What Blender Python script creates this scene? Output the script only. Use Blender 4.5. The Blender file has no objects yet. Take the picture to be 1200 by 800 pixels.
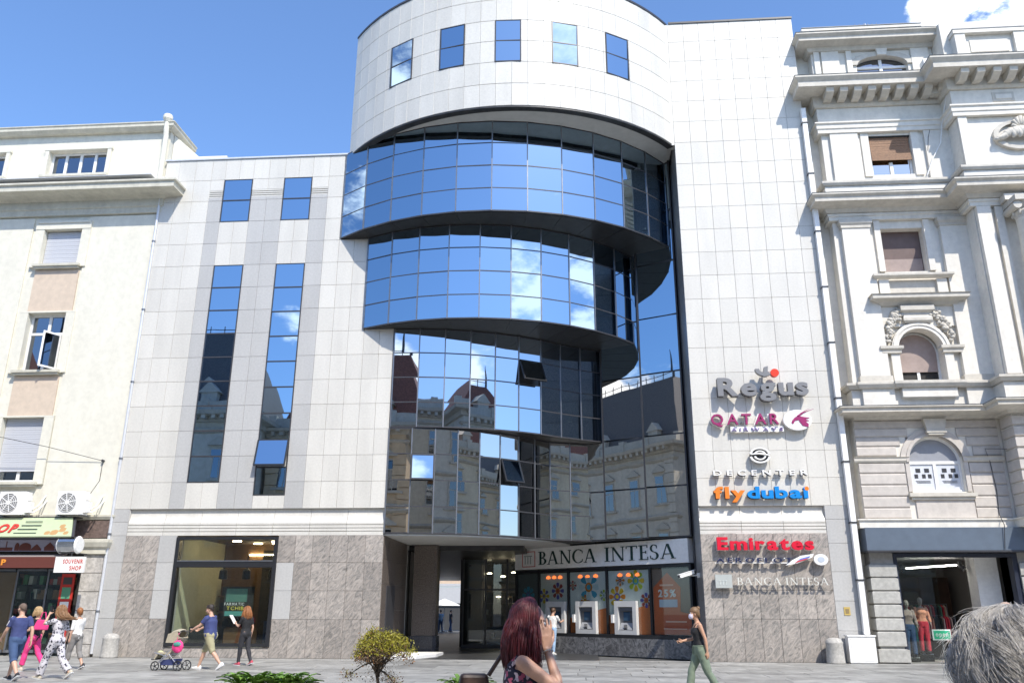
import bpy, bmesh, math, random
from math import sin, cos, pi, radians, sqrt, atan2, hypot
from mathutils import Vector, Matrix, noise, Quaternion
random.seed(7)
SC = bpy.context.scene
COL = SC.collection

# ---------------------------------------------------------------- camera
PITCH, ROLL, YAW = 0.3157746, 0.00397247, 0.07785257
cam_d = bpy.data.cameras.new('camera')
cam_d.sensor_width = 36.0
cam_d.lens = 970.0 / 1200.0 * 36.0
cam_d.clip_start = 0.05
cam_d.clip_end = 3000.0
cam = bpy.data.objects.new('camera', cam_d)
COL.objects.link(cam)
cam.location = (0, -30, 1.55)
_fw = Vector((0, cos(PITCH), sin(PITCH))); _r = Vector((1, 0, 0)); _u = _r.cross(_fw)
_Rz = Matrix.Rotation(YAW, 3, 'Z')
_fw, _r, _u = _Rz @ _fw, _Rz @ _r, _Rz @ _u
_r, _u = cos(ROLL) * _r + sin(ROLL) * _u, -sin(ROLL) * _r + cos(ROLL) * _u
cam.rotation_euler = Matrix((_r, _u, -_fw)).transposed().to_euler()
SC.camera = cam

# ---------------------------------------------------------------- sun, sky, exposure
SUN_AZ, SUN_EL = radians(30), radians(50)     # azimuth from -Y towards +X
SUN_DIR = Vector((sin(SUN_AZ) * cos(SUN_EL), -cos(SUN_AZ) * cos(SUN_EL), sin(SUN_EL)))
sun_d = bpy.data.lights.new('sun', 'SUN')
sun_d.energy = 2.75
sun_d.angle = radians(0.5)
sun_d.color = (1.0, 0.94, 0.84)
sun = bpy.data.objects.new('sun', sun_d)
COL.objects.link(sun)
sun.rotation_euler = SUN_DIR.to_track_quat('Z', 'Y').to_euler()
sun.location = (20, -40, 60)

world = bpy.data.worlds.new('World')
SC.world = world
world.use_nodes = True
wn, wl = world.node_tree.nodes, world.node_tree.links
wn.clear()
w_out = wn.new('ShaderNodeOutputWorld')
w_bg = wn.new('ShaderNodeBackground')
w_bg.inputs['Strength'].default_value = 0.15
w_sky = wn.new('ShaderNodeTexSky')
w_sky.sky_type = 'NISHITA'
w_sky.sun_disc = False
w_sky.sun_elevation = SUN_EL
w_sky.sun_rotation = atan2(SUN_DIR.x, SUN_DIR.y)
w_sky.air_density = 1.0
w_sky.dust_density = 0.8
w_sky.ozone_density = 8.0
# cumulus clouds: noise broken up inside the cloud banks the photograph shows (directly and in the glass)
w_tc = wn.new('ShaderNodeTexCoord')
w_n = wn.new('ShaderNodeTexNoise')
w_n.inputs['Scale'].default_value = 8.5
w_n.inputs['Detail'].default_value = 9
w_n.inputs['Roughness'].default_value = 0.62
w_map = wn.new('ShaderNodeMapping')
w_map.inputs['Scale'].default_value = (1, 1, 1.8)
wl.new(w_tc.outputs['Generated'], w_map.inputs['Vector'])
wl.new(w_map.outputs[0], w_n.inputs['Vector'])
CLOUDS = [  # direction, angular radius (deg)
    ((0.376, 0.719, 0.586), 2.6), ((0.440, 0.705, 0.556), 3.4),
    ((0.131, -0.915, 0.375), 4.5), ((0.555, -0.735, 0.375), 8.0), ((0.875, -0.347, 0.337), 6.5), ((0.93, -0.01, 0.37), 3.2),
    ((0.484, -0.822, 0.290), 4.0), ((-0.85, -0.20, 0.49), 5.5), ((-0.895, -0.09, 0.435), 4.5), ((-0.158, -0.944, 0.27), 2.6),
    ((-0.767, -0.25, 0.591), 6.0), ((0.418, -0.669, 0.614), 6.0), ((-0.324, -0.889, 0.323), 2.4), ((-0.71, -0.68, 0.19), 6.0),
    ((-0.93, 0.2, 0.25), 8.0), ((0.95, 0.25, 0.22), 9.0), ((-0.4, 0.3, 0.9), 8.0), ((0.2, -0.3, 0.93), 7.0)]
prev = None
for d, rad in CLOUDS:
    v = Vector(d).normalized()
    dp = wn.new('ShaderNodeVectorMath'); dp.operation = 'DOT_PRODUCT'
    dp.inputs[1].default_value = v
    wl.new(w_tc.outputs['Generated'], dp.inputs[0])
    mr = wn.new('ShaderNodeMapRange')
    mr.interpolation_type = 'SMOOTHSTEP'
    mr.inputs['From Min'].default_value = cos(radians(rad * 1.25))
    mr.inputs['From Max'].default_value = cos(radians(rad * 0.35))
    wl.new(dp.outputs['Value'], mr.inputs['Value'])
    if prev is None:
        prev = mr.outputs[0]
    else:
        mx = wn.new('ShaderNodeMath'); mx.operation = 'MAXIMUM'
        wl.new(prev, mx.inputs[0]); wl.new(mr.outputs[0], mx.inputs[1]); prev = mx.outputs[0]
w_m = wn.new('ShaderNodeMath'); w_m.operation = 'MULTIPLY_ADD'
wl.new(prev, w_m.inputs[0]); w_m.inputs[1].default_value = 0.31
wl.new(w_n.outputs['Fac'], w_m.inputs[2])
w_r = wn.new('ShaderNodeMapRange'); w_r.interpolation_type = 'SMOOTHSTEP'
w_r.inputs['From Min'].default_value = 0.70
w_r.inputs['From Max'].default_value = 0.84
wl.new(w_m.outputs[0], w_r.inputs['Value'])
w_mix = wn.new('ShaderNodeMixRGB')
w_mix.inputs['Color2'].default_value = (8.2, 8.4, 8.8, 1)
wl.new(w_r.outputs[0], w_mix.inputs['Fac'])
wl.new(w_sky.outputs[0], w_mix.inputs['Color1'])
wl.new(w_mix.outputs[0], w_bg.inputs['Color'])
wl.new(w_bg.outputs[0], w_out.inputs[0])

SC.view_settings.view_transform = 'Standard'
SC.view_settings.look = 'None'
SC.view_settings.exposure = 0.98
SC.view_settings.gamma = 1
SC.render.engine = 'CYCLES'
SC.cycles.use_denoising = True
SC.cycles.max_bounces = 8
SC.cycles.glossy_bounces = 5
SC.cycles.transparent_max_bounces = 12
SC.cycles.sample_clamp_indirect = 6.0
SC.cycles.caustics_reflective = True
SC.cycles.blur_glossy = 0.2

# ---------------------------------------------------------------- helpers
class MB:
    """collects shapes; build() links them as ONE mesh object"""
    def __init__(s): s.v = []; s.f = []; s.m = []
    def add(s, vs, fs, mi=0):
        o = len(s.v); s.v += [tuple(v) for v in vs]
        for f in fs: s.f.append([i + o for i in f]); s.m.append(mi)
        return s
    def box(s, x0, x1, y0, y1, z0, z1, mi=0):
        return s.add([(x0, y0, z0), (x1, y0, z0), (x1, y1, z0), (x0, y1, z0), (x0, y0, z1), (x1, y0, z1), (x1, y1, z1), (x0, y1, z1)],
                     [(3, 2, 1, 0), (4, 5, 6, 7), (0, 1, 5, 4), (1, 2, 6, 5), (2, 3, 7, 6), (3, 0, 4, 7)], mi)
    def bar(s, p0, p1, w, h, mi=0, up=(0, 0, 1)):
        p0, p1 = Vector(p0), Vector(p1); d = (p1 - p0).normalized(); up = Vector(up)
        if abs(d.dot(up)) > .98: up = Vector((0, 1, 0))
        a = d.cross(up).normalized() * w / 2; b = a.cross(d).normalized() * h / 2
        vs = [p + i * a + j * b for p in (p0, p1) for i, j in ((-1, -1), (1, -1), (1, 1), (-1, 1))]
        return s.add(vs, [(3, 2, 1, 0), (4, 5, 6, 7), (0, 1, 5, 4), (1, 2, 6, 5), (2, 3, 7, 6), (3, 0, 4, 7)], mi)
    def prism(s, poly, z0, z1, mi=0):
        """poly in plan (x, y), counter-clockwise"""
        n = len(poly)
        vs = [(x, y, z0) for x, y in poly] + [(x, y, z1) for x, y in poly]
        return s.add(vs, [tuple(range(n - 1, -1, -1)), tuple(range(n, 2 * n))] + [(i, (i + 1) % n, n + (i + 1) % n, n + i) for i in range(n)], mi)
    def slabxz(s, poly, y0, y1, mi=0):
        """poly in elevation (x, z), counter-clockwise seen from -y"""
        n = len(poly)
        vs = [(x, y0, z) for x, z in poly] + [(x, y1, z) for x, z in poly]
        return s.add(vs, [tuple(range(n)), tuple(range(2 * n - 1, n - 1, -1))] + [(n + i, n + (i + 1) % n, (i + 1) % n, i) for i in range(n)], mi)
    def tube(s, pts, radii, n=8, mi=0, flat=1.0, cap=True):
        pts = [Vector(p) for p in pts]
        if not hasattr(radii, '__len__'): radii = [radii] * len(pts)
        rings = []; ref = None
        for i, p in enumerate(pts):
            d = (pts[min(i + 1, len(pts) - 1)] - pts[max(i - 1, 0)])
            d = d.normalized() if d.length > 1e-9 else Vector((0, 0, 1))
            if ref is None: ref = Vector((1, 0, 0)) if abs(d.x) < .8 else Vector((0, 1, 0))
            a = (ref - d * ref.dot(d)).normalized(); b = d.cross(a); ref = a
            rings.append([p + radii[i] * (cos(2 * pi * k / n) * a + flat * sin(2 * pi * k / n) * b) for k in range(n)])
        vs = [v for r in rings for v in r]; fs = []
        for i in range(len(pts) - 1):
            for k in range(n): fs.append((i * n + k, i * n + (k + 1) % n, (i + 1) * n + (k + 1) % n, (i + 1) * n + k))
        if cap: fs += [tuple(range(n - 1, -1, -1)), tuple(range((len(pts) - 1) * n, len(pts) * n))]
        return s.add(vs, fs, mi)
    def capsule(s, p0, p1, r0, r1, n=12, flat=1.0):
        p0, p1 = Vector(p0), Vector(p1); d = (p1 - p0).normalized()
        pts = [p0 - d * r0 * .92, p0 - d * r0 * .6, p0, p0.lerp(p1, .5), p1, p1 + d * r1 * .6, p1 + d * r1 * .92]
        return s.tube(pts, [r0 * .39, r0 * .8, r0, (r0 + r1) / 2, r1, r1 * .8, r1 * .39], n, 0, flat)
    def chain(s, pts, radii, n=12, flat=1.0):
        for i in range(len(pts) - 1): s.capsule(pts[i], pts[i + 1], radii[i], radii[i + 1], n, flat)
        return s
    def ell(s, c, r, nu=16, nv=10, M=None, mi=0):
        vs = []; c = Vector(c)
        for j in range(nv + 1):
            t = pi * j / nv - pi / 2
            for i in range(nu):
                p = Vector((r[0] * cos(t) * cos(2 * pi * i / nu), r[1] * cos(t) * sin(2 * pi * i / nu), r[2] * sin(t)))
                if j in (0, nv): p = Vector((0, 0, r[2] * sin(t)))
                vs.append(c + (M @ p if M else p))
        fs = []
        for j in range(nv):
            for i in range(nu):
                a, b, c2, d = j * nu + i, j * nu + (i + 1) % nu, (j + 1) * nu + (i + 1) % nu, (j + 1) * nu + i
                if j == 0: fs.append((a, c2, d))
                elif j == nv - 1: fs.append((a, b, d))
                else: fs.append((a, b, c2, d))
        return s.add(vs, fs, mi)
    def lathe(s, prof, cx, cy, n=16, mi=0, ex=1.0, ey=1.0):
        vs = [(cx + r * ex * cos(2 * pi * k / n), cy + r * ey * sin(2 * pi * k / n), z) for r, z in prof for k in range(n)]
        fs = [(i * n + k, i * n + (k + 1) % n, (i + 1) * n + (k + 1) % n, (i + 1) * n + k) for i in range(len(prof) - 1) for k in range(n)]
        m = len(prof)
        fs += [tuple(range(n - 1, -1, -1)), tuple(range((m - 1) * n, m * n))]
        return s.add(vs, fs, mi)
    def sweep(s, prof, path, mi=0):
        """moulding: closed profile (out, z) along a plan path, mitred; 'out' is to the right of travel"""
        P = [Vector(p) for p in path]; n = len(prof); vs = []
        for i, p in enumerate(P):
            a = (P[i] - P[i - 1]).normalized() if i else None
            b = (P[i + 1] - P[i]).normalized() if i < len(P) - 1 else None
            na = Vector((a.y, -a.x)) if a else None; nb = Vector((b.y, -b.x)) if b else None
            if na is None: m = nb
            elif nb is None: m = na
            else:
                m = (na + nb); m = m / max(.2, m.dot(na))
            vs += [(p.x + m.x * d, p.y + m.y * d, z) for d, z in prof]
        fs = []
        for i in range(len(P) - 1):
            for k in range(n): fs.append((i * n + k, (i + 1) * n + k, (i + 1) * n + (k + 1) % n, i * n + (k + 1) % n))
        fs += [tuple(range(n)), tuple(range(len(P) * n - 1, (len(P) - 1) * n - 1, -1))]
        return s.add(vs, fs, mi)
    def mesh(s, name, mats, smooth=False):
        me = bpy.data.meshes.new(name)
        me.from_pydata(s.v, [], s.f)
        for m in (mats if isinstance(mats, (list, tuple)) else [mats]): me.materials.append(m)
        if any(s.m): me.polygons.foreach_set('material_index', s.m)
        if smooth: me.polygons.foreach_set('use_smooth', [True] * len(me.polygons))
        bm = bmesh.new(); bm.from_mesh(me); bmesh.ops.recalc_face_normals(bm, faces=bm.faces); bm.to_mesh(me); bm.free()
        me.update()
        return me
    def build(s, name, mats, parent=None, smooth=False, loc=None, rz=0):
        return link(name, s.mesh(name, mats, smooth), parent, loc, rz)

def link(name, me, parent=None, loc=None, rz=0):
    o = bpy.data.objects.new(name, me); COL.objects.link(o)
    if parent: o.parent = parent
    if loc: o.location = loc
    if rz: o.rotation_euler = (0, 0, rz)
    return o
def tag(o, label=None, cat=None, group=None, kind=None):
    if label: o['label'] = label
    if cat: o['category'] = cat
    if group: o['group'] = group
    if kind: o['kind'] = kind
    return o
def thing(name, label, cat, loc=(0, 0, 0), rz=0, group=None):
    o = bpy.data.objects.new(name, None); COL.objects.link(o)
    o.empty_display_size = .2; o.location = loc; o.rotation_euler = (0, 0, rz)
    return tag(o, label, cat, group)
def part(name, parent, loc=None, rz=0):
    o = bpy.data.objects.new(name, None); COL.objects.link(o); o.parent = parent; o.empty_display_size = .1
    if loc: o.location = loc
    if rz: o.rotation_euler = (0, 0, rz)
    return o
def copy_tree(o, parent=None):
    c = o.copy(); COL.objects.link(c)
    if parent: c.parent = parent
    for ch in list(o.children): copy_tree(ch, c)
    return c

def rect_cells(xs, zs, holes, least=.05):
    """grid cells minus rectangular holes -> list of (x0, x1, z0, z1)"""
    out = []
    for i in range(len(xs) - 1):
        for j in range(len(zs) - 1):
            ps = [(xs[i], xs[i + 1], zs[j], zs[j + 1])]
            for h in holes:
                q = []
                for (a, b, c, d) in ps:
                    if h[0] >= b or h[1] <= a or h[2] >= d or h[3] <= c: q.append((a, b, c, d)); continue
                    if h[0] > a: q.append((a, h[0], c, d))
                    if h[1] < b: q.append((h[1], b, c, d))
                    l, r = max(a, h[0]), min(b, h[1])
                    if h[2] > c: q.append((l, r, c, h[2]))
                    if h[3] < d: q.append((l, r, h[3], d))
                ps = q
            out += [p for p in ps if p[1] - p[0] > least and p[3] - p[2] > least]
    return out
_pm = {}
def panel_mesh(w, h, t, m, name):
    k = (round(w, 3), round(h, 3), t, m.name)
    if k not in _pm:
        b = MB(); c = .006
        # slab with a small chamfer round its face; local origin at lower left of its back
        vs = [(0, 0, 0), (w, 0, 0), (w, 0, h), (0, 0, h), (0, -t + c, 0), (w, -t + c, 0), (w, -t + c, h), (0, -t + c, h),
              (c, -t, c), (w - c, -t, c), (w - c, -t, h - c), (c, -t, h - c)]
        fs = [(0, 1, 5, 4), (1, 2, 6, 5), (2, 3, 7, 6), (3, 0, 4, 7), (4, 5, 9, 8), (5, 6, 10, 9), (6, 7, 11, 10), (7, 4, 8, 11), (8, 9, 10, 11)]
        b.add(vs, fs); _pm[k] = b.mesh(name, m)
    return _pm[k]
def panels(name, cells, m, parent, y=0.0, t=.035, gap=.008, jitter=.0012, place=None):
    """each slab an object of its own; its face stands at y - jitter"""
    for (a, b, c, d) in cells:
        me = panel_mesh(b - a - gap, d - c - gap, t, m, name)
        dj = random.uniform(-jitter, jitter)
        o = link(name, me, parent)
        if place: place(o, a + gap / 2, c + gap / 2, dj)
        else: o.location = (a + gap / 2, y + t + dj, c + gap / 2)

# ---------------------------------------------------------------- materials
def mat(name, col, rough=.7, var=.12, scale=6.0, bump=.0, bscale=None, rnd=.0, metal=0.0, detail=5, spec=.5, stain=0.0, sdir=None, col2=None):
    m = bpy.data.materials.new(name); m.use_nodes = True
    nt = m.node_tree; n, l = nt.nodes, nt.links
    b = n['Principled BSDF']
    b.inputs['Roughness'].default_value = rough; b.inputs['Metallic'].default_value = metal
    b.inputs['Specular IOR Level'].default_value = spec
    tc = n.new('ShaderNodeTexCoord'); geo = n.new('ShaderNodeNewGeometry')
    nz = n.new('ShaderNodeTexNoise'); nz.inputs['Scale'].default_value = scale; nz.inputs['Detail'].default_value = detail
    nz.inputs['Roughness'].default_value = .62
    if sdir:
        mp = n.new('ShaderNodeMapping'); mp.inputs['Scale'].default_value = sdir
        l.new(geo.outputs['Position'], mp.inputs['Vector']); l.new(mp.outputs[0], nz.inputs['Vector'])
    else: l.new(geo.outputs['Position'], nz.inputs['Vector'])
    c = col; k = col2 or tuple(x * (1 - 2 * var) for x in col)
    hi = tuple(min(1, x * (1 + var * .5)) for x in col)
    rp = n.new('ShaderNodeValToRGB')
    rp.color_ramp.elements[0].position = .3; rp.color_ramp.elements[0].color = (*k, 1)
    rp.color_ramp.elements[1].position = .68; rp.color_ramp.elements[1].color = (*hi, 1)
    l.new(nz.outputs['Fac'], rp.inputs[0])
    last = rp.outputs[0]
    if stain > 0:      # large weathering patches and vertical runs
        n2 = n.new('ShaderNodeTexNoise'); n2.inputs['Scale'].default_value = 1.0; n2.inputs['Detail'].default_value = 6
        mp = n.new('ShaderNodeMapping'); mp.inputs['Scale'].default_value = (1.6, 1.6, .28)
        l.new(geo.outputs['Position'], mp.inputs['Vector']); l.new(mp.outputs[0], n2.inputs['Vector'])
        r2 = n.new('ShaderNodeMapRange'); r2.inputs['From Min'].default_value = .42; r2.inputs['From Max'].default_value = .75
        r2.inputs['To Min'].default_value = 1.0; r2.inputs['To Max'].default_value = 1 - stain
        l.new(n2.outputs['Fac'], r2.inputs['Value'])
        mx = n.new('ShaderNodeMixRGB'); mx.blend_type = 'MULTIPLY'; mx.inputs['Fac'].default_value = 1
        l.new(last, mx.inputs['Color1']); l.new(r2.outputs[0], mx.inputs['Color2']); last = mx.outputs[0]
    if rnd > 0:
        oi = n.new('ShaderNodeObjectInfo'); r3 = n.new('ShaderNodeMapRange')
        r3.inputs['To Min'].default_value = 1 - rnd; r3.inputs['To Max'].default_value = 1 + rnd * .5
        l.new(oi.outputs['Random'], r3.inputs['Value'])
        mx = n.new('ShaderNodeMixRGB'); mx.blend_type = 'MULTIPLY'; mx.inputs['Fac'].default_value = 1
        l.new(last, mx.inputs['Color1']); l.new(r3.outputs[0], mx.inputs['Color2']); last = mx.outputs[0]
    l.new(last, b.inputs['Base Color'])
    if bump > 0:
        bp = n.new('ShaderNodeBump'); bp.inputs['Strength'].default_value = min(1, bump); bp.inputs['Distance'].default_value = .02
        if bscale:
            nb = n.new('ShaderNodeTexNoise'); nb.inputs['Scale'].default_value = bscale; nb.inputs['Detail'].default_value = 6
            l.new(geo.outputs['Position'], nb.inputs['Vector']); l.new(nb.outputs['Fac'], bp.inputs['Height'])
        else: l.new(nz.outputs['Fac'], bp.inputs['Height'])
        l.new(bp.outputs[0], b.inputs['Normal'])
    return m
def emis(name, col, s):
    m = bpy.data.materials.new(name); m.use_nodes = True
    b = m.node_tree.nodes['Principled BSDF']
    b.inputs['Base Color'].default_value = (*col, 1); b.inputs['Emission Color'].default_value = (*col, 1); b.inputs['Emission Strength'].default_value = s
    return m
def mirror_glass(name, col, rough=.012, warp=.25):
    """sun-control glass: a coated pane that reflects most of what it gets, slightly uneven"""
    m = bpy.data.materials.new(name); m.use_nodes = True
    n, l = m.node_tree.nodes, m.node_tree.links; b = n['Principled BSDF']
    b.inputs['Base Color'].default_value = (*col, 1); b.inputs['Metallic'].default_value = 1; b.inputs['Roughness'].default_value = rough
    geo = n.new('ShaderNodeNewGeometry'); nz = n.new('ShaderNodeTexNoise'); nz.inputs['Scale'].default_value = .9; nz.inputs['Detail'].default_value = 1
    l.new(geo.outputs['Position'], nz.inputs['Vector'])
    bp = n.new('ShaderNodeBump'); bp.inputs['Strength'].default_value = warp; bp.inputs['Distance'].default_value = .006
    l.new(nz.outputs['Fac'], bp.inputs['Height']); l.new(bp.outputs[0], b.inputs['Normal'])
    return m
def clear_glass(name, tint=(.86, .9, .88), refl=.09):
    m = bpy.data.materials.new(name); m.use_nodes = True
    n, l = m.node_tree.nodes, m.node_tree.links; n.remove(n['Principled BSDF'])
    out = n['Material Output']; t = n.new('ShaderNodeBsdfTransparent'); t.inputs[0].default_value = (*tint, 1)
    g = n.new('ShaderNodeBsdfGlossy'); g.inputs['Roughness'].default_value = .01
    fr = n.new('ShaderNodeLayerWeight'); pw = n.new('ShaderNodeMath'); pw.operation = 'POWER'; pw.inputs[1].default_value = 4.0
    l.new(fr.outputs['Facing'], pw.inputs[0])
    ad = n.new('ShaderNodeMath'); ad.operation = 'ADD'; ad.inputs[1].default_value = refl - .04; ad.use_clamp = True
    l.new(pw.outputs[0], ad.inputs[0])
    mx = n.new('ShaderNodeMixShader'); l.new(ad.outputs[0], mx.inputs[0]); l.new(t.outputs[0], mx.inputs[1]); l.new(g.outputs[0], mx.inputs[2])
    l.new(mx.outputs[0], out.inputs[0])
    return m

M = {}
M['stone'] = mat('white cladding stone', (.635, .61, .55), .45, .05, 14, .03, 60, rnd=.06, stain=.11)
M['stone_grey'] = mat('grey cladding stone', (.46, .452, .432), .5, .06, 14, .03, 60, rnd=.06, stain=.08)
M['joint'] = mat('joint mortar', (.52, .505, .47), .9, .1)
M['coping'] = mat('pale metal coping', (.62, .63, .65), .35, .05, metal=.2)
M['black_metal'] = mat('black metal', (.022, .023, .026), .38, .15, 30, .04, spec=.5)
M['frame'] = mat('dark window frame', (.05, .05, .055), .35, .1)
M['alu'] = mat('aluminium strip', (.22, .23, .25), .35, .1, metal=.6)
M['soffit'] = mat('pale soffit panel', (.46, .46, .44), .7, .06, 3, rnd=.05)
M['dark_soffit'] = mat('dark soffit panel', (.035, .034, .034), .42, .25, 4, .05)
M['granite_dark'] = mat('dark polished granite', (.085, .085, .095), .22, .28, 26, rnd=.12)
M['granite_mid'] = mat('grey polished granite', (.34, .335, .33), .3, .25, 26, rnd=.12)
M['granite_brown'] = mat('brown granite', (.155, .125, .105), .4, .3, 22, .06, rnd=.1)
M['glass'] = mirror_glass('blue mirror glass', (.31, .41, .50))
M['glass_mid'] = mirror_glass('pale blue mirror glass', (.37, .43, .49))
M['glass_grey'] = mirror_glass('grey mirror glass', (.50, .485, .46))
M['glass_dark'] = mirror_glass('dark window glass', (.20, .22, .25))
M['clear'] = clear_glass('shop glass')
M['white_paint'] = mat('white paint', (.82, .81, .78), .5, .05, 8)
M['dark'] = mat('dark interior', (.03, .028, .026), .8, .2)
M['ground'] = mat('ground bed', (.11, .11, .108), .9, .2, 8)
M['paving'] = mat('grey stone paving', (.36, .352, .325), .5, .2, 2.2, .12, 55, rnd=.3, stain=.22)
M['lamp'] = emis('lamp light', (1, .82, .55), 9)

def granite_rough():
    m = mat('rough granite', (.37, .345, .325), .6, .25, 2.4, .0, rnd=.22)
    n, l = m.node_tree.nodes, m.node_tree.links; b = n['Principled BSDF']
    geo = n.new('ShaderNodeNewGeometry'); m0 = n.new('ShaderNodeMapping'); m0.inputs['Rotation'].default_value = (0, radians(-40), 0); l.new(geo.outputs['Position'], m0.inputs['Vector'])
    mp = n.new('ShaderNodeMapping'); mp.inputs['Scale'].default_value = (4.6, 2.2, 1.7); l.new(m0.outputs[0], mp.inputs['Vector'])
    a = n.new('ShaderNodeTexNoise'); a.inputs['Scale'].default_value = 1.5; a.inputs['Detail'].default_value = 9; a.inputs['Roughness'].default_value = .66; a.inputs['Distortion'].default_value = 2.1
    l.new(mp.outputs[0], a.inputs['Vector'])
    rp = n.new('ShaderNodeValToRGB'); e = rp.color_ramp.elements
    e[0].position = .28; e[0].color = (.11, .10, .09, 1); e[1].position = .74; e[1].color = (.48, .44, .39, 1)
    e2 = e.new(.44); e2.color = (.265, .245, .22, 1); e3 = e.new(.56); e3.color = (.375, .33, .29, 1)
    l.new(a.outputs['Fac'], rp.inputs[0])
    old = [k for k in n if k.type == 'VALTORGB' and k != rp][0]
    for lk in list(old.outputs[0].links):
        to = lk.to_socket; l.remove(lk); l.new(rp.outputs[0], to)
    bp = n.new('ShaderNodeBump'); bp.inputs['Strength'].default_value = .55; bp.inputs['Distance'].default_value = .03
    l.new(a.outputs['Fac'], bp.inputs['Height']); l.new(bp.outputs[0], b.inputs['Normal'])
    return m
M['granite'] = granite_rough()
def marble():
    m = mat('grey veined marble', (.12, .12, .125), .25, .5, 3.0, .0, rnd=.1, detail=9)
    n = m.node_tree.nodes
    for k in n:
        if k.type == 'TEX_NOISE': k.inputs['Distortion'].default_value = 2.5
        if k.type == 'VALTORGB': k.color_ramp.elements[0].color = (.035, .035, .04, 1); k.color_ramp.elements[1].color = (.26, .26, .265, 1)
    return m
M['marble'] = marble()
def pattern(name, base, cols, scale, rough=.8):
    m = bpy.data.materials.new(name); m.use_nodes = True
    n, l = m.node_tree.nodes, m.node_tree.links; b = n['Principled BSDF']; b.inputs['Roughness'].default_value = rough
    tc = n.new('ShaderNodeTexCoord'); v = n.new('ShaderNodeTexVoronoi'); v.inputs['Scale'].default_value = scale
    nz = n.new('ShaderNodeTexNoise'); nz.inputs['Scale'].default_value = scale * .9; nz.inputs['Detail'].default_value = 3
    mx = n.new('ShaderNodeMixRGB'); mx.inputs[0].default_value = .06
    l.new(tc.outputs['Object'], mx.inputs[1]); l.new(nz.outputs['Color'], mx.inputs[2])
    l.new(tc.outputs['Object'], nz.inputs['Vector']); l.new(mx.outputs[0], v.inputs['Vector'])
    hs = n.new('ShaderNodeSeparateColor'); l.new(v.outputs['Color'], hs.inputs[0])
    rp = n.new('ShaderNodeValToRGB'); rp.color_ramp.interpolation = 'CONSTANT'; e = rp.color_ramp.elements
    e[0].color = (*base, 1); e[0].position = 0; e[1].position = .35; e[1].color = (*cols[0], 1)
    for i, c in enumerate(cols[1:]): e.new(.35 + .65 * (i + 1) / len(cols)).color = (*c, 1)
    l.new(hs.outputs[0], rp.inputs[0])
    r2 = n.new('ShaderNodeMapRange'); r2.inputs['From Min'].default_value = .50; r2.inputs['From Max'].default_value = .55
    l.new(v.outputs['Distance'], r2.inputs['Value'])
    m2 = n.new('ShaderNodeMixRGB'); l.new(r2.outputs[0], m2.inputs[0]); l.new(rp.outputs[0], m2.inputs[1]); m2.inputs[2].default_value = (*base, 1)
    l.new(m2.outputs[0], b.inputs['Base Color'])
    return m

# ---------------------------------------------------------------- lettering: plain glyphs (one batch), serif glyphs (own strokes)
GLY = {}
def make_glyphs(jobs):
    tmp = []
    for ch, off in jobs:
        cu = bpy.data.curves.new('glyph', 'FONT'); cu.body = ch; cu.size = 1; cu.offset = off; cu.extrude = .5; cu.resolution_u = 3
        o = bpy.data.objects.new('glyph', cu); COL.objects.link(o); tmp.append((ch, off, o, cu))
    dg = bpy.context.evaluated_depsgraph_get(); dg.update()
    for ch, off, o, cu in tmp:
        me = bpy.data.meshes.new_from_object(o.evaluated_get(dg))
        xs = [v.co.x for v in me.vertices]; ys = [v.co.y for v in me.vertices]
        R = Matrix(((1, 0, 0, 0), (0, 0, -1, 0), (0, 1, 0, 0), (0, 0, 0, 1)))     # stand it up in XZ, face to -Y
        me.transform(Matrix.Translation((-min(xs), 0, 0))); me.transform(R)
        GLY[(ch, off)] = (me, max(xs) - min(xs))
    for _, _, o, cu in tmp:
        bpy.data.objects.remove(o); bpy.data.curves.remove(cu)
BOLD, MED = .035, .012
jobs = set()
for t in ('Regus', 'flydubai', 'Emirates', '25%', 'SHOP', 'AEROFLOT', 'QATAR'): jobs |= {(c, BOLD) for c in t}
for t in ('QATAR', 'AIRWAYS', 'DECENTER', 'AEROFLOT', 'SOUVENIRHOP', 'TCHIBOPRATMFN', 'open'): jobs |= {(c, MED) for c in t}
make_glyphs(sorted(jobs))
def letters(string, parent, x0, x1, z, cap, depth, m, off=MED, y=0.0, gap=.13, name='letter', serif=False, wmul=1.0, cols=None):
    """each character an object; string set between x0 and x1, cap height cap; front face at y"""
    get = (lambda c: SERIF[c]) if serif else (lambda c: GLY[(c, off)])
    k = cap / (1.0 if serif else .729)
    g = gap / .729 if not serif else gap
    tot = sum((get(c)[1] if c != ' ' else .35) for c in string) + g * (len(string) - 1)
    sx = (x1 - x0) / tot; x = x0; out = []
    for i, c in enumerate(string):
        if c == ' ': x += (.35 + g) * sx; continue
        me, w = get(c)
        key = (c, off, serif, (cols[i] if cols else m).name)
        if key not in _lm: _lm[key] = me.copy(); _lm[key].materials.clear(); _lm[key].materials.append(cols[i] if cols else m); _lm[key].name = name
        o = link(name, _lm[key], parent, (x, y + depth / 2, z)); o.scale = (sx, depth, k); out.append(o)
        x += (w + g) * sx
    return out
_lm = {}
SERIF = {}
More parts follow.
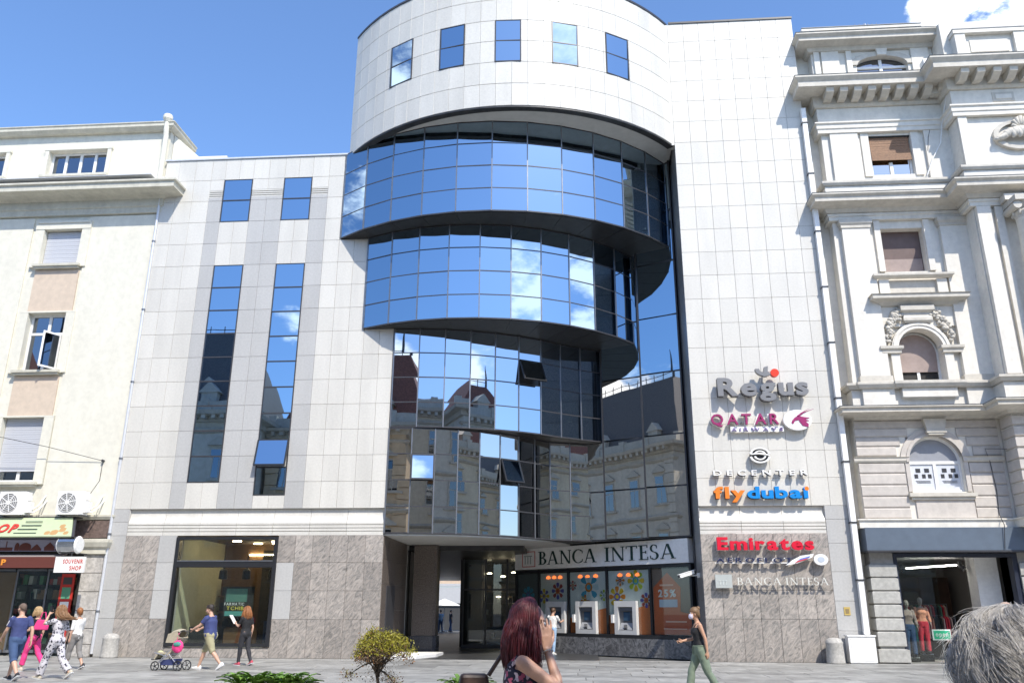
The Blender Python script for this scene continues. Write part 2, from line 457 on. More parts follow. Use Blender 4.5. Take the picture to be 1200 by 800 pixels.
def serif_glyph(ch, shapes, w):
    """shapes: 'p' polygons or 'a' arcs in unit cap height; every stroke a few thousandths prouder so faces never coincide"""
    b = MB()
    for i, sh in enumerate(shapes):
        y0 = -.5 - i * .012
        if sh[0] == 'p': b.slabxz(sh[1], y0, .5)
        else:
            _, cx, cz, rx, rz, a0, a1, wx, wz = sh; n = 14
            for k in range(n):
                t0, t1 = radians(a0 + (a1 - a0) * k / n), radians(a0 + (a1 - a0) * (k + 1) / n)
                q = [(cx + rx * cos(t0), cz + rz * sin(t0)), (cx + rx * cos(t1), cz + rz * sin(t1)),
                     (cx + (rx - wx) * cos(t1), cz + (rz - wz) * sin(t1)), (cx + (rx - wx) * cos(t0), cz + (rz - wz) * sin(t0))]
                if a1 < a0: q.reverse()
                b.slabxz(q, y0, .5)
    SERIF[ch] = (b.mesh('letter', M['white_paint']), w)
def st(x0, z0, x1, z1, w): return ('p', [(x0, z0), (x0 + w, z0), (x1 + w, z1), (x1, z1)])
def rc(x0, x1, z0, z1): return ('p', [(x0, z0), (x1, z0), (x1, z1), (x0, z1)])
TH, TN = .15, .055
serif_glyph('B', [rc(.1, .1 + TH, 0, 1), rc(0, .32, 0, .05), rc(0, .32, .95, 1), ('a', .3, .755, .3, .245, -90, 90, .14, .05), ('a', .3, .265, .38, .265, -90, 90, .15, .05), rc(.2, .34, .49, .54)], .68)
serif_glyph('A', [st(.08, 0, .42, 1, TN), st(.74, 0, .40, 1, TH), rc(.2, .72, .3, .35), rc(-.02, .22, 0, .045), rc(.66, .98, 0, .045)], .96)
serif_glyph('N', [rc(.13, .13 + TN, 0, 1), st(.74, 0, .08, 1, TH), rc(.82, .82 + TN, 0, 1), rc(.02, .3, 0, .045), rc(0, .2, .955, 1), rc(.72, .98, .955, 1)], .98)
serif_glyph('C', [('a', .5, .5, .5, .515, 48, 312, .16, .05), rc(.80, .84, .70, .90), rc(.80, .84, .12, .28)], .86)
serif_glyph('I', [rc(.1, .1 + TH, 0, 1), rc(0, .35, 0, .045), rc(0, .35, .955, 1)], .35)
serif_glyph('T', [rc(.31, .31 + TH, 0, 1), rc(0, .77, .945, 1), rc(0, .045, .82, .96), rc(.725, .77, .82, .96), rc(.2, .57, 0, .045)], .77)
serif_glyph('E', [rc(.1, .1 + TH, 0, 1), rc(0, .62, 0, .05), rc(0, .6, .95, 1), rc(.2, .5, .49, .54), rc(.58, .625, .03, .2), rc(.555, .6, .82, .98), rc(.46, .505, .42, .61)], .64)
serif_glyph('S', [('a', .29, .745, .26, .265, 40, 270, .12, .05), ('a', .29, .245, .29, .27, 90, -140, .14, .05), rc(.45, .49, .74, .94), rc(.03, .07, .06, .26)], .6)
# ---------------------------------------------------------------- ground and paving
g = MB(); g.add([(-700, -700, -.05), (700, -700, -.05), (700, 700, -.05), (-700, 700, -.05)], [(0, 1, 2, 3)])
ground = tag(g.build('ground', M['ground']), kind='structure')
pave = MB()   # bedding under the slabs of the street
pave.box(-60, 60, -36, -14.3, -.045, -.004)
pavement = tag(pave.build('pavement', M['paving']), kind='structure')
xs, y = [], -14.2
rowh = [.72, .95, .72, .95, .72, .95, .72, .95, .72, .95, .72, .95, .72, .95, .72, .95, .72]
for r, h in enumerate(rowh):
    y1 = min(y + h, -.05)
    x = -18.6 + (r % 3) * .55
    wdt = 1.55 if r < 7 else 1.75
    if y1 - y < .1: break
    while x < 13.5:
        w = wdt * random.choice((1, 1, .8, 1.2))
        b = MB(); b.box(0, w - .016, 0, y1 - y - .016, -.045, 0)
        o = link('paving_slab', b.mesh('paving_slab', M['paving']), pavement, (x, y, random.uniform(-.0015, .0015)))
        x += w
    y = y1
b = MB()
b.box(-60, -18.6, -14.2, 30, -.045, -.003); b.box(13.5, 60, -14.2, 30, -.045, -.003); b.box(-18.6, 13.5, -.04, .4, -.045, -.003)
tag(b.build('side_pavement', M['paving']), kind='structure')

# ---------------------------------------------------------------- the office building
B = thing('office_building', 'modern white stone office building with curved blue glass bays and a covered passage', 'building', (0, 0, 0))
LX0, LX1, RX0, RX1 = -17.15, -6.95, 4.28, 9.5
ZT_L, ZT_R = 19.76, 25.55
# structural walls behind the cladding
w = MB()
for (a, b_, c, d) in rect_cells([LX0, LX1], [0, ZT_L], [(-14.6, -10.8, .34, 4.13), (-16.54, LX1, 4.17, 5.13)]): w.box(a, b_, .035, .6, c, d)
w.box(LX0, LX0 + .3, .6, 12, 0, ZT_L - .02); w.box(LX0 + .3, LX1 - .4, 5, 12, 0, ZT_L - .02); w.box(LX1 - .35, LX1 - .005, .6, 12, 0, 4.15)
w.box(LX0 + .3, LX1 - .01, .601, 5, 4.4, ZT_L - .03)
[w.box(a, b_, .035, .3, c, d) for a, b_, c, d in rect_cells([RX0 + .04, RX1], [0, ZT_R - .02], [(RX0 + .04, 8.6, 4.17, 5.13)])]; w.box(RX0 + .04, RX1, .3, 12, 0, ZT_R - .025)
w.box(-9.2, 4.2, 8.6, 12, 4.3, ZT_R - .05); w.box(-17, -9, 8, 12, 4.3, ZT_L - .1)
w.build('wall', M['joint'], B)

xsL = [LX0, -16.55, -15.82, -15.09, -14.5, -13.885, -13.27, -12.6, -11.92, -11.32, -10.72, -10.02, -9.38, -8.75, -8.12, -7.5, LX1]
zsU = [5.13 + .975 * k for k in range(16)]
STRIPS = [(-14.5, -13.27, 6.105, 14.88), (-11.92, -10.72, 5.62, 14.88)]
TOPS = [(-14.5, -13.27, 16.83, 18.78), (-11.92, -10.72, 16.83, 18.78)]
FLH = [(-15.09, -14.5, 17.95, 18.28), (-13.27, -11.92, 17.95, 18.28), (-10.72, -10.02, 17.95, 18.28)]
grey = lambda c: (-15.1 < (c[0] + c[1]) / 2 < -14.5 or -13.27 < (c[0] + c[1]) / 2 < -11.92 or -10.72 < (c[0] + c[1]) / 2 < -10.02) and 5.6 < (c[2] + c[3]) / 2 < 18.0
bayh = [(-9.3, -6, 15.9, 20), (-8.1, -6, 12.02, 15.9)]
cells = rect_cells(xsL, zsU, STRIPS + TOPS + FLH + bayh)
panels('grey_stone_panel', [c for c in cells if grey(c)], M['stone_grey'], B)
panels('stone_panel', [c for c in cells if not grey(c)], M['stone'], B)
# lower wall of the left wing
low = [0, 1.28, 2.245, 3.21, 4.17]
SH = [(-14.6, -10.8, .34, 4.13)]
panels('granite_panel', rect_cells([-16.55, -15.91, -15.27, -14.6, -13.6, -12.7, -11.75, -10.8], low[:2], SH) + rect_cells([-10.8, -10.16, -9.52, -8.87, -8.23, -7.59, LX1], low, []) + rect_cells([-16.55, -15.91, -15.27], low[1:], []), M['granite'], B)
panels('grey_stone_panel', rect_cells([LX0, -16.55], low + [4.66, 5.13], []) + rect_cells([-15.27, -14.6], low[1:], []) + rect_cells([-10.8, -10.16], low[1:], []), M['stone_grey'], B)
# right wing
xsR = [RX0, 4.93, 5.58, 6.23, 6.88, 7.53, 8.18, 8.84, RX1]
zsR = [5.13 + .975 * k for k in range(21)] + [ZT_R]
panels('stone_panel', rect_cells(xsR, zsR, []), M['stone'], B)
panels('granite_panel', rect_cells([RX0, 4.9, 5.52, 6.14, 6.76, 7.38, 8.0, 8.61], [0, 1.36, 2.3, 3.25, 4.2], []), M['granite'], B)
panels('grey_stone_panel', rect_cells([8.61, RX1], [0, 1.0, 1.95, 2.9, 3.85, 4.66, 5.13], []), M['stone_grey'], B)
# fluted band and cove over the ground floor
F0 = .035
prof = [(F0, 4.17), (F0, 4.30), (F0 - .04, 4.303), (F0 - .04, 4.322), (F0, 4.325), (F0, 4.415), (F0 - .04, 4.418), (F0 - .04, 4.437), (F0, 4.44), (F0, 4.53), (F0 - .04, 4.533), (F0 - .04, 4.552), (F0, 4.555), (F0, 4.62)]
prof += [(F0 - .12 * sin(pi / 2 * k / 6), 4.62 + .38 * k / 6) for k in range(1, 7)] + [(F0 - .12, 5.12), (-.2, 5.12), (-.2, 4.17)]
for a, b_ in ((-16.54, LX1), (RX0, 8.6)):
    nseg = int((b_ - a) / 1.28)
    for k in range(nseg):
        m = MB(); x0, x1 = a + (b_ - a) * k / nseg, a + (b_ - a) * (k + 1) / nseg
        m.sweep(prof, [(x0 + .006, .035), (x1 - .006, .035)]); m.build('fluted_band', M['stone'], B)
for a, b_, c, d in FLH:
    m = MB(); m.box(a + .01, b_ - .01, .05, .09, c, d, 1)
    for k in range(4): m.box(a + .01, b_ - .01, .004, .05, c + k * .093, c + k * .093 + .048)
    m.build('fluted_band', [M['stone'], M['frame']], B)

# copings
m = MB(); m.box(LX0 - .04, -9.2, -.05, .5, ZT_L, ZT_L + .07); m.build('coping', M['coping'], B)
m = MB(); m.add([(LX0 + 1, .55, ZT_L + .01), (-9.9, .55, ZT_L + .01), (-9.9, 1.2, ZT_L + .62), (LX0 + 1, 1.2, ZT_L + .62), (LX0 + 1, 1.4, ZT_L), (-9.9, 1.4, ZT_L)], [(0, 1, 2, 3), (3, 2, 5, 4), (0, 3, 4), (1, 5, 2), (0, 4, 5, 1)]); m.build('roof_upstand', M['coping'], B)

# strip windows and paired windows of the left wing
def glazed(name, x0, x1, z0, z1, rows, cols=1, y=.03, tilt=None, gm='glass', fm='frame'):
    f = MB(); t = .035
    f.box(x0, x0 + t, y - .05, y + .03, z0, z1); f.box(x1 - t, x1, y - .05, y + .03, z0, z1)
    for k in range(rows + 1):
        zz = z0 + (z1 - z0) * k / rows; a, c = max(z0, zz - t * .7), min(z1, zz + t * .7)
        f.box(x0 + t, x1 - t, y - .047, y + .03, a, c)
    for k in range(1, cols):
        xx = x0 + (x1 - x0) * k / cols; f.box(xx - t / 2, xx + t / 2, y - .044, y + .03, z0 + t, z1 - t)
    fr = f.build(name, M[fm], B)
    w_, h_ = (x1 - x0) / cols, (z1 - z0) / rows
    for r in range(rows):
        for c in range(cols):
            p = MB(); p.box(-w_ / 2 + .03, w_ / 2 - .03, -.006, .006, -h_ + .03, -.03)
            o = p.build('pane', M[gm], fr, loc=(x0 + w_ * (c + .5), y - .02, z0 + h_ * (r + 1)))
            o.rotation_euler = (random.uniform(-.0035, .0035), 0, random.uniform(-.0035, .0035))
            if tilt and tilt[0] == r:
                o.rotation_euler = (radians(-tilt[1]), 0, 0); o.location.y -= .05
                hf = MB(); q = .05
                hf.box(-w_ / 2, -w_ / 2 + q, -.03, .03, -h_, 0); hf.box(w_ / 2 - q, w_ / 2, -.03, .03, -h_, 0); hf.box(-w_ / 2 + q, w_ / 2 - q, -.029, .029, -h_, -h_ + q)
                s = hf.build('sash', M['black_metal'], fr, loc=o.location); s.rotation_euler = o.rotation_euler
    return fr
glazed('strip_window', *STRIPS[0], 9)
glazed('strip_window', *STRIPS[1], 9, tilt=(1, 13))
for t in TOPS: glazed('window', *t, 2)

# drum: curved white wall on top
DC, DR = (-2.52, 5.41), 8.61
def dpt(deg, r=DR): a = radians(deg); return (DC[0] + r * sin(a), DC[1] - r * cos(a))
DA0, DA1 = -51.0, 51.9
d = MB()
arc = [dpt(DA0 + (DA1 - DA0) * k / 60, DR - .04) for k in range(61)]
d.prism(arc + [(4.22, 8), (-9.15, 8)], 19.86, ZT_R - .02)
d.build('drum_wall', M['joint'], B)
rim = MB()
arc_o = [dpt(DA0 + (DA1 - DA0) * k / 60, DR - .02) for k in range(61)]; arc_i = [dpt(DA0 + (DA1 - DA0) * k / 60, DR - .3) for k in range(61)]
for k in range(60): rim.prism([arc_o[k], arc_o[k + 1], arc_i[k + 1], arc_i[k]], 19.64, 19.855)
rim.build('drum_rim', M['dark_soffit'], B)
sf = MB(); arc2 = [dpt(DA0 + (DA1 - DA0) * k / 60, DR - .28) for k in range(61)]
sf.prism(arc2 + [(4.2, 7.5), (-9.1, 7.5)], 19.80, 19.858); sf.build('drum_soffit', M['soffit'], B)
DW = [(-29.1, 7.6), (-13.4, 6.9), (1.5, 6.75), (16.4, 7.0), (31.5, 7.2)]
holes = [(a - w_ / 2, a + w_ / 2, 21.65, 23.57) for a, w_ in DW]
ncol = 25
cells = rect_cells([DA0 + (DA1 - DA0) * k / ncol for k in range(ncol + 1)], [19.70, 20.675, 21.65, 22.61, 23.57, 24.56, ZT_R], holes)
for (a, b_, c, dd) in cells:
    wd = 2 * DR * sin(radians((b_ - a) / 2)) - .008
    me = panel_mesh(wd, dd - c - .014, .035, M['stone'], 'curved_stone_panel')
    am = radians((a + b_) / 2); cx, cy = DC[0] + DR * cos(radians((b_ - a) / 2)) * sin(am), DC[1] - DR * cos(radians((b_ - a) / 2)) * cos(am)
    o = link('curved_stone_panel', me, B); o.rotation_euler = (0, 0, am)
    dj = random.uniform(-.001, .001) - .034
    o.location = (cx - wd / 2 * cos(am) + sin(am) * dj, cy - wd / 2 * sin(am) - cos(am) * dj, c + .007)
for a, w_ in DW:
    am = radians(a); hw = DR * sin(radians(w_ / 2)); rr = DR * cos(radians(w_ / 2)) - .0
    win = part('window', B, (DC[0] + rr * sin(am), DC[1] - rr * cos(am), 21.65), am)
    f = MB(); t = .04; z1 = 1.92
    f.box(-hw, -hw + t, -.03, .06, 0, z1); f.box(hw - t, hw, -.03, .06, 0, z1)
    for zz in (0, z1 / 2 - t / 2, z1 - t): f.box(-hw + t, hw - t, -.028, .06, zz, zz + t)
    f.build('frame', M['frame'], win)
    for k in range(2):
        p = MB(); p.box(-hw + .03, hw - .03, -.006, .006, .02, z1 / 2 - .02)
        o = p.build('pane', M['glass'], win, loc=(0, .01, z1 / 2 * k)); o.rotation_euler = (random.uniform(-.004, .004) + .02, 0, random.uniform(-.02, .02))
q = MB(); q.box(4.16, RX0 - .004, .012, .4, 19.66, ZT_R - .03); q.build('stone_panel', M['stone'], B)
cp = MB()
ao = [dpt(DA0 + (DA1 - DA0) * k / 60, DR + .03) for k in range(61)]; ai = [dpt(DA0 + (DA1 - DA0) * k / 60, DR - .4) for k in range(61)]
for k in range(60): cp.prism([ao[k], ao[k + 1], ai[k + 1], ai[k]], ZT_R, ZT_R + .09)
cp.box(4.33, RX1 + .02, -.04, .4, ZT_R, ZT_R + .085)
cp.box(-9.25, -9.05, .3, 8, ZT_R, ZT_R + .088)
cp.build('coping', M['frame'], B)
sd = MB(); sd.box(-9.2, -9.0, .05, 8, ZT_L, ZT_R - .03); sd.build('drum_side_wall', M['stone'], B)
# four curved glass bays, each storey with its own curve
WALL = lambda x: 1.62 + (4.15 - x) * .58          # plan line of the slanting glass wall
BAYS = [(15.9, 19.80, -3.48, 7.29, 9.36, -9.34, 11, 'glass'), (12.0, 15.88, -4.29, 7.18, 8.20, -8.16, 10, 'glass'),
        (8.1, 11.98, -6.65, 9.16, 9.18, -6.9, 9, 'glass_mid'), (4.22, 8.08, -6.87, 6.83, 6.86, -6.92, 10, 'glass_grey')]
TAIL = {2: (-.3, .60), 3: (-1.2, .40)}        # lower bays run out in a straighter end: x where it starts, slope
for bi, (z0, z1, cx, cy, R, xl, nc, gm) in enumerate(BAYS):
    dense = []; a = math.asin((xl - cx) / R)
    while a < 1.45:
        px, py = cx + R * sin(a), cy - R * cos(a)
        if bi in TAIL and px > TAIL[bi][0]:
            x0, y0 = px, py; sl = TAIL[bi][1]
            while py < WALL(px) - .02: px += .01; py = y0 + (px - x0) * sl; dense.append((px, py))
            break
        dense.append((px, py))
        if (py >= WALL(px) - .02 and a > .25) or px > 4.2: break
        a += .002
    cum = [0]
    for k in range(1, len(dense)): cum.append(cum[-1] + hypot(dense[k][0] - dense[k - 1][0], dense[k][1] - dense[k - 1][1]))
    nc = max(nc, round(cum[-1] / 1.33)); P = []; j = 0
    for k in range(nc + 1):
        t = cum[-1] * k / nc
        while j < len(cum) - 2 and cum[j + 1] < t: j += 1
        u = (t - cum[j]) / max(1e-9, cum[j + 1] - cum[j]); P.append((dense[j][0] + (dense[j + 1][0] - dense[j][0]) * u, dense[j][1] + (dense[j + 1][1] - dense[j][1]) * u))
    seg = [atan2(P[k + 1][1] - P[k][1], P[k + 1][0] - P[k][0]) for k in range(nc)]
    angs = [seg[0]] + [(seg[k - 1] + seg[k]) / 2 for k in range(1, nc)] + [seg[-1]]      # outward normal is (sin a, -cos a)
    off = lambda k, d: (P[k][0] - sin(angs[k]) * d, P[k][1] + cos(angs[k]) * d)
    bay = part('glazed_bay', B)
    inner = [off(k, .07) for k in range(nc + 1)]
    core = MB(); core.prism(inner + [(P[-1][0] + .3, 9.0), (xl + .05, 9.0)], z0 + .005, z1); core.build('bay_core', M['dark_soffit'], bay)
    # soffit lip and head, mullions and transoms
    for r in range(5):
        zz = z0 + (z1 - z0) * r / 4; za, zb = (z0, z0 + .05) if r == 0 else ((z1 - .045, z1 - .002) if r == 4 else (zz - .022, zz + .022))
        q = P + inner[::-1]; n_ = len(P)
        lip = MB(); vs = [(x, y, za) for x, y in P] + [(x, y, za) for x, y in inner] + [(x, y, zb) for x, y in P] + [(x, y, zb) for x, y in inner]; fs = []
        for k in range(nc): fs += [(k, k + 1, n_ + k + 1, n_ + k), (2 * n_ + k, 3 * n_ + k, 3 * n_ + k + 1, 2 * n_ + k + 1), (k, 2 * n_ + k, 2 * n_ + k + 1, k + 1), (n_ + k, n_ + k + 1, 3 * n_ + k + 1, 3 * n_ + k)]
        fs += [(0, n_, 3 * n_, 2 * n_), (nc, 2 * n_ + nc, 3 * n_ + nc, n_ + nc)]
        lip.add(vs, fs); lip.build('transom', M['frame'], bay)
    mu = MB()
    for k in range(nc + 1):
        a = angs[k]; ox, oy = cos(a) * .022, sin(a) * .022; (xa, ya) = P[k]; nx, ny = sin(a) * .02, -cos(a) * .02
        (xc, yc) = inner[k]
        mu.prism([(xa - ox + nx, ya - oy + ny), (xa + ox + nx, ya + oy + ny), (xc + ox, yc + oy), (xc - ox, yc - oy)], z0 + .01, z1 - .01)
    mu.build('mullion', M['alu'], bay)
    # soffit plates underneath, joints along radial lines
    if bi < 3:
        for k in range(nc):
            q = []
            for dd in (.09, 1.7, 3.4): (xa, ya), (xb, yb) = off(k, dd), off(k + 1, dd); q.append([(xa + (xb - xa) * .006, ya + (yb - ya) * .006), (xb - (xb - xa) * .006, yb - (yb - ya) * .006)])
            for j in range(2):
                s = MB(); s.prism([q[j][0], q[j][1], (q[j + 1][1][0], q[j + 1][1][1] - .012), (q[j + 1][0][0], q[j + 1][0][1] - .012)], z0 - .012 + j * .003, z0 + .003)
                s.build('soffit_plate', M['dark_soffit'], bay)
    wd = hypot(P[1][0] - P[0][0], P[1][1] - P[0][1]); h = (z1 - z0) / 4
    pm = MB(); pm.box(-wd / 2 + .022, wd / 2 - .022, -.008, .008, .022, h - .022); pme = pm.mesh('pane', M[gm]); pme2 = pm.mesh('pane', M['glass_grey'])
    for k in range(nc):
        am = seg[k]; mx, my = (P[k][0] + P[k + 1][0]) / 2, (P[k][1] + P[k + 1][1]) / 2
        for r in range(4):
            o = link('pane', pme, bay, (mx + sin(am) * -.015, my + cos(am) * .015, z0 + h * r))
            o.rotation_euler = (random.gauss(0, .0034), 0, am + random.gauss(0, .0034))
            op = None
            if bi == 3 and (k, r) == (1, 2): op = 24          # the tilted light that throws back the sky
            if bi == 2 and (k, r) == (5, 2): op = 26
            if bi == 3 and (k, r) in ((5, 2),): op = 22
            if op:
                out = Vector((sin(am), -cos(am), 0)); o.location = Vector((mx, my, z0 + h * r)) + out * .05 + Vector((0, 0, 0))
                pv = Vector((mx, my, z0 + h * (r + 1) - .02)) + out * .05
                Rm = Matrix.Rotation(am, 4, 'Z') @ Matrix.Rotation(radians(-op if not (bi == 3 and k == 1) else -8), 4, 'X')
                mt = MB(); mt.box(-wd / 2 + .03, wd / 2 - .03, -.008, .008, -h + .04, -.02); o.data = mt.mesh('pane', M['glass'])
                o.location = pv; o.rotation_euler = Rm.to_euler()
                sh = MB(); q = .05
                for x0, x1, za, zb in ((-wd / 2, -wd / 2 + q, -h, 0), (wd / 2 - q, wd / 2, -h, 0), (-wd / 2 + q, wd / 2 - q, -h, -h + q), (-wd / 2 + q, wd / 2 - q, -q, 0)): sh.box(x0, x1, -.028, .028, za, zb)
                s = sh.build('sash', M['black_metal'], bay); s.location = pv; s.rotation_euler = Rm.to_euler()

# slanting glass wall on the right with its dark granite reveal
U = Vector((-1, .58)).normalized(); N = Vector((-U.y, U.x)); N = N if N.y < 0 else -N     # N points to the street
S0 = Vector((4.22, WALL(4.22)))
ang = atan2(-N.x, N.y) + pi   # rotation so local -Y = N
ang = atan2(U.y, U.x) - pi
gw = part('glass_wall', B, (S0.x, S0.y, 0), atan2(-U.y, -U.x))      # local x runs from the wall's far end towards the reveal
L = 6.3
c = MB(); c.box(-L, 0, .05, .6, 4.24, 19.78); c.build('wall_core', M['dark_soffit'], gw)
us = [0, -1.72, -3.5, -5.2, -L]
zr = [4.24, 6.12, 8.1, 10.6, 12.95, 15.3, 17.6, 19.78]
f = MB()
for u in us: f.box(u - .03, u + .03, -.17, .05, 4.24, 19.78)
for z in zr: f.box(-L, 0, -.026, .05, z - .03, z + .03)
f.build('frame', M['frame'], gw)
for i in range(len(us) - 1):
    for j in range(len(zr) - 1):
        p = MB(); wp = us[i] - us[i + 1] - .06; p.box(-wp, 0, 0, .015, zr[j] + .03, zr[j + 1] - .03)
        o = p.build('pane', M['glass_grey'] if j < 3 else M['glass'], gw, loc=(us[i] - .03, 0, 0)); o.rotation_euler = (random.gauss(0, .001), 0, radians(5.0) + random.gauss(0, .001))   # set saw-tooth
for j in range(20):
    p = MB(); za, zb = j * .985, (j + 1) * .985 - .012
    p.box(RX0 - .0, RX0 + .035, .045, WALL(4.28) - .02, za, min(zb, 19.6)); p.build('reveal_panel', M['granite_mid'], B)
p = MB(); p.box(RX0 - .04, RX0 + .0, WALL(4.28) - .1, WALL(4.28) + .3, 0, 19.6); p.build('reveal_frame', M['frame'], B)

# bank front under it: plinth, dark frames, panes with printed flowers
V = Vector((-1, .86)).normalized(); T0 = Vector((4.16, 1.66))
bf = part('bank_window', B, (T0.x, T0.y, 0), atan2(-V.y, -V.x))
K = hypot(1, .86)
bx = [-(4.16 - x) * K for x in (-2.67, -1.65, -.39, 1.14, 2.73, 4.1)]
m = MB()
for x in bx: m.box(x - .045, x + .045, -.06, .12, .72, 3.28)
m.box(bx[0], bx[-1], -.055, .12, 3.16, 3.27); m.box(bx[0], bx[-1] + .1, -.3, .12, .64, .76)
m.box(bx[0] - .1, bx[-1] + .1, .42, .9, 3.28, 4.2)
m.build('frame', M['black_metal'], bf)
for i in range(len(bx) - 1):
    p = MB(); p.box(bx[i] + .045, bx[i + 1] - .045, -.004, .004, .77, 3.16); p.build('pane', M['clear'], bf)
nb = 7
for k in range(nb):
    p = MB(); a, b_ = bx[0] + (bx[-1] + .08 - bx[0]) * k / nb, bx[0] + (bx[-1] + .08 - bx[0]) * (k + 1) / nb
    p.box(a + .004, b_ - .004, -.36, .3, 0, .635); p.build('plinth_block', M['marble'], bf)
def flat(name, col, rough=.6): 
    if name not in M: M[name] = mat(name, col, rough, .03)
    return M[name]
GREY_P, OR = flat('grey print', (.72, .71, .72)), flat('orange print', (.75, .2, .06))
for i in (1, 2, 3):
    p = MB(); p.box(bx[i] + .05, bx[i + 1] - .05, .03, .05, 1.25, 3.12); p.build('print_backing', GREY_P, bf)
    p = MB(); p.slabxz([(bx[i] + .05, .78), (bx[i + 1] - .05, .78), (bx[i + 1] - .05, 1.5 + .12 * i), (bx[i] + .05, 1.15 + .1 * i)], .022, .05); p.build('print_backing', OR, bf)
p = MB(); p.box(bx[0] + .05, bx[1] - .05, .03, .05, .78, 3.12); p.build('print_backing', flat('dark print', (.14, .15, .17)), bf)
p = MB(); p.box(bx[4] + .05, bx[5] - .05, .03, .05, .78, 3.12); p.build('print_backing', flat('brown print', (.22, .15, .13)), bf)
p = MB(); p.slabxz([(bx[4] + .08, .8), (bx[5] - .1, .8), (bx[5] - .1, 1.5), (bx[5] - .55, 1.6), (bx[5] - .5, 2.45), (bx[4] + .75, 2.98), (bx[4] + .1, 2.45)], .012, .03); p.build('poster', flat('poster orange', (.65, .12, .03)), bf)
p = MB(); p.box(bx[4] + .35, bx[4] + 1.15, .002, .012, 1.75, 2.02); p.build('poster_picture', flat('pale blue print', (.45, .52, .58)), bf)
p = MB(); p.box(bx[4] + .6, bx[5] - .3, .002, .012, 1.22, 1.27); p.build('poster_picture', flat('pale orange print', (.7, .42, .3)), bf)
p = MB(); p.box(bx[4] + .5, bx[5] - .3, .002, .012, .98, 1.01); p.build('poster_picture', flat('pale orange print', (.7, .42, .3)), bf)
letters('25%', bf, bx[4] + .32, bx[4] + 1.1, 2.12, .26, .006, M['white_paint'], BOLD, y=.004)
p = MB(); p.box(bx[4] + .4, bx[4] + 1.0, .002, .01, 2.5, 2.56); p.build('poster_picture', flat('pale orange print', (.7, .42, .3)), bf)
def flower(x, z, r, c1, c2, c3, n=8):
    fl = part('flower_print', bf, (x, 0, z))
    for k in range(n):
        a = 2 * pi * k / n; m = MB()
        pts = [(r * .30 * cos(a + .0), r * .30 * sin(a)), (r * .72 * cos(a - .30), r * .72 * sin(a - .30)), (r * .95 * cos(a - .22), r * .95 * sin(a - .22)), (r * cos(a), r * sin(a)), (r * .95 * cos(a + .22), r * .95 * sin(a + .22)), (r * .72 * cos(a + .30), r * .72 * sin(a + .30))]
        m.slabxz(pts, .016 + .001 * (k % 2), .029); m.build('petal', c1 if k % 2 else c3, fl)
    m = MB(); m.slabxz([(r * .36 * cos(t * pi / 8), r * .36 * sin(t * pi / 8)) for t in range(16)], .012, .0155); m.slabxz([(r * .2 * cos(t * pi / 8), r * .2 * sin(t * pi / 8)) for t in range(16)], .009, .0118, 1)
    m.build('flower_centre', [c2, c1], fl)
cB, cY, cR, cO, cW, cL, cV, cG = [flat(n_, c_) for n_, c_ in (('print blue', (.06, .32, .5)), ('print yellow', (.65, .42, .02)), ('print red', (.4, .06, .05)), ('print orange', (.62, .2, .02)), ('print white', (.55, .62, .66)), ('print lime', (.42, .5, .04)), ('print violet', (.12, .1, .38)), ('print grey', (.30, .31, .33)))]
for (i, f_, z, r, c1, c2, c3) in ((2, .52, 2.52, .52, cB, cO, cW), (3, .22, 2.14, .40, cY, cV, cO), (3, .66, 2.72, .40, cL, cB, cY), (3, .88, 2.0, .28, cR, cO, cV), (2, .42, 2.0, .24, cY, cO, cO), (1, .62, 2.4, .34, cR, cO, cV), (1, .15, 2.2, .30, cV, cY, cY), (0, .5, 2.25, .36, cB, cV, cB), (3, .3, 2.75, .22, cG, cR, cO), (2, .1, 2.6, .2, cG, cO, cR), (2, .9, 2.2, .22, cG, cW, cL)):
    flower(bx[i] + (bx[i + 1] - bx[i]) * f_, z, r, c1, c2, c3)
for i in (1, 2, 3):     # reflections of orange lights at the pane tops, put in as glowing discs
    for f_ in (.3, .5, .7):
        p = MB(); p.lathe([(.02, 3.02), (.11, 2.98), (.13, 2.9), (.02, 2.88)], bx[i] + (bx[i + 1] - bx[i]) * f_, .022, 12, ey=.1); p.build('orange_reflection', M.setdefault('glow', emis('orange reflection', (1, .22, .06), .9)), bf)
bank_room = MB(); bank_room.box(bx[0], bx[-1], .06, .4, .7, 3.25); bank_room.build('bank_wall', M['dark'], bf)

# bank sign on the front
sg = thing('bank_sign', 'long white fascia sign lettered BANCA INTESA above the cash machines', 'sign', (T0.x, T0.y, 0), atan2(-V.y, -V.x))
sx = [bx[0], bx[2], bx[3], bx[4], bx[5] + .02]
for a, b_ in zip(sx[:-1], sx[1:]):
    p = MB(); p.box(a + .006, b_ - .006, -.12, .4, 3.30, 4.17); p.build('sign_panel', M['white_paint'], sg)
SIGN_GREEN = flat('sign green', (.005, .035, .028), .4)
a0 = bx[0] + .16 * (bx[5] - bx[0]); a1 = bx[0] + .94 * (bx[5] - bx[0])
am_ = bx[0] + .515 * (bx[5] - bx[0]); an_ = bx[0] + .565 * (bx[5] - bx[0])
letters('BANCA', sg, a0, am_, 3.47, .54, .03, SIGN_GREEN, y=-.145, serif=True, gap=.1)
letters('INTESA', sg, an_, a1, 3.47, .54, .03, SIGN_GREEN, y=-.145, serif=True, gap=.1)
lg = MB(); lx0, lx1, lz0, lz1 = bx[0] + .45, bx[0] + 1.22, 3.4, 4.05
for q in ((lx0, lx1, lz0, lz0 + .03), (lx0, lx1, lz1 - .03, lz1), (lx0, lx0 + .03, lz0 + .03, lz1 - .03), (lx1 - .03, lx1, lz0 + .03, lz1 - .03)): lg.box(q[0], q[1], -.135, -.12, q[2], q[3])
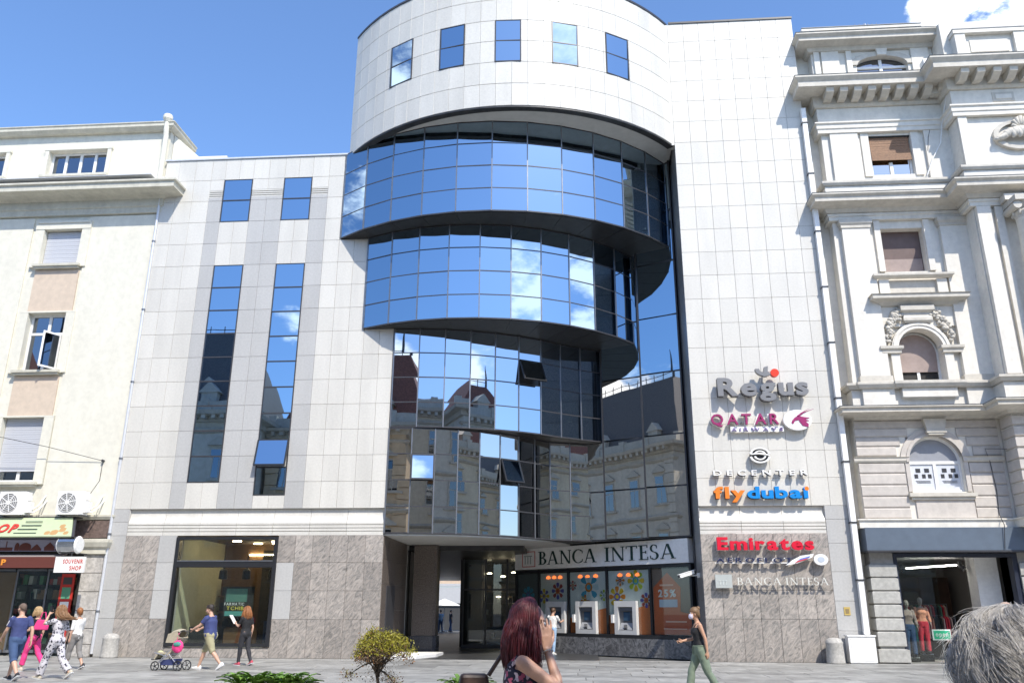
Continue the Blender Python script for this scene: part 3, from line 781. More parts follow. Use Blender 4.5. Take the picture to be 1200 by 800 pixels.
for k in range(3): lg.box(lx0 + .16 + .16 * k, lx0 + .2 + .16 * k, -.133, -.12, lz0 + .12, lz0 + .42, 1); lg.box(lx0 + .12 + .16 * k, lx0 + .26 + .16 * k, -.1345, -.12, lz0 + .43, lz0 + .47, 1)
lg.build('logo', [flat('logo red', (.5, .09, .06)), flat('logo grey', (.3, .33, .3))], sg)

# cash machines
for i, (xc, lab) in enumerate(((-.88, 'white cash machine on the left, used by a person in a white shirt'), (.36, 'white cash machine in the middle with the large blue flower above it'), (1.86, 'white cash machine on the right beside the orange poster with the yellow flower above it'))):
    t = Vector((T0.x, T0.y)) + V * ((4.16 - xc) * K); a = thing('cash_machine', lab, 'cash machine', (t.x, t.y, .76), atan2(-V.y, -V.x), 'cash machines in the bank front')
    m = MB(); wd, hh = .52, 1.22
    m.box(-wd, -wd + .17, -.16, .0, 0, hh); m.box(wd - .17, wd, -.16, .0, 0, hh); m.box(-wd + .17, wd - .17, -.158, .0, hh - .22, hh); m.box(-wd + .17, wd - .17, -.158, .0, 0, .16)
    m.build('housing', flat('machine white', (.58, .58, .57), .4), a)
    m = MB(); m.box(-wd + .17, wd - .17, -.03, -.004, .16, hh - .22); m.build('recess', flat('machine grey', (.12, .125, .135)), a)
    m = MB(); m.box(-.16, .14, -.05, -.03, .50, .82); m.build('screen', flat('screen blue', (.05, .10, .16), .15), a)
    m = MB(); m.add([(-.3, -.03, .16), (.3, -.03, .16), (.3, -.15, .18), (-.3, -.15, .18), (-.3, -.03, .42), (.3, -.03, .42)], [(3, 2, 5, 4), (0, 1, 2, 3), (0, 3, 4), (1, 5, 2), (0, 4, 5, 1)]); m.build('keypad_shelf', flat('machine silver', (.33, .34, .36), .35), a)
    kp = MB()
    for r in range(4):
        for c_ in range(3): kp.box(-.08 + c_ * .055, -.04 + c_ * .055, -.155 + r * .0, -.14, .19 + r * .045, .22 + r * .045)
    kp.build('keypad', M['frame'], a)
    m = MB(); m.box(-.3, .3, -.12, -.03, .86, .98); m.build('hood', flat('machine grey', (.12, .125, .135)), a)
    m = MB(); m.box(-wd - .12, -wd - .01, -.22, -.05, .42, .72); m.build('phone_box', M['white_paint'], a)

# security camera on the reveal
a = thing('security_camera', 'white security camera on a bracket beside the bank poster', 'camera', (4.25, .75, 2.82))
m = MB(); m.bar((0, 0, 0), (-.35, -.1, -.03), .04, .04); m.bar((0, 0, -.08), (0, 0, .08), .02, .14, up=(1, 0, 0)); m.build('bracket', M['white_paint'], a)
m = MB(); m.bar((-.2, -.12, .10), (-.72, -.32, -.06), .13, .12); m.bar((-.16, -.1, .175), (-.76, -.34, -.01), .16, .015); m.build('body', M['white_paint'], a)
m = MB(); m.tube([(-.715, -.318, -.058), (-.75, -.33, -.07)], .045, 12); m.build('lens', M['frame'], a)

# ---------------------------------------------------------------- the passage
ps = MB(); zc = 4.2
b2a = [(-6.87 + 6.8 * sin(a), 6.83 - 6.8 * cos(a)) for a in [0 + k * .087 for k in range(16)]]
ps.prism([(-7.0, .08)] + [p for p in b2a if p[1] < 5.6] + [(-.4, 7.0), (-3.2, 7.8), (-5.2, 6.6), (-6.6, 4.9), (-7.0, 4.4)], 4.16, 4.21); ps.build('passage_soffit', M['soffit'], B)
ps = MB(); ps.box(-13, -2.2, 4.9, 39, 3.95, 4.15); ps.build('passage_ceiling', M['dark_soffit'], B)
for k in range(4):
    for j, (z0, z1) in enumerate(((.66, 1.6), (1.61, 2.5), (2.51, 3.35), (3.36, 4.15))):
        m = MB(); m.box(LX1 + .0, LX1 + .03, .05 + k * 1.05, 1.09 + k * 1.05, z0, z1); m.build('passage_panel', M['granite_brown'], B)
m = MB(); m.box(LX1, LX1 + .06, .05, 4.3, 0, .65); m.build('passage_skirting', M['granite_dark'], B)
m = MB(); m.box(LX1 + .03, LX1 + .06, .75, 2.1, .66, 2.45); m.build('passage_door', M['frame'], B)
for z0, z1 in ((.66, 1.82), (1.825, 2.98), (2.985, 4.14)):
    m = MB(); m.prism([(-6.64, 4.36), (-5.80, 4.36), (-5.70, 4.46), (-5.70, 5.2), (-6.64, 5.2)], z0, z1); m.build('pier_panel', M['granite_brown'], B)
m = MB(); m.prism([(-6.68, 4.32), (-5.78, 4.32), (-5.66, 4.44), (-5.66, 5.24), (-6.68, 5.24)], 0, .65); m.build('pier_base', M['granite_dark'], B)
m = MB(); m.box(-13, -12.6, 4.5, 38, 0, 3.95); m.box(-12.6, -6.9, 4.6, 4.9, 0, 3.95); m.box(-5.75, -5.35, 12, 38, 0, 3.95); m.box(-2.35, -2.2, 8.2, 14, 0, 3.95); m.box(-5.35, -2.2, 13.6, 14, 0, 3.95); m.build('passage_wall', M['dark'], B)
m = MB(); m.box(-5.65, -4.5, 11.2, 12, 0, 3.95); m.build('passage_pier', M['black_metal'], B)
fl = MB()
for iy in range(12):
    for ix in range(6):
        fl.box(-12.5 + ix * 2.2, -12.5 + ix * 2.2 + 2.19, .2 + iy * 3.1, .2 + iy * 3.1 + 3.09, -.03, .001 + .001 * ((ix + iy) % 2))
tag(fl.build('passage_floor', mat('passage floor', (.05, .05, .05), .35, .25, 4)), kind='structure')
# dim glazed shop on the right of the passage
for i, (x0, x1) in enumerate(((-5.35, -4.3), (-4.3, -3.3), (-3.3, -2.35))):
    f = MB(); f.box(x0, x0 + .07, 9.6, 9.7, 0, 3.9); f.box(x0 + .07, x1, 9.6, 9.7, 2.5, 2.58); f.box(x0 + .07, x1, 9.6, 9.7, 0, .15); w_ = f.build('passage_window', M['frame'], B)
    p = MB(); p.box(x0 + .07, x1, 9.64, 9.66, .15, 3.9); p.build('pane', M['clear'], w_)
for x, y, z in ((-4.9, 11.6, 3.3), (-4.4, 12.6, 3.4), (-3.6, 11.2, 3.2), (-3.2, 12.8, 3.45), (-2.9, 11.9, 2.2), (-4.0, 13.2, 2.3), (-3.1, 13.0, 1.9)):
    m = MB(); m.lathe([(.03, z + .02), (.12, z), (.12, z - .03), (.02, z - .05)], x, y, 12); m.build('passage_lamp', M['lamp'], B)
sh = MB()
for k in range(5): sh.box(-5.2, -2.5, 13.1, 13.5, .3 + k * .55, .34 + k * .55)
for k in range(24): x = -5.1 + random.random() * 2.4; z = .34 + random.randrange(5) * .55; sh.box(x, x + .16, 13.15, 13.4, z, z + random.uniform(.15, .4), random.randrange(3))
sh.build('shop_shelf', [flat('goods dark', (.06, .05, .05)), flat('goods tan', (.2, .14, .09)), flat('goods grey', (.16, .17, .18))], B)
# low white step at the mouth of the passage
a = thing('step', 'low white stone step beside the passage column', 'step', (-7.0, 1.2, 0))
m = MB(); m.prism([(.05, -.9), (1.35, -.9), (1.8, .6), (1.8, 2.3), (.05, 2.3)], 0, .10); m.build('tread', M['white_paint'], a)
# courtyard seen through the passage
cb = thing('courtyard_building', 'beige and grey building front seen in daylight through the dark passage', 'building', (-13, 48, 0))
m = MB(); m.box(-9, 12, 0, .5, 0, 2.3, 1); m.box(-9, 12, -.3, .5, 2.3, 3.7, 2); m.box(-9, 12, -.35, .5, 3.75, 4.0, 2); m.box(-9, 12, -.05, .5, 4.0, 5.2); m.box(-9, 12, -.2, .5, 5.2, 6.6, 2); m.box(-9, 12, 0, .5, 6.6, 12)
m.build('facade', [flat('courtyard beige', (.55, .42, .3)), flat('courtyard dark', (.05, .05, .05)), flat('courtyard grey', (.5, .5, .5))], cb)
for k in range(3):
    m = MB(); m.box(-1 + k * 2, .6 + k * 2, -.02, .0, 4.3, 5.0); m.build('window', M['glass_dark'], cb)
a = thing('parasol', 'white parasol over a table beyond the passage', 'parasol', (-11.2, 42, 0))
m = MB(); m.lathe([(1.3, 2.05), (1.28, 2.12), (.05, 2.6)], 0, 0, 8); m.build('canopy', M['white_paint'], a)
m = MB(); m.tube([(0, 0, 0), (0, 0, 2.4)], .03, 8); m.lathe([(.3, 0), (.3, .06)], 0, 0, 12); m.build('pole', M['alu'], a)

# ---------------------------------------------------------------- corner shop window of the left wing
SW = (-14.6, -10.8, .36, 4.12)
sw = part('shop_window', B); M['shop_lamp'] = emis('warm shop lamp', (1, .78, .48), 16)
m = MB(); x0, x1, z0, z1 = SW
m.box(x0, x0 + .13, -.05, .2, z0, z1); m.box(x1 - .13, x1, -.05, .2, z0, z1); m.box(x0 + .13, x1 - .13, -.047, .2, z1 - .1, z1); m.box(x0 + .13, x1 - .13, -.047, .2, z0, z0 + .12); m.box(x0 + .13, x1 - .13, -.053, .2, 3.05, 3.25)
m.build('frame', M['black_metal'], sw)
m = MB(); m.box(x0 + .13, x1 - .13, -.07, -.053, 3.25, 3.29); m.build('bright_strip', M['alu'], sw)
for z, zz in ((z0 + .12, 3.05), (3.25, z1 - .1)):
    m = MB(); m.box(x0 + .13, x1 - .13, .05, .06, z, zz); m.build('pane', M['clear'], sw)
WOOD = mat('brown wood lining', (.16, .085, .035), .5, .25, 9, sdir=(.6, 1, 6))
m = MB(); m.box(-14.75, -10.6, 4.6, 4.7, .2, 4.2); m.box(-10.68, -10.58, .65, 4.6, .2, 4.2); m.build('lining', WOOD, sw)
m = MB(); m.box(-14.78, -14.70, .65, 4.6, .2, 4.2); m.build('side_lining', mat('cream plaster', (.62, .62, .45), .8, .05), sw)
m = MB(); m.box(-14.75, -10.6, .6, 4.7, 4.2, 4.3); m.build('ceiling', mat('brown ceiling', (.14, .085, .05), .7, .1), sw)
m = MB(); m.box(-14.75, -10.6, .6, 4.7, .1, .2); m.build('floor', WOOD, sw)
for x, y in ((-14.0, 1.6), (-13.4, 2.6), (-12.6, 1.5), (-11.9, 2.8), (-11.3, 1.7), (-13.0, 3.8), (-12.2, 3.7), (-11.2, 3.6)):
    m = MB(); m.box(x - .16, x + .16, y - .05, y + .05, 4.15, 4.19); m.build('ceiling_light', M['shop_lamp'], sw)
m = MB(); m.box(-13.6, -11.2, 4.5, 4.58, 3.75, 3.8); m.build('ceiling_light', M['shop_lamp'], sw)
for x in (-13.4, -12.5, -11.5):
    m = MB(); m.lathe([(.02, 3.6), (.03, 3.1), (.14, 3.0), (.16, 2.7), (.02, 2.68)], x, 1.6, 14); m.build('pendant_lamp', M['black_metal'], sw)
m = MB()
for z in (.9, 1.5, 2.1): m.box(-14.6, -13.4, 4.2, 4.58, z, z + .05)
for k in range(22):
    x = -14.55 + random.random() * 1.1; z = random.choice((.95, 1.55, 2.15)); m.box(x, x + .12, 4.25, 4.5, z, z + random.uniform(.15, .35), 1)
m.box(-14.3, -13.2, 1.2, 1.9, .2, 1.0, 1); m.box(-11.8, -10.9, 2.0, 2.7, .2, 1.2, 2); m.box(-12.9, -11.9, 1.0, 1.7, .2, .95)
m.build('counter', [WOOD, M['dark'], flat('blue goods', (.05, .08, .16))], sw)
a = thing('hanging_poster', 'dark green poster with a brand line in yellow hanging in the corner shop window', 'poster', (-12.3, .62, 1.35))
m = MB(); m.box(-.55, .55, 0, .03, 0, 1.05); m.build('board', M['dark'], a)
m = MB(); m.box(-.48, .3, -.006, 0, .52, .98); m.build('picture', flat('green print', (.09, .2, .16)), a)
m = MB(); m.box(-.48, .4, -.006, 0, .04, .2); m.build('picture', flat('teal print', (.1, .32, .28)), a)
letters('FARMATIC', a, -.52, .22, .40, .1, .006, M['white_paint'], MED, y=-.012) if ('R', MED) in GLY and ('M', MED) in GLY and ('F', MED) in GLY and ('A', MED) in GLY else None
letters('TCHIBO', a, -.42, .40, .24, .13, .006, flat('yellow print', (.7, .6, .1)), MED, y=-.012)
# ---------------------------------------------------------------- neighbour on the left: cream house with a souvenir shop
CREAM = mat('cream render', (.71, .68, .575), .75, .05, 5, .03, 40, stain=.08)
PEACH = mat('peach render', (.60, .49, .38), .75, .06, 5, .02, 40)
CREAM_T = mat('cream moulding', (.60, .57, .47), .7, .08, 5, stain=.16)
SHUT = mat('pale roller shutter', (.50, .51, .54), .5, .05, 30)
LB = thing('cream_apartment_house', 'old cream plastered apartment house with peach panels and a souvenir shop below', 'building', (0, 0, 0))
X0, X1 = -30.0, -17.22
wins = [(-22.05, -20.4, 15.14, 16.74), (-22.05, -20.44, 10.59, 13.02), (-22.25, -20.56, 6.19, 8.69), (-22.55, -19.9, 19.3, 20.53)]
for dx in (4.6,): wins += [(a - dx, b_ - dx, c, d) for a, b_, c, d in wins[:4]]
m = MB()
for a, b_, c, d in rect_cells([X0, X1], [4.75, 21.3], wins, .004): m.box(a, b_, .12, 9, c, d)
m.box(X0, X1, .3, 9, 21.3, 21.35); m.box(X0, -18.0, 3.6, 9, 0, 4.75); m.box(X0, -18.0, .14, 3.6, 4.25, 4.75); m.box(-18.05, X1, .14, 9, 0, 4.75)
m.build('wall', CREAM, LB)
m = MB(); m.add([(X1 + .02, .4, 21.3), (X1 + .02, 9, 21.3), (-15.4, 9, 21.3), (-15.6, 2.2, 20.1), (-15.6, 2.2, 15), (X1 + .02, .6, 15)], [(0, 1, 2, 3, 4, 5)]); m.box(X1, -15.6, 2.2, 9, 15, 21.3); m.build('firewall', CREAM, LB)
# pilaster strips between the windows and stucco joints
for xa, xb in ((-20.15, -17.30), (-24.9, -22.6)):
    m = MB(); m.box(xa, xb, .06, .12, 4.95, 17.3); m.build('wall_strip', CREAM, LB)
m = MB(); m.sweep([(0, 21.3), (.18, 21.3), (.34, 21.42), (.34, 21.55), (.38, 21.58), (.38, 21.62), (-.1, 21.66), (-.1, 21.3)], [(X0, .12), (X1 - .1, .12), (X1 - .1, 2.0)]); m.build('parapet_moulding', CREAM_T, LB)
m = MB(); m.sweep([(0, 17.35), (.14, 17.37), (.14, 17.62), (.2, 17.66), (.2, 17.98), (.34, 18.06), (1.0, 18.1), (1.0, 18.32), (1.08, 18.36), (1.08, 18.44), (0, 18.62)], [(X0, .12), (X1 - .0, .12), (X1, .2)]); m.build('cornice', CREAM_T, LB)
m = MB(); m.box(X0, X1 + .02, -.98, .1, 18.625, 18.65); m.build('cornice_flashing', M['coping'], LB)
for wi, (a, b_, c, d) in enumerate(wins):
    w_ = part('window', LB, (0, 0, 0))
    top = wi % 4 == 3
    fr = MB()
    if not top:
        fr.box(a - .38, a, .0, .13, c - .1, d + .0); fr.box(b_, b_ + .38, .0, .13, c - .1, d)
        if wi % 4 == 0: fr.box(a - .38, b_ + .38, -.02, .13, d, d + .36); fr.box(a - .3, b_ + .3, -.06, -.02, d + .26, d + .36)
        else: fr.box(a - .38, b_ + .38, -.005, .13, d, d + .06)
    else:
        fr.box(a - .2, b_ + .2, -.02, .13, d, d + .12); fr.box(a - .16, a, .0, .13, c, d); fr.box(b_, b_ + .16, .0, .13, c, d)
    fr.build('surround', CREAM, w_)
    s = MB()
    s.box(a - .16, b_ + .2, -.16, .2, c - .12, c - .02); s.box(a - .1, b_ + .14, -.1, .2, c - .2, c - .12); s.build('sill', CREAM_T, w_)
    f = MB(); yy = .34
    f.box(a, a + .09, yy - .04, yy + .05, c, d); f.box(b_ - .09, b_, yy - .04, yy + .05, c, d); f.box(a + .09, b_ - .09, yy - .038, yy + .05, d - .1, d); f.box(a + .09, b_ - .09, yy - .038, yy + .05, c, c + .1)
    n = 4 if top else 2
    for k in range(1, n): x = a + (b_ - a) * k / n; f.box(x - .06, x + .06, yy - .036, yy + .05, c + .1, d - .1)
    zt = c + (d - c) * .66
    if not top: f.box(a + .09, b_ - .09, yy - .042, yy + .05, zt - .05, zt + .05)
    f.build('frame', M['white_paint'], w_)
    rv = MB(); rv.box(a - .01, a + .006, .125, .5, c, d); rv.box(b_ - .006, b_ + .01, .125, .5, c, d); rv.box(a, b_, .5, .55, c, d, 1); rv.build('reveal', [CREAM, M['dark']], w_)
    for k in range(n):
        xa, xb = a + (b_ - a) * k / n + .06, a + (b_ - a) * (k + 1) / n - .06
        p = MB(); p.box(xa, xb, yy, yy + .01, c + .1, d - .1); p.build('pane', M['glass_dark'], w_)
    if wi % 4 == 1:     # open inner casement
        for sx_, an in ((b_ - .2, 62), ):
            q = MB(); wq = .72; z0, z1 = c + .08, zt - .06
            q.box(-wq, -wq + .07, -.02, .02, z0, z1); q.box(-.07, 0, -.02, .02, z0, z1); q.box(-wq + .07, -.07, -.019, .019, z0, z0 + .07); q.box(-wq + .07, -.07, -.019, .019, z1 - .07, z1); q.box(-wq + .07, -.07, -.004, .004, z0 + .07, z1 - .07, 1)
            o = q.build('casement', [M['white_paint'], M['glass_dark']], w_, loc=(sx_, .26, 0), rz=radians(an))
    if wi % 4 in (0, 2):
        q = MB(); zb = c + (.02 if wi % 4 == 0 else .42)
        nsl = int((d - zb) / .09)
        for k in range(nsl): q.box(a + .03, b_ - .03, .235 + .004 * (k % 2), .26, zb + .09 * k, zb + .09 * k + .085)
        q.build('roller_shutter', SHUT, w_)
    if wi % 4 in (0, 1) :
        q = MB(); za = wins[wi + 1][3] + .08; zb = c - .22
        q.box(a - .1, b_ + .14, .06, .125, za, zb); q.build('peach_panel', PEACH, LB)
# stone corner pier of blocks
PIER = mat('weathered pier stone', (.50, .47, .43), .85, .2, 9, .35, 26, rnd=.14, stain=.2)
for k, (za, zb) in enumerate(((0, .42), (.42, .95), (.95, 1.55), (1.55, 2.2), (2.2, 2.85), (2.85, 3.5))):
    m = MB(); x0 = -18.02 - (.06 if k == 0 else 0); m.box(x0, -17.26, -.06 - (.06 if k == 0 else 0), .14, za + .012, zb - .012); m.build('pier_block', PIER, LB)
m = MB(); m.sweep([(0, 3.5), (.1, 3.52), (.1, 3.7), (.18, 3.76), (.24, 3.92), (.24, 4.02), (0, 4.06)], [(-18.1, .3), (-18.1, -.06), (-17.28, -.06), (-17.28, .05)]); m.build('pier_capital', CREAM_T, LB)
m = MB(); m.box(-18.75, -17.27, .0, .13, 4.1, 4.72); m.build('fascia_board', mat('rusty brown panel', (.17, .12, .10), .8, .3, 7), LB)
m = MB(); m.sweep([(0, 4.72), (.14, 4.76), (.2, 4.86), (.2, 4.93), (0, 4.96)], [(X0, .12), (-17.3, .12), (-17.3, .3)]); m.build('string_course', CREAM_T, LB)
# shop: front, door, goods
m = MB(); m.box(X0, -18.1, .5, .56, 3.0, 4.25); m.box(-18.3, -18.05, .2, .56, 0, 3.2); m.box(X0, -18.1, 3.5, 3.6, 0, 4.2); m.build('shop_wall', M['dark'], LB)
for i, x in enumerate((-24.6, -23.2, -21.9, -20.7, -19.5)):
    f = MB(); f.box(x, x + .07, .28, .36, .1, 3.0); f.box(x + .07, x + 1.13, .281, .36, 2.93, 3.0); f.box(x + .07, x + 1.13, .281, .36, .1, .2); f_ = f.build('shop_window', M['alu'], LB)
    p = MB(); p.box(x + .07, x + 1.15, .31, .32, .2, 2.93); p.build('pane', M['clear'], f_)
gm_ = [flat('green goods', (.10, .26, .12)), flat('wood goods', (.25, .14, .07)), flat('white goods', (.5, .5, .48)), flat('red goods', (.4, .05, .04)), M['dark']]
g_ = MB()
for r in range(5):
    g_.box(-24.5, -18.4, .9, 1.3, .35 + r * .52, .38 + r * .52, 4)
    for k in range(34):
        x = -24.4 + random.random() * 5.8; g_.box(x, x + .15, .95, 1.2, .38 + r * .52, .38 + r * .52 + random.uniform(.12, .42), random.choice((0, 0, 1, 1, 2, 3, 4)))
g_.box(-21.6, -20.9, .6, .75, .1, 2.9, 1)
tag(g_.build('shop_goods', gm_, LB), kind='stuff')
# signs and fittings of the shop, each a thing
MINT = flat('sign mint', (.42, .48, .30)); RED = flat('sign red', (.50, .03, .02)); BROWN = flat('sign brown', (.12, .03, .02)); ORG = flat('sign orange', (.75, .28, .03))
a = thing('shop_fascia_sign', 'slanted pale green shop sign with red lettering under the air conditioners', 'sign', (0, 0, 0))
m = MB(); m.add([(-25, -.5, 4.78), (-18.4, -.5, 4.78), (-17.95, -1.15, 4.06), (-25, -1.15, 4.06), (-25, -.45, 4.72), (-18.4, -.45, 4.72), (-17.95, -1.1, 4.02), (-25, -1.1, 4.02)], [(3, 2, 1, 0), (4, 5, 6, 7), (0, 1, 5, 4), (1, 2, 6, 5), (2, 3, 7, 6), (3, 0, 4, 7)]); m.build('board', MINT, a)
m = MB(); m.add([(-18.38, -.45, 4.80), (-18.3, -.45, 4.80), (-17.85, -1.16, 4.05), (-17.95, -1.16, 4.05), (-18.38, -.4, 4.7), (-18.3, -.4, 4.7), (-17.85, -1.1, 4.0), (-17.95, -1.1, 4.0)], [(3, 2, 1, 0), (4, 5, 6, 7), (0, 1, 5, 4), (1, 2, 6, 5), (2, 3, 7, 6), (3, 0, 4, 7)]); m.box(-25, -18.3, -.5, .1, 4.79, 4.82); m.box(-25, -18.0, -1.1, .1, 3.99, 4.015); m.build('edge', M['frame'], a)
tl = atan2(.65, .72)
for o in letters('SHOP', a, -21.6, -20.2, 0, .42, .03, RED, BOLD):
    o.location = (o.location.x, -1.03, 4.22); o.rotation_euler = (-tl, 0, 0)
for k in range(4):
    m = MB(); m.box(-.45 + .05 * k, .4 - .06 * (k % 2), -.012, 0, 0, .03); o = m.build('small_print', flat('sign green', (.008, .06, .045)), a, loc=(-19.75, -1.06 + .13 * k * .9 + .0, 4.17 + .145 * k)); o.rotation_euler = (-tl, 0, 0)
for k, (x, z, r) in enumerate(((-18.7, .12, .14), (-18.45, .22, .12), (-18.55, .36, .1), (-18.95, .1, .1), (-18.25, .1, .09))):
    m = MB(); m.slabxz([(r * cos(t * pi / 4) * (1 + .3 * (t % 2)), r * sin(t * pi / 4)) for t in range(8)], -.01, 0); o = m.build('picture', flat('sign tan', (.42, .25, .10)), a, loc=(x, -1.14 + z * .9 + .02, 4.08 + z)); o.rotation_euler = (-tl, 0, 0)
a = thing('skyline_sign', 'lavender sign strip with a dark brown city skyline below the green sign', 'sign', (0, 0, 0))
m = MB(); m.box(-25, -18.42, -.62, -.5, 3.58, 3.98); m.build('board', flat('sign lavender', (.34, .33, .42)), a)
sil = MB(); x = -25
while x < -18.7:
    w_ = random.uniform(.12, .5); h = random.uniform(.06, .16); k = random.random()
    sil.box(x, x + w_, -.632, -.62, 3.6, 3.6 + h)
    if k < .3: sil.slabxz([(x + .02, 3.6 + h), (x + w_ - .02, 3.6 + h), (x + w_ / 2, 3.6 + h + .16)], -.631, -.62)
    elif k < .5: sil.box(x + w_ / 2 - .015, x + w_ / 2 + .015, -.631, -.62, 3.6 + h, 3.93)
    elif k < .8: sil.slabxz([(x + w_ / 2 + w_ / 2 * cos(t * pi / 8), 3.6 + h + .14 * sin(t * pi / 8)) for t in range(9)], -.631, -.62)
    x += w_ + random.uniform(0, .15)
sil.build('skyline', BROWN, a)
a = thing('awning', 'dark brown roller awning lettered SHOP in orange above the shop door', 'awning', (0, 0, 0))
m = MB(); m.add([(-25, -.4, 3.5), (-18.45, -.4, 3.5), (-18.45, -1.0, 3.36), (-25, -1.0, 3.36), (-25, -.4, 3.47), (-18.45, -.4, 3.47), (-18.45, -1.0, 3.33), (-25, -1.0, 3.33)], [(3, 2, 1, 0), (4, 5, 6, 7), (0, 1, 5, 4), (1, 2, 6, 5), (2, 3, 7, 6), (3, 0, 4, 7)]); m.build('canopy', flat('awning grey', (.3, .27, .26)), a)
m = MB(); m.box(-25, -18.45, -1.02, -1.0, 2.98, 3.36); m.build('valance', BROWN, a)
letters('SHOP', a, -21.3, -20.3, 3.08, .2, .01, ORG, BOLD, y=-1.035)
a = thing('hanging_sign', 'white projecting sign lettered SOUVENIR SHOP in red beside the stone pier', 'sign', (0, 0, 0))
m = MB(); m.box(-18.45, -17.36, -1.06, -.98, 2.82, 3.36); m.build('board', M['white_paint'], a)
letters('SOUVENIR', a, -18.15, -17.42, 3.13, .15, .01, RED, MED, y=-1.07); letters('SHOP', a, -17.88, -17.45, 2.9, .15, .01, RED, MED, y=-1.07)
m = MB(); m.bar((-17.9, -1.02, 3.36), (-17.9, -1.02, 3.5), .03, .03); m.bar((-17.9, -1.05, 3.5), (-17.9, .1, 3.5), .04, .04); m.build('bracket', M['frame'], a)
a = thing('round_lightbox', 'round white and chrome lightbox above the hanging sign', 'lightbox', (-18.1, -.85, 3.78))
m = MB(); m.tube([(-.34, 0, 0), (.3, -.02, 0)], .30, 20); m.build('drum', mat('chrome', (.5, .52, .54), .15, .1, metal=.9), a, smooth=False)
m = MB(); m.tube([(-.42, 0, 0), (-.345, 0, 0)], [.24, .31], 20); m.tube([(.305, -.02, 0), (.36, -.02, 0)], [.31, .26], 20); m.build('end_cap', M['white_paint'], a)
m = MB(); m.bar((0, .1, .2), (0, .9, .3), .05, .05); m.build('bracket', M['frame'], a)
a = thing('red_poster_stand', 'tall red poster board with pale pictures at the shop door', 'poster', (-18.55, .05, .4))
m = MB(); m.box(-.25, .25, 0, .05, 0, 2.42); m.build('board', RED, a)
for z0, z1, c_ in ((.15, .5, M['white_paint']), (.6, .95, flat('goods green', (.1, .3, .18))), (1.1, 1.45, M['white_paint']), (1.55, 1.95, flat('goods green', (.1, .3, .18))), (2.05, 2.3, flat('goods dark', (.06, .05, .05)))):
    m = MB(); m.box(-.16, .17, -.01, 0, z0, z1); m.build('picture', c_, a)
for i, (x, lab) in enumerate(((-20.75, 'white air conditioner above the green sign, cut by the left edge of the photo'), (-18.5, 'white air conditioner beside the corner pier above the green sign'))):
    a = thing('air_conditioner', lab, 'air conditioner', (x, -.45, 4.86), 0, 'air conditioners over the souvenir shop')
    m = MB(); m.box(-.5, .5, -.24, .14, .02, .86); m.build('casing', M['white_paint'], a)
    m = MB(); m.tube([(-.1, -.25, .45), (-.1, -.242, .45)], .345, 28); m.build('fan_recess', flat('fan grey', (.22, .22, .22)), a)
    m = MB()
    for r in (.34, .27, .2, .13): m.tube([(-.1 + r * cos(t * pi / 14), -.262, .45 + r * sin(t * pi / 14)) for t in range(29)], .008, 5)
    for k in range(8): m.bar((-.1, -.268, .45), (-.1 + .34 * cos(k * pi / 4 + .2), -.268, .45 + .34 * sin(k * pi / 4 + .2)), .03, .006, up=(0, 1, 0))
    m.tube([(-.1, -.285, .45), (-.1, -.25, .45)], .08, 14); m.build('fan_grille', M['white_paint'], a)
    m = MB(); m.box(.5, .66, -.15, .1, .1, .5); m.box(.5, .60, -.1, .05, .55, .72); m.build('valve_cover', M['white_paint'], a)
    m = MB(); m.tube([(.6, -.05, .15), (.75, -.02, .1), (.85, .2, .3), (.86, .5, .6)], .025, 6); m.tube([(.62, 0, .2), (.8, .1, .35), (.8, .5, .8)], .02, 6); m.build('pipe', M['white_paint'], a)
    m = MB(); m.bar((-.4, -.2, 0), (-.4, .56, 0), .04, .04); m.bar((.4, -.2, 0), (.4, .56, 0), .04, .04); m.build('bracket', M['alu'], a)
a = thing('drainpipe', 'grey drainpipe at the corner between the cream house and the white building', 'pipe', (-17.19, -.03, 0))
m = MB(); m.tube([(0, 0, .1), (.0, 0, 19)], .055, 10); m.build('tube', M['coping'], a)
m = MB()
for z in (1.5, 4.2, 7, 10, 13, 16): m.tube([(0, 0, z), (0, 0, z + .06)], .075, 10)
m.build('clamp', M['alu'], a)
a = thing('rooftop_drain', 'pale pipe with a hopper at the top corner of the cream house', 'pipe', (-17.3, -.02, 0))
m = MB(); m.tube([(0, -.15, 21.75), (0, -.15, 21.2), (0, -.1, 20.9), (0, -.1, 18.75)], .11, 10); m.lathe([(.12, 21.6), (.2, 21.75), (.2, 21.9), (.16, 21.95)], 0, -.15, 12); m.build('tube', CREAM, a)
a = thing('overhead_wire', 'thin overhead cable running from the left to the corner of the cream house', 'cable', (0, 0, 0))
m = MB(); m.tube([(-30, -1.5, 9.0), (-26, -1.1, 8.42), (-22.3, -.6, 7.9), (-20, -.3, 7.45), (-17.9, .02, 6.95)], .012, 5); m.tube([(-17.9, 0, 6.95), (-17.95, .06, 6.2), (-18.3, .06, 5.6)], .012, 5); m.build('cable', M['frame'], a)
m = MB(); m.tube([(-17.9, .12, 6.95), (-17.9, -.05, 6.95)], .05, 8); m.build('hook', M['frame'], a)

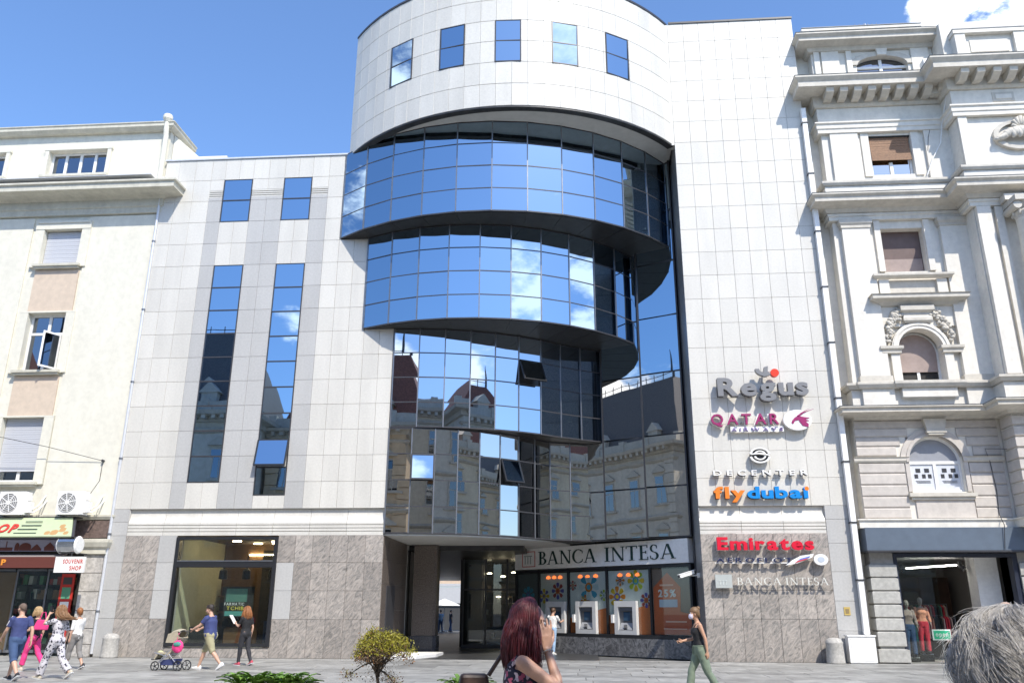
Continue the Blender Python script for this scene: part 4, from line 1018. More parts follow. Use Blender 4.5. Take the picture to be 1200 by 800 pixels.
# ---------------------------------------------------------------- neighbour on the right: ornate classical palace
CL = mat('white classical stucco', (.74, .70, .62), .7, .06, 5, .03, 40, stain=.13)
CL2 = mat('beige rusticated stucco', (.55, .505, .455), .75, .07, 5, .04, 36, rnd=.05, stain=.10)
CLT = mat('beige stone moulding', (.58, .54, .465), .7, .08, 5, stain=.14)
ZINC = mat('zinc flashing', (.20, .21, .225), .4, .1)
PB = thing('classical_palace', 'ornate white classical palace with modillion cornices, pilasters and arched windows', 'building', (0, 0, 0))
A0, A1, XE = 10.12, 14.98, 24.0     # plain bay, then the projecting pavilion
AV = -.9                            # plane of the pavilion
path = [(A0, .6), (A0, 0), (A1, 0), (A1, AV), (XE, AV)]
def band(name, prof, m_=None, pth=None, out=0.0):
    q = MB(); q.sweep([(d + out, z) for d, z in prof], pth or path); return q.build(name, m_ or CL, PB)
holes = [(11.93, 13.55, 17.97, 19.72), (11.85, 13.44, 13.84, 15.64), (11.86, 13.46, 9.6, 11.6), (11.67, 13.5, 5.58, 7.5), (11.9, 13.95, 22.4, 23.5)]
m = MB()
for a, b_, c, d in rect_cells([A0, A1], [8.5, 24.3], holes, .004): m.box(a, b_, .0, .5, c, d)
m.box(9.52, A1, .5, 8, 4.6, 24.3); m.box(9.52, 10.55, .5, 8, 0, 4.6); m.box(A1 + .02, XE, AV + .02, 8, 4.6, 24.28)
for a, b_, c, d in rect_cells([9.94, A1], [4.6, 8.5], holes, .004): m.box(a, b_, .0, .5, c, d)
m.build('wall', CL, PB)
def arch(name, cx, zs, r, x0, x1, zt, y0, y1, m_, parent):
    """wall piece filling the corners above an arch"""
    q = MB(); n = 20
    ar = [(cx + r * cos(pi * k / n), zs + r * sin(pi * k / n)) for k in range(n + 1)]
    for k in range(n):
        (xa, za), (xb, zb) = ar[k], ar[k + 1]
        ta = (max(x0, min(x1, xa)), zt); tb = (max(x0, min(x1, xb)), zt)
        q.slabxz([(xb, zb), (xa, za), ta, tb], y0, y1)
    return q.build(name, m_, parent)
def ring(name, cx, zs, r0, r1, y0, y1, m_, parent, n=20, leg=None):
    q = MB()
    for k in range(n):
        t0, t1 = pi * k / n, pi * (k + 1) / n
        q.slabxz([(cx + r1 * cos(t0), zs + r1 * sin(t0)), (cx + r1 * cos(t1), zs + r1 * sin(t1)), (cx + r0 * cos(t1), zs + r0 * sin(t1)), (cx + r0 * cos(t0), zs + r0 * sin(t0))], y0, y1)
    if leg is not None:
        q.box(cx - r1, cx - r0, y0 + .001, y1, leg, zs); q.box(cx + r0, cx + r1, y0 + .001, y1, leg, zs)
    return q.build(name, m_, parent)
# rusticated storey
cz = [4.66, 5.03, 5.42, 5.82, 6.22, 6.60]
cz2 = [6.82, 7.17, 7.51, 7.83, 8.12]
acx, azs, ar_ = 12.6, 6.62, .92
for j in range(len(cz) - 1):
    for a, b_ in ((9.95, acx - 1.1), (acx + 1.1, 14.85)):
        q = MB(); z0, z1 = cz[j] + .012, cz[j + 1] - .012; q.sweep([(-.05, z0 - .02), (.0, z0), (.03, z0 + .035), (.03, z1 - .035), (.0, z1), (-.05, z1 + .02)], [(a, -.02), (b_, -.02)]); q.build('rustic_block', CL2, PB)
for j in range(len(cz2) - 1):
    zm = (cz2[j] + cz2[j + 1]) / 2; rr = 1.32; dxx = sqrt(max(0, rr * rr - (zm - azs) ** 2)) if zm - azs < rr else 0
    for a, b_ in ((9.95, acx - dxx - .04), (acx + dxx + .04, 14.85)):
        q = MB(); z0, z1 = cz2[j] + .012, cz2[j + 1] - .012; q.sweep([(-.05, z0 - .02), (.0, z0), (.03, z0 + .035), (.03, z1 - .035), (.0, z1), (-.05, z1 + .02)], [(a, -.02), (b_, -.02)]); q.build('rustic_block', CL2, PB)
for k in range(24):       # pavilion courses beyond
    z0 = 4.66 + .38 * (k % 9)
    if k < 9:
        q = MB(); q.sweep([(-.05, z0), (.04, z0 + .04), (.04, z0 + .33), (-.05, z0 + .36)], [(A1, -.1), (A1, AV - .02), (XE, AV - .02)]); q.build('rustic_block', CL2, PB)
for a, b_ in ((9.8, acx - .92), (acx + .92, 14.9)):
    q = MB(); q.sweep([(0, 6.6), (.06, 6.6), (.1, 6.66), (.1, 6.76), (.14, 6.79), (0, 6.82)], [(a, -.0), (b_, -.0)]); q.build('impost', CLT, PB)
ring('archivolt', acx, azs, ar_, 1.2, -.07, .03, CL2, PB); ring('archivolt', acx, azs, ar_ - .0, 1.02, -.11, .03, CL2, PB)
arch('arch_corner', acx, azs, ar_, 11.67 - .1, 13.5 + .1, 7.56, .05, .3, CL2, PB)
q = MB(); q.box(acx - ar_ - .14, acx - ar_, -.06, .3, 5.58, azs); q.box(acx + ar_, acx + ar_ + .14, -.06, .3, 5.58, azs); q.build('jamb', CL2, PB)
q = MB(); q.slabxz([(12.42, 7.55), (12.95, 7.55), (13.1, 8.13), (12.3, 8.13)], -.24, -.0); q.box(12.36, 13.04, -.27, -.01, 7.62, 7.72); q.build('keystone', CLT, PB)
# arched window behind
def arched_window(cx, zs, r, z0, y, sashes, label=None):
    w_ = part('arched_window', PB)
    f = MB(); n = 18
    for k in range(n):
        t0, t1 = pi * k / n, pi * (k + 1) / n
        f.slabxz([(cx + r * cos(t0), zs + r * sin(t0)), (cx + r * cos(t1), zs + r * sin(t1)), (cx + (r - .09) * cos(t1), zs + (r - .09) * sin(t1)), (cx + (r - .09) * cos(t0), zs + (r - .09) * sin(t0))], y, y + .08)
    f.box(cx - r, cx - r + .09, y, y + .08, z0, zs); f.box(cx + r - .09, cx + r, y, y + .08, z0, zs); f.box(cx - r + .09, cx + r - .09, y - .004, y + .08, zs - .05, zs + .05); f.box(cx - .05, cx + .05, y - .003, y + .08, z0, zs - .05); f.box(cx - r + .09, cx + r - .09, y - .002, y + .08, z0, z0 + .09)
    f.build('frame', M['white_paint'], w_)
    p = MB(); p.slabxz([(cx + (r - .05) * cos(pi * k / n), zs + (r - .05) * sin(pi * k / n)) for k in range(n + 1)], y + .04, y + .05); p.build('pane', sashes[0], w_)
    for s_ in (-1, 1):
        p = MB(); xa, xb = sorted((cx + s_ * .05, cx + s_ * (r - .09))); p.box(xa, xb, y + .04, y + .05, z0 + .09, zs - .05); p.build('pane', sashes[1], w_)
    b_ = MB(); b_.box(cx - r, cx + r, y + .3, y + .34, z0, zs + r); b_.build('back', M['dark'], w_)
    return w_
WHITEGLASS = mat('white covered glass', (.62, .64, .68), .25, .04)
w1 = arched_window(acx, azs, ar_, 5.58, .16, (mat('grey covered glass', (.30, .31, .34), .3, .04), WHITEGLASS))
for s_ in (-1, 1):
    q = MB(); cx = acx + s_ * .45
    for r, row in enumerate(((-.2, .1), (-.26, .0, .2))):
        for x in row: q.box(cx + x, cx + x + (.16 if r == 0 else .12), .19, .2, 6.28 - r * .2, 6.42 - r * .2)
    for k in range(3): q.box(cx - .24 + .02 * k, cx + .26, .19, .2, 5.98 - .035 * k, 5.99 - .035 * k)
    q.build('window_print', M['frame'], w1)
q = MB(); q.box(11.5, 13.75, -.2, .16, 5.40, 5.52); q.box(11.58, 13.68, -.13, .16, 5.30, 5.40); q.build('window_sill', CLT, PB)
q = MB(); q.box(11.72, 13.66, -.06, .05, 4.68, 5.30); q.build('apron', CL2, PB)
# lower cornice, pedestal band
band('cornice', [(0, 8.12), (.16, 8.14), (.2, 8.22), (.72, 8.28), (.72, 8.40), (.8, 8.44), (.8, 8.48), (0, 8.60)], CLT)
band('flashing', [(.0, 8.605), (.8, 8.485), (.82, 8.50), (0, 8.63)], ZINC)
band('pedestal_band', [(0, 8.60), (.12, 8.60), (.12, 9.22), (0, 9.22)])
band('sill_band', [(0, 9.22), (.2, 9.24), (.26, 9.32), (.32, 9.36), (.32, 9.44), (0, 9.50)], CLT)
for a, b_ in ((10.34, 11.45), (13.95, 15.05)):
    q = MB(); q.box(a, b_, -.26, -.121, 8.62, 9.22); q.build('pedestal', CL, PB)
    q = MB(); q.sweep([(0, 9.22), (.12, 9.25), (.2, 9.36), (.2, 9.44), (0, 9.51)], [(a, -.1), (a, -.24), (b_, -.24), (b_, -.1)]); q.build('pedestal_cap', CLT, PB)
q = MB(); q.box(11.7, 13.6, -.34, -.121, 8.9, 9.22); q.build('balcony_block', CL, PB)
q = MB(); q.sweep([(0, 9.23), (.1, 9.25), (.18, 9.36), (.18, 9.46), (0, 9.515)], [(11.6, -.1), (11.6, -.34), (13.72, -.34), (13.72, -.1)]); q.build('pedestal_cap', CLT, PB)
# main storey pilasters
for a, b_, n_ in ((10.38, 11.42, 'p'), (14.02, 15.02, 'p')):
    q = MB(); q.box(a, b_, -.2, -.0, 9.5, 15.6); q.build('pilaster', CL, PB)
    q = MB(); q.box(a - .06, b_ + .06, -.25, -.0, 9.5, 9.72); q.sweep([(0, 15.6), (.04, 15.62), (.04, 15.72), (.1, 15.8), (.1, 15.95), (0, 15.97)], [(a, 0), (a, -.2), (b_, -.2), (b_, 0)]); q.build('pilaster_capital', CLT, PB)
for a, b_ in ((11.62, 11.84), (13.46, 13.68)):
    q = MB(); q.box(a, b_, -.1, .3, 13.84, 15.95); q.build('jamb', CL, PB)
def brown_window(x0, x1, z0, z1, y, zsplit, lower):
    w_ = part('window', PB)
    f = MB(); f.box(x0, x0 + .08, y, y + .1, z0, z1); f.box(x1 - .08, x1, y, y + .1, z0, z1); f.box(x0 + .08, x1 - .08, y + .001, y + .1, z0, z0 + .08); f.box((x0 + x1) / 2 - .06, (x0 + x1) / 2 + .06, y + .002, y + .1, z0 + .08, zsplit)
    f.build('frame', M['white_paint'] if lower == 'glass' else flat('brown frame', (.14, .10, .085)), w_)
    p = MB(); p.box(x0 + .08, x1 - .08, y + .05, y + .06, z0 + .08, z1); p.build('pane', M['glass_grey'], w_)
    return w_
WOODSH = mat('brown wooden shutter', (.30, .155, .075), .6, .3, 12, sdir=(1, 1, 9), rnd=.1)
BLIND_SHADED = mat('shaded taupe blind', (.15, .105, .095), .7, .08, 4); MAUVE2 = mat('taupe blind', (.34, .265, .235), .7, .08, 4)
w3 = brown_window(11.86, 13.44, 13.84, 15.64, .36, 14.0, 'dark')
p = MB(); p.box(11.9, 13.4, .34, .355, 14.5, 15.64); p.build('blind', BLIND_SHADED, w3); p = MB(); p.box(11.9, 13.4, .338, .35, 13.9, 14.497); p.build('blind', MAUVE2, w3)  # upper blind darker: shadow of the window head put into its colour
q = MB(); q.sweep([(0, 13.46), (.06, 13.48), (.16, 13.56), (.16, 13.64), (0, 13.70)], [(11.42, .0), (11.42, -.22), (14.02, -.22), (14.02, 0)]); q.build('window_sill', CLT, PB)
for a, b_ in ((11.48, 11.84), (13.58, 13.94)):
    q = MB(); q.box(a, b_, -.2, -.0, 12.82, 13.46); q.build('bracket', CL, PB)
q = MB(); q.box(11.84, 13.58, -.08, -.0, 12.82, 13.46); q.build('apron', CLT, PB)
q = MB(); q.sweep([(0, 12.38), (.1, 12.42), (.2, 12.52), (.45, 12.6), (.45, 12.72), (.5, 12.76), (0, 12.82)], [(11.5, 0), (11.5, -.1), (14.06, -.1), (14.06, 0)]); q.build('hood', CLT, PB)
a2x, a2z, a2r = 12.66, 10.72, .80
arch('arch_corner', a2x, a2z, a2r, 11.86, 13.46, 11.62, .03, .3, CL, PB)
q = MB(); q.box(11.46, 14.1, -.1, -.0, 11.62, 12.38); q.build('spandrel', CL, PB)
ring('archivolt', a2x, a2z, a2r, 1.04, -.17, .03, CL, PB); ring('archivolt', a2x, a2z, .92, 1.0, -.2, .03, CL, PB)
for s_ in (-1, 1):
    xa, xb = sorted((a2x + s_ * .792, a2x + s_ * 1.1)); q = MB(); q.box(xa, xb, -.14, .3, 9.5, 10.55); q.build('jamb', CL, PB)
    xa, xb = sorted((a2x + s_ * .78, a2x + s_ * 1.36)); q = MB(); q.sweep([(0, 10.55), (.05, 10.58), (.05, 10.68), (.12, 10.74), (.12, 10.84), (0, 10.87)], [(xa, .0), (xa, -.16), (xb, -.16), (xb, 0)]); q.build('impost', CLT, PB)
    # garlands of fruit and leaves on both sides of the keystone
    g_ = MB()
    for k in range(120):
        t = random.random(); ax = a2x + s_ * (.42 + .75 * t + random.uniform(-.1, .1)); az = 12.26 - 1.05 * t * t + random.uniform(-.24, .12)
        if hypot(ax - a2x, az - a2z) < 1.06: continue
        r = random.uniform(.05, .10); g_.ell((ax, -.13 - random.uniform(0, .08), az), (r, r * .9, r * .8), 7, 5)
    tag(g_.build('garland', CLT, PB, smooth=True), kind='stuff')
q = MB(); q.sweep([(0, 11.75), (.06, 11.72), (.14, 11.8), (.14, 11.9), (.1, 12.0), (.1, 12.1), (.22, 12.18), (.22, 12.36), (0, 12.38)], [(12.28, -.05), (12.28, -.14), (13.04, -.14), (13.04, -.05)]); q.build('keystone', CLT, PB)
w2 = arched_window(a2x, a2z, a2r, 9.6, .42, (M['dark'], M['dark']))
p = MB(); p.slabxz([(a2x - .7, 10.0), (a2x + .7, 10.0), (a2x + .72, 10.7)] + [(a2x + .72 * cos(k * pi / 12), 10.72 + .72 * sin(k * pi / 12)) for k in range(13)] + [(a2x - .72, 10.7)], .39, .41); p.build('blind', MAUVE2, w2)
# upper entablature and cornice
band('architrave', [(0, 15.97), (.16, 15.97), (.16, 16.12), (.2, 16.14), (.2, 16.24), (0, 16.24)])
band('cornice', [(0, 16.24), (.24, 16.26), (.34, 16.4), (.8, 16.5), (.8, 16.66), (.9, 16.74), (.9, 16.80), (0, 16.95)], CLT)
band('flashing', [(.0, 16.955), (.9, 16.805), (.92, 16.82), (0, 16.98)], ZINC)
band('pedestal_band', [(0, 16.95), (.15, 16.95), (.15, 17.45), (0, 17.45)])
band('sill_band', [(0, 17.45), (.22, 17.47), (.28, 17.55), (.28, 17.64), (0, 17.70)], CLT)
for a, b_ in ((10.42, 11.5), (14.05, 15.05)):
    q = MB(); q.box(a, b_, -.12, -.0, 17.7, 19.84); q.build('pilaster', CL, PB)
for a, b_ in ((11.62, 11.92), (13.56, 13.86)):
    q = MB(); q.box(a, b_, -.06, .3, 17.9, 19.84); q.build('jamb', CL, PB)
w4 = brown_window(11.94, 13.54, 17.97, 19.72, .16, 18.6, 'glass')
for k in range(10):
    p = MB(); z = 18.62 + k * .11; yy = .06 - (.0 if k > 4 else (.05 - .01 * k)); p.box(11.98, 13.5, yy, yy + .03, z, z + .1); p.build('shutter_slat', WOODSH, w4)
p = MB(); p.box(11.94, 13.54, .02, .16, 19.66, 19.78); p.build('shutter_box', M['dark'], w4)
band('architrave', [(0, 19.84), (.16, 19.84), (.16, 20.0), (.2, 20.03), (.2, 20.2), (.26, 20.24), (.26, 20.3), (0, 20.33)])
band('frieze', [(0, 20.33), (.08, 20.33), (.08, 21.0), (0, 21.0)])
band('cornice', [(0, 21.0), (.16, 21.02), (.22, 21.12), (.24, 21.5), (.95, 21.52), (.95, 21.74), (1.08, 21.88), (1.08, 21.95), (0, 22.1)], CLT)
band('flashing', [(.0, 22.105), (1.08, 21.955), (1.10, 21.97), (0, 22.13)], ZINC)
q0 = MB(); q0.sweep([(0, .02), (.3, .0), (.62, .16), (.66, .34), (0, .34)], [(0, 0), (.3, 0)])
mod = q0.mesh('modillion', CLT)
for x in [A0 + .15 + .545 * k for k in range(10)]: link('modillion', mod, PB, (x, -.2, 21.17))
for x in [A1 + .1 + .6 * k for k in range(14)]: link('modillion', mod, PB, (x, AV - .2, 21.17))
for y_ in (-.62,): link('modillion', mod, PB, (A1 - .2, y_ + .3, 21.17), -pi / 2)
# attic
aw = part('attic_window', PB)
p = MB(); p.box(11.9, 13.95, .2, .22, 22.4, 23.3); p.slabxz([(11.9, 23.05)] + [(13.95 , 23.05)] + [(12.92 + 1.03 * cos(k * pi / 10), 23.05 + .42 * sin(k * pi / 10)) for k in range(11)][1:-1], .21, .23); p.build('pane', M['glass_dark'], aw)
f = MB(); f.box(12.86, 12.98, .14, .2, 22.2, 23.4); f.box(11.9, 13.95, .139, .2, 22.98, 23.08); f.build('frame', M['white_paint'], aw)
q = MB()
for k in range(14):
    t0, t1 = pi * k / 14, pi * (k + 1) / 14
    e = lambda t, r, h: (12.92 + r * cos(t), 23.05 + h * sin(t))
    q.slabxz([e(t0, 1.28, .62), e(t1, 1.28, .62), e(t1, 1.0, .40), e(t0, 1.0, .40)], -.08, .2)
q.build('archivolt', CLT, PB)
q = MB(); q.slabxz([(12.75, 23.45), (13.1, 23.45), (13.16, 23.75), (12.7, 23.75)], -.16, -.08); q.build('keystone', CL, PB)
for a, b_ in ((10.2, 10.42), (10.5, 11.2), (11.5, 11.72), (14.1, 14.8)):
    q = MB(); q.box(a, b_, -.1, -.0, 22.1, 23.75); q.build('pilaster', CL, PB)
apath = [(A0, .6), (A0, 0), (A1 - .1, 0), (A1 - .1, 3)]
band('attic_cornice', [(0, 23.72), (.14, 23.74), (.2, 23.9), (.6, 23.96), (.6, 24.1), (.72, 24.2), (.72, 24.26), (0, 24.36)], CLT, apath)
band('flashing', [(.0, 24.365), (.72, 24.265), (.74, 24.28), (0, 24.39)], ZINC, apath)
q = MB(); q.box(9.98, 14.8, .1, .5, 24.39, 24.5); q.box(9.9, 14.8, .08, .52, 24.95, 25.08)
for a, b_ in ((9.9, 10.4), (11.2, 11.7), (13.0, 13.5), (14.3, 14.8)): q.box(a, b_, .1, .5, 24.5, 24.95)
q.build('roof_parapet', CL, PB)
q = MB(); q.box(9.9, 14.8, .3, .34, 24.5, 24.95); q.build('parapet_infill', CLT, PB)
q = MB(); q.box(9.9, 14.82, .05, .55, 25.08, 25.1); q.build('flashing', ZINC, PB)
# pavilion: balustrade, plaque, oval window with shell carving, column
q = MB(); q.box(A1 + .35, XE, AV - .35, AV + .1, 22.15, 22.4); q.box(A1 + .3, XE, AV - .4, AV + .12, 23.45, 23.62); q.box(A1 + .35, A1 + .75, AV - .36, AV + .1, 22.4, 23.45); q.box(A1 + 2.6, A1 + 3.2, AV - .36, AV + .1, 22.4, 23.45); q.box(A1 + .75, XE, AV - .2, AV + .05, 22.4, 23.45); q.build('roof_parapet', CL, PB)
q = MB(); q.box(A1 + .95, A1 + 2.4, AV - .24, AV - .2, 22.65, 23.2); q.build('parapet_panel', CL, PB)
q = MB(); q.box(A1 + .28, XE, AV - .42, AV + .14, 23.62, 23.645); q.build('flashing', ZINC, PB)
q = MB(); q.box(16.45, 17.25, AV - .11, AV - .07, 20.45, 20.85); q.build('plaque', CLT, PB)
q = MB(); q.box(16.55, 17.15, AV - .13, AV - .11, 20.55, 20.75); q.build('plaque', CL, PB)
q = MB(); q.box(A1 + .02, A1 + .35, AV - .1, AV, 17.7, 19.84); q.build('pilaster', CL, PB)
ov = MB()
for k in range(24):
    t0, t1 = 2 * pi * k / 24, 2 * pi * (k + 1) / 24; e = lambda t, s_: (17.1 + .92 * s_ * cos(t), 18.95 + .62 * s_ * sin(t))
    ov.slabxz([e(t0, 1), e(t1, 1), e(t1, .78), e(t0, .78)], AV - .14, AV + .02)
ov.build('oval_surround', CLT, PB)
p = MB(); p.slabxz([(17.1 + .75 * cos(2 * pi * k / 24), 18.95 + .5 * sin(2 * pi * k / 24)) for k in range(24)], AV - .03, AV + .0); p.build('oval_pane', CL, PB)
sc = MB()
for k in range(30):
    t = k / 29; x = 16.25 + 1.7 * t; z = 18.62 + .26 * sin(t * pi) + random.uniform(-.06, .06); sc.ell((x, AV - .18 - .1 * sin(t * pi), z + .12), (.12, .12, .08 + .12 * sin(t * pi)), 8, 6)
for k in range(7): sc.tube([(17.2, AV - .15, 19.2), (17.2 + .35 * cos(k * pi / 6), AV - .28, 19.25 + .4 * sin(k * pi / 6))], [.04, .09], 7)
tag(sc.build('shell_carving', CLT, PB, smooth=True), kind='stuff')
q = MB(); q.box(A1 + .05, A1 + .55, AV - .18, AV, 9.5, 15.95); q.box(A1 + .72, A1 + 1.0, AV - .12, AV, 9.5, 15.95); q.build('pilaster', CL, PB)
for x in (16.5, 20.2):
    q = MB(); q.lathe([(.46, 9.5), (.46, 9.62), (.42, 9.7), (.38, 9.85), (.375, 11), (.33, 15.2), (.36, 15.24)], x, AV - .55, 22); q.build('column', CL, PB, smooth=True)
    q = MB(); q.lathe([(.34, 15.2), (.42, 15.4), (.36, 15.5), (.5, 15.75)], x, AV - .55, 16); q.box(x - .52, x + .52, AV - 1.05, AV - .02, 15.75, 15.96)
    for s_ in (-1, 1): q.tube([(x + s_ * .42, AV - .95, 15.6), (x + s_ * .42, AV - .15, 15.6)], .15, 12)
    for k in range(10): t = 2 * pi * k / 10; q.ell((x + .4 * cos(t), AV - .55 + .4 * sin(t), 15.42), (.07, .07, .13), 6, 5)
    q.build('column_capital', CLT, PB)
    q = MB(); q.box(x - .5, x + .5, AV - 1.05, AV, 8.6, 9.5); q.build('pedestal', CL, PB)
band('entablature_block', [(0, 16.0), (.55, 16.0), (.55, 16.24), (0, 16.24)], CL, [(15.9, AV), (17.1, AV)])
# ground floor of the palace: piers of blocks, dark fascia, shop
for k, (za, zb) in enumerate(((0, .46), (.5, 1.0), (1.0, 1.42), (1.42, 1.85), (1.85, 2.28), (2.28, 2.71), (2.71, 3.16))):
    q = MB(); e = .05 if k == 0 else 0
    q.sweep([(-.1, za + .01), (.0, za + .012), (.05 + e, za + .04), (.05 + e, zb - .04), (.0, zb - .012), (-.1, zb - .01)], [(9.9, .5), (9.9, -.05), (10.7, -.05), (10.7, .5)]); q.build('pier_block', mat('grey pier stone', (.43, .42, .385), .8, .12, 8, .1, 30, rnd=.08, stain=.1) if k == 0 else bpy.data.materials['grey pier stone'], PB)
q = MB(); q.box(9.92, 10.68, -.04, 1.2, 0, 3.56); q.build('pier', mat('grey stucco', (.30, .29, .27), .8, .1), PB); q = MB(); q.box(14.75, 15.7, -.04, 1.2, 0, 3.56); q.build('pier', bpy.data.materials['grey stucco'], PB); q = MB(); q.box(15.702, XE, AV, 1.2, 0, 4.4); q.build('pier', bpy.data.materials['grey stucco'], PB)
for k in range(7):
    q = MB(); q.sweep([(-.05, .46 * k + .01), (.05, .46 * k + .04), (.05, .46 * k + .42), (-.05, .46 * k + .45)], [(14.8, .3), (14.8, -.06), (15.65, -.06)]); q.build('pier_block', bpy.data.materials['grey pier stone'], PB)
q = MB(); q.box(9.76, XE, -.42, .5, 3.58, 4.33); q.build('fascia', mat('slate blue fascia', (.105, .135, .175), .45, .06, 3), PB)
q = MB(); q.box(9.76, XE, -.44, .5, 3.52, 3.58); q.build('fascia_edge', M['frame'], PB)
band('string_course', [(0, 4.33), (.18, 4.34), (.18, 4.56), (.24, 4.6), (.24, 4.64), (0, 4.67)], CL, [(9.86, .3), (9.86, -.02), (A1, -.02), (A1, AV), (XE, AV)])
q = MB(); q.box(10.7, 14.75, 6.0, 6.1, 0, 3.6); q.box(10.6, 10.7, .3, 6, 0, 3.6); q.box(14.75, 14.85, .3, 6, 0, 3.6); q.build('shop_wall', flat('shop plaster', (.34, .32, .30)), PB)
q = MB(); q.box(10.6, 14.85, .1, 6.1, 3.45, 3.52); q.build('shop_ceiling', flat('shop ceiling', (.40, .39, .38)), PB)
q = MB(); q.box(12.1, 14.3, 4.6, 5.98, 0, 2.9); q.build('shop_backdrop', mat('dark brown backdrop', (.05, .022, .012), .6, .3, 2), PB)
q = MB(); q.box(13.75, 14.5, .9, 1.6, 0, 3.45); q.build('shop_pillar', M['white_paint'], PB)
q = MB(); q.box(14.58, 14.75, -.02, .3, 0, 3.5); q.box(10.7, 10.82, -.02, .3, 0, 3.5); q.box(10.82, 14.58, -.018, .3, 3.38, 3.5); q.build('shop_frame', mat('dark navy frame', (.02, .025, .045), .4, .1), PB)
q = MB(); q.bar((11.9, 2.2, 3.12), (13.4, 1.5, 3.2), .05, .05); q.build('lamp_tube', emis('white lamp', (1, .97, .9), 8), PB)
for x, y in ((11.6, 2.4), (11.9, 2.7), (13.5, 1.5)):
    q = MB(); q.tube([(x, y, 3.35), (x, y, 3.2), (x + .1, y - .1, 3.05)], [.03, .08, .1], 10); q.build('spotlight', M['frame'], PB)
q = MB(); q.box(10.82, 14.58, .3, 6, .0, .03); q.build('shop_floor', flat('shop floor', (.3, .28, .26)), PB)
p = MB(); p.box(10.82, 12.1, .12, .13, .08, 3.38); p.build('shop_pane', M['clear'], PB)

# things at the foot of the right wall and on it
a = thing('downpipe', 'white square downpipe with clamps between the white building and the palace', 'pipe', (9.50, -.13, 0))
q = MB(); q.box(-.11, .07, -.1, .08, .9, 21.0); q.build('tube', M['white_paint'], a)
q = MB()
for z in (2.6, 4.5, 6.6, 8.9, 11, 13.2, 15.5, 18, 20.3): q.box(-.14, .10, -.125, .1, z, z + .05)
q.build('clamp', M['frame'], a)
a = thing('utility_cabinet', 'white utility cabinet against the wall beside the stone bollard', 'cabinet', (9.2, -.3, 0))
q = MB(); q.box(-.42, .44, -.14, .22, .04, .84); q.build('body', M['white_paint'], a); q = MB(); q.box(-.45, .47, -.17, .22, .84, .88); q.box(-.4, .42, -.1, .2, 0, .04); q.build('lid', M['white_paint'], a); q = MB(); q.box(-.34, .36, -.152, -.14, .1, .78); q.build('door', M['white_paint'], a)
a = thing('wall_plate', 'small yellow plate on the grey stone beside the downpipe', 'plate', (8.98, -.012, 1.5))
q = MB(); q.box(-.1, .1, -.01, .01, 0, .26); q.build('plate', flat('plate yellow', (.5, .36, .1)), a); q = MB(); q.box(-.06, .06, -.014, -.01, .05, .2); q.build('plate_print', flat('plate dark', (.25, .18, .08)), a)
BOL = mat('bollard stone', (.46, .44, .40), .8, .15, 14, .15, 60, stain=.15)
for x, y, lab in ((-16.28, -.5, 'pale stone bollard at the left corner beside the passers-by'), (8.32, -.42, 'pale stone bollard beside the white utility cabinet')):
    a = thing('bollard', lab, 'bollard', (x, y, 0), 0, 'stone bollards at the wall'); q = MB()
    q.lathe([(.30, 0), (.29, .05), (.27, .6), (.28, .63), (.275, .66), (.23, .74), (.14, .79), (.02, .80)], 0, 0, 20); q.build('shaft', BOL, a, smooth=True)
a = thing('roof_antenna', 'thin television antenna on the roof of the palace', 'antenna', (13.0, 1.2, 24.3))
q = MB(); q.tube([(0, 0, 0), (0, 0, 1.75)], .025, 6); q.bar((-.55, 0, 1.6), (.5, 0, 1.65), .02, .02)
for k in range(6): q.bar((-.5 + .18 * k, -.2, 1.6), (-.5 + .18 * k, .2, 1.62), .015, .015)
q.build('mast', M['alu'], a)
a = thing('air_conditioner', 'white air conditioner on the main cornice ledge of the palace', 'air conditioner', (14.75, -.42, 22.1))
q = MB(); q.box(-.45, .45, -.2, .2, 0, .72); q.build('casing', M['white_paint'], a); q = MB(); q.tube([(-.1, -.215, .36), (-.1, -.2, .36)], .27, 20); q.build('fan', flat('fan grey', (.22, .22, .22)), a)
a = thing('hanging_cable', 'pale cable hanging down the front of the palace beside the wooden shutter', 'cable', (0, 0, 0))
q = MB(); q.tube([(14.95, -1.12, 22.0), (14.93, -1.13, 21.6), (14.9, -.5, 20.8), (14.75, -.25, 20.0), (14.6, -.2, 19.2), (14.2, -.2, 18.5), (13.9, -.18, 17.8)], .022, 6); q.build('cable', M['white_paint'], a)
q = MB(); q.tube([(14.5, -.1, 20.4), (14.2, -.12, 19.5), (14.1, -.12, 18.9)], .015, 5); q.build('dark_cable', M['frame'], a)
a = thing('wall_cable', 'thin dark cable hanging beside the arched window with white panes', 'cable', (0, 0, 0))
q = MB(); q.tube([(15.0, -.3, 7.0), (14.3, -.09, 7.05), (14.4, -.08, 6.6), (14.45, -.08, 5.6), (14.4, -.07, 4.8), (14.3, -.5, 4.4), (14.2, -.46, 3.6)], .014, 5); q.build('cable', M['frame'], a)
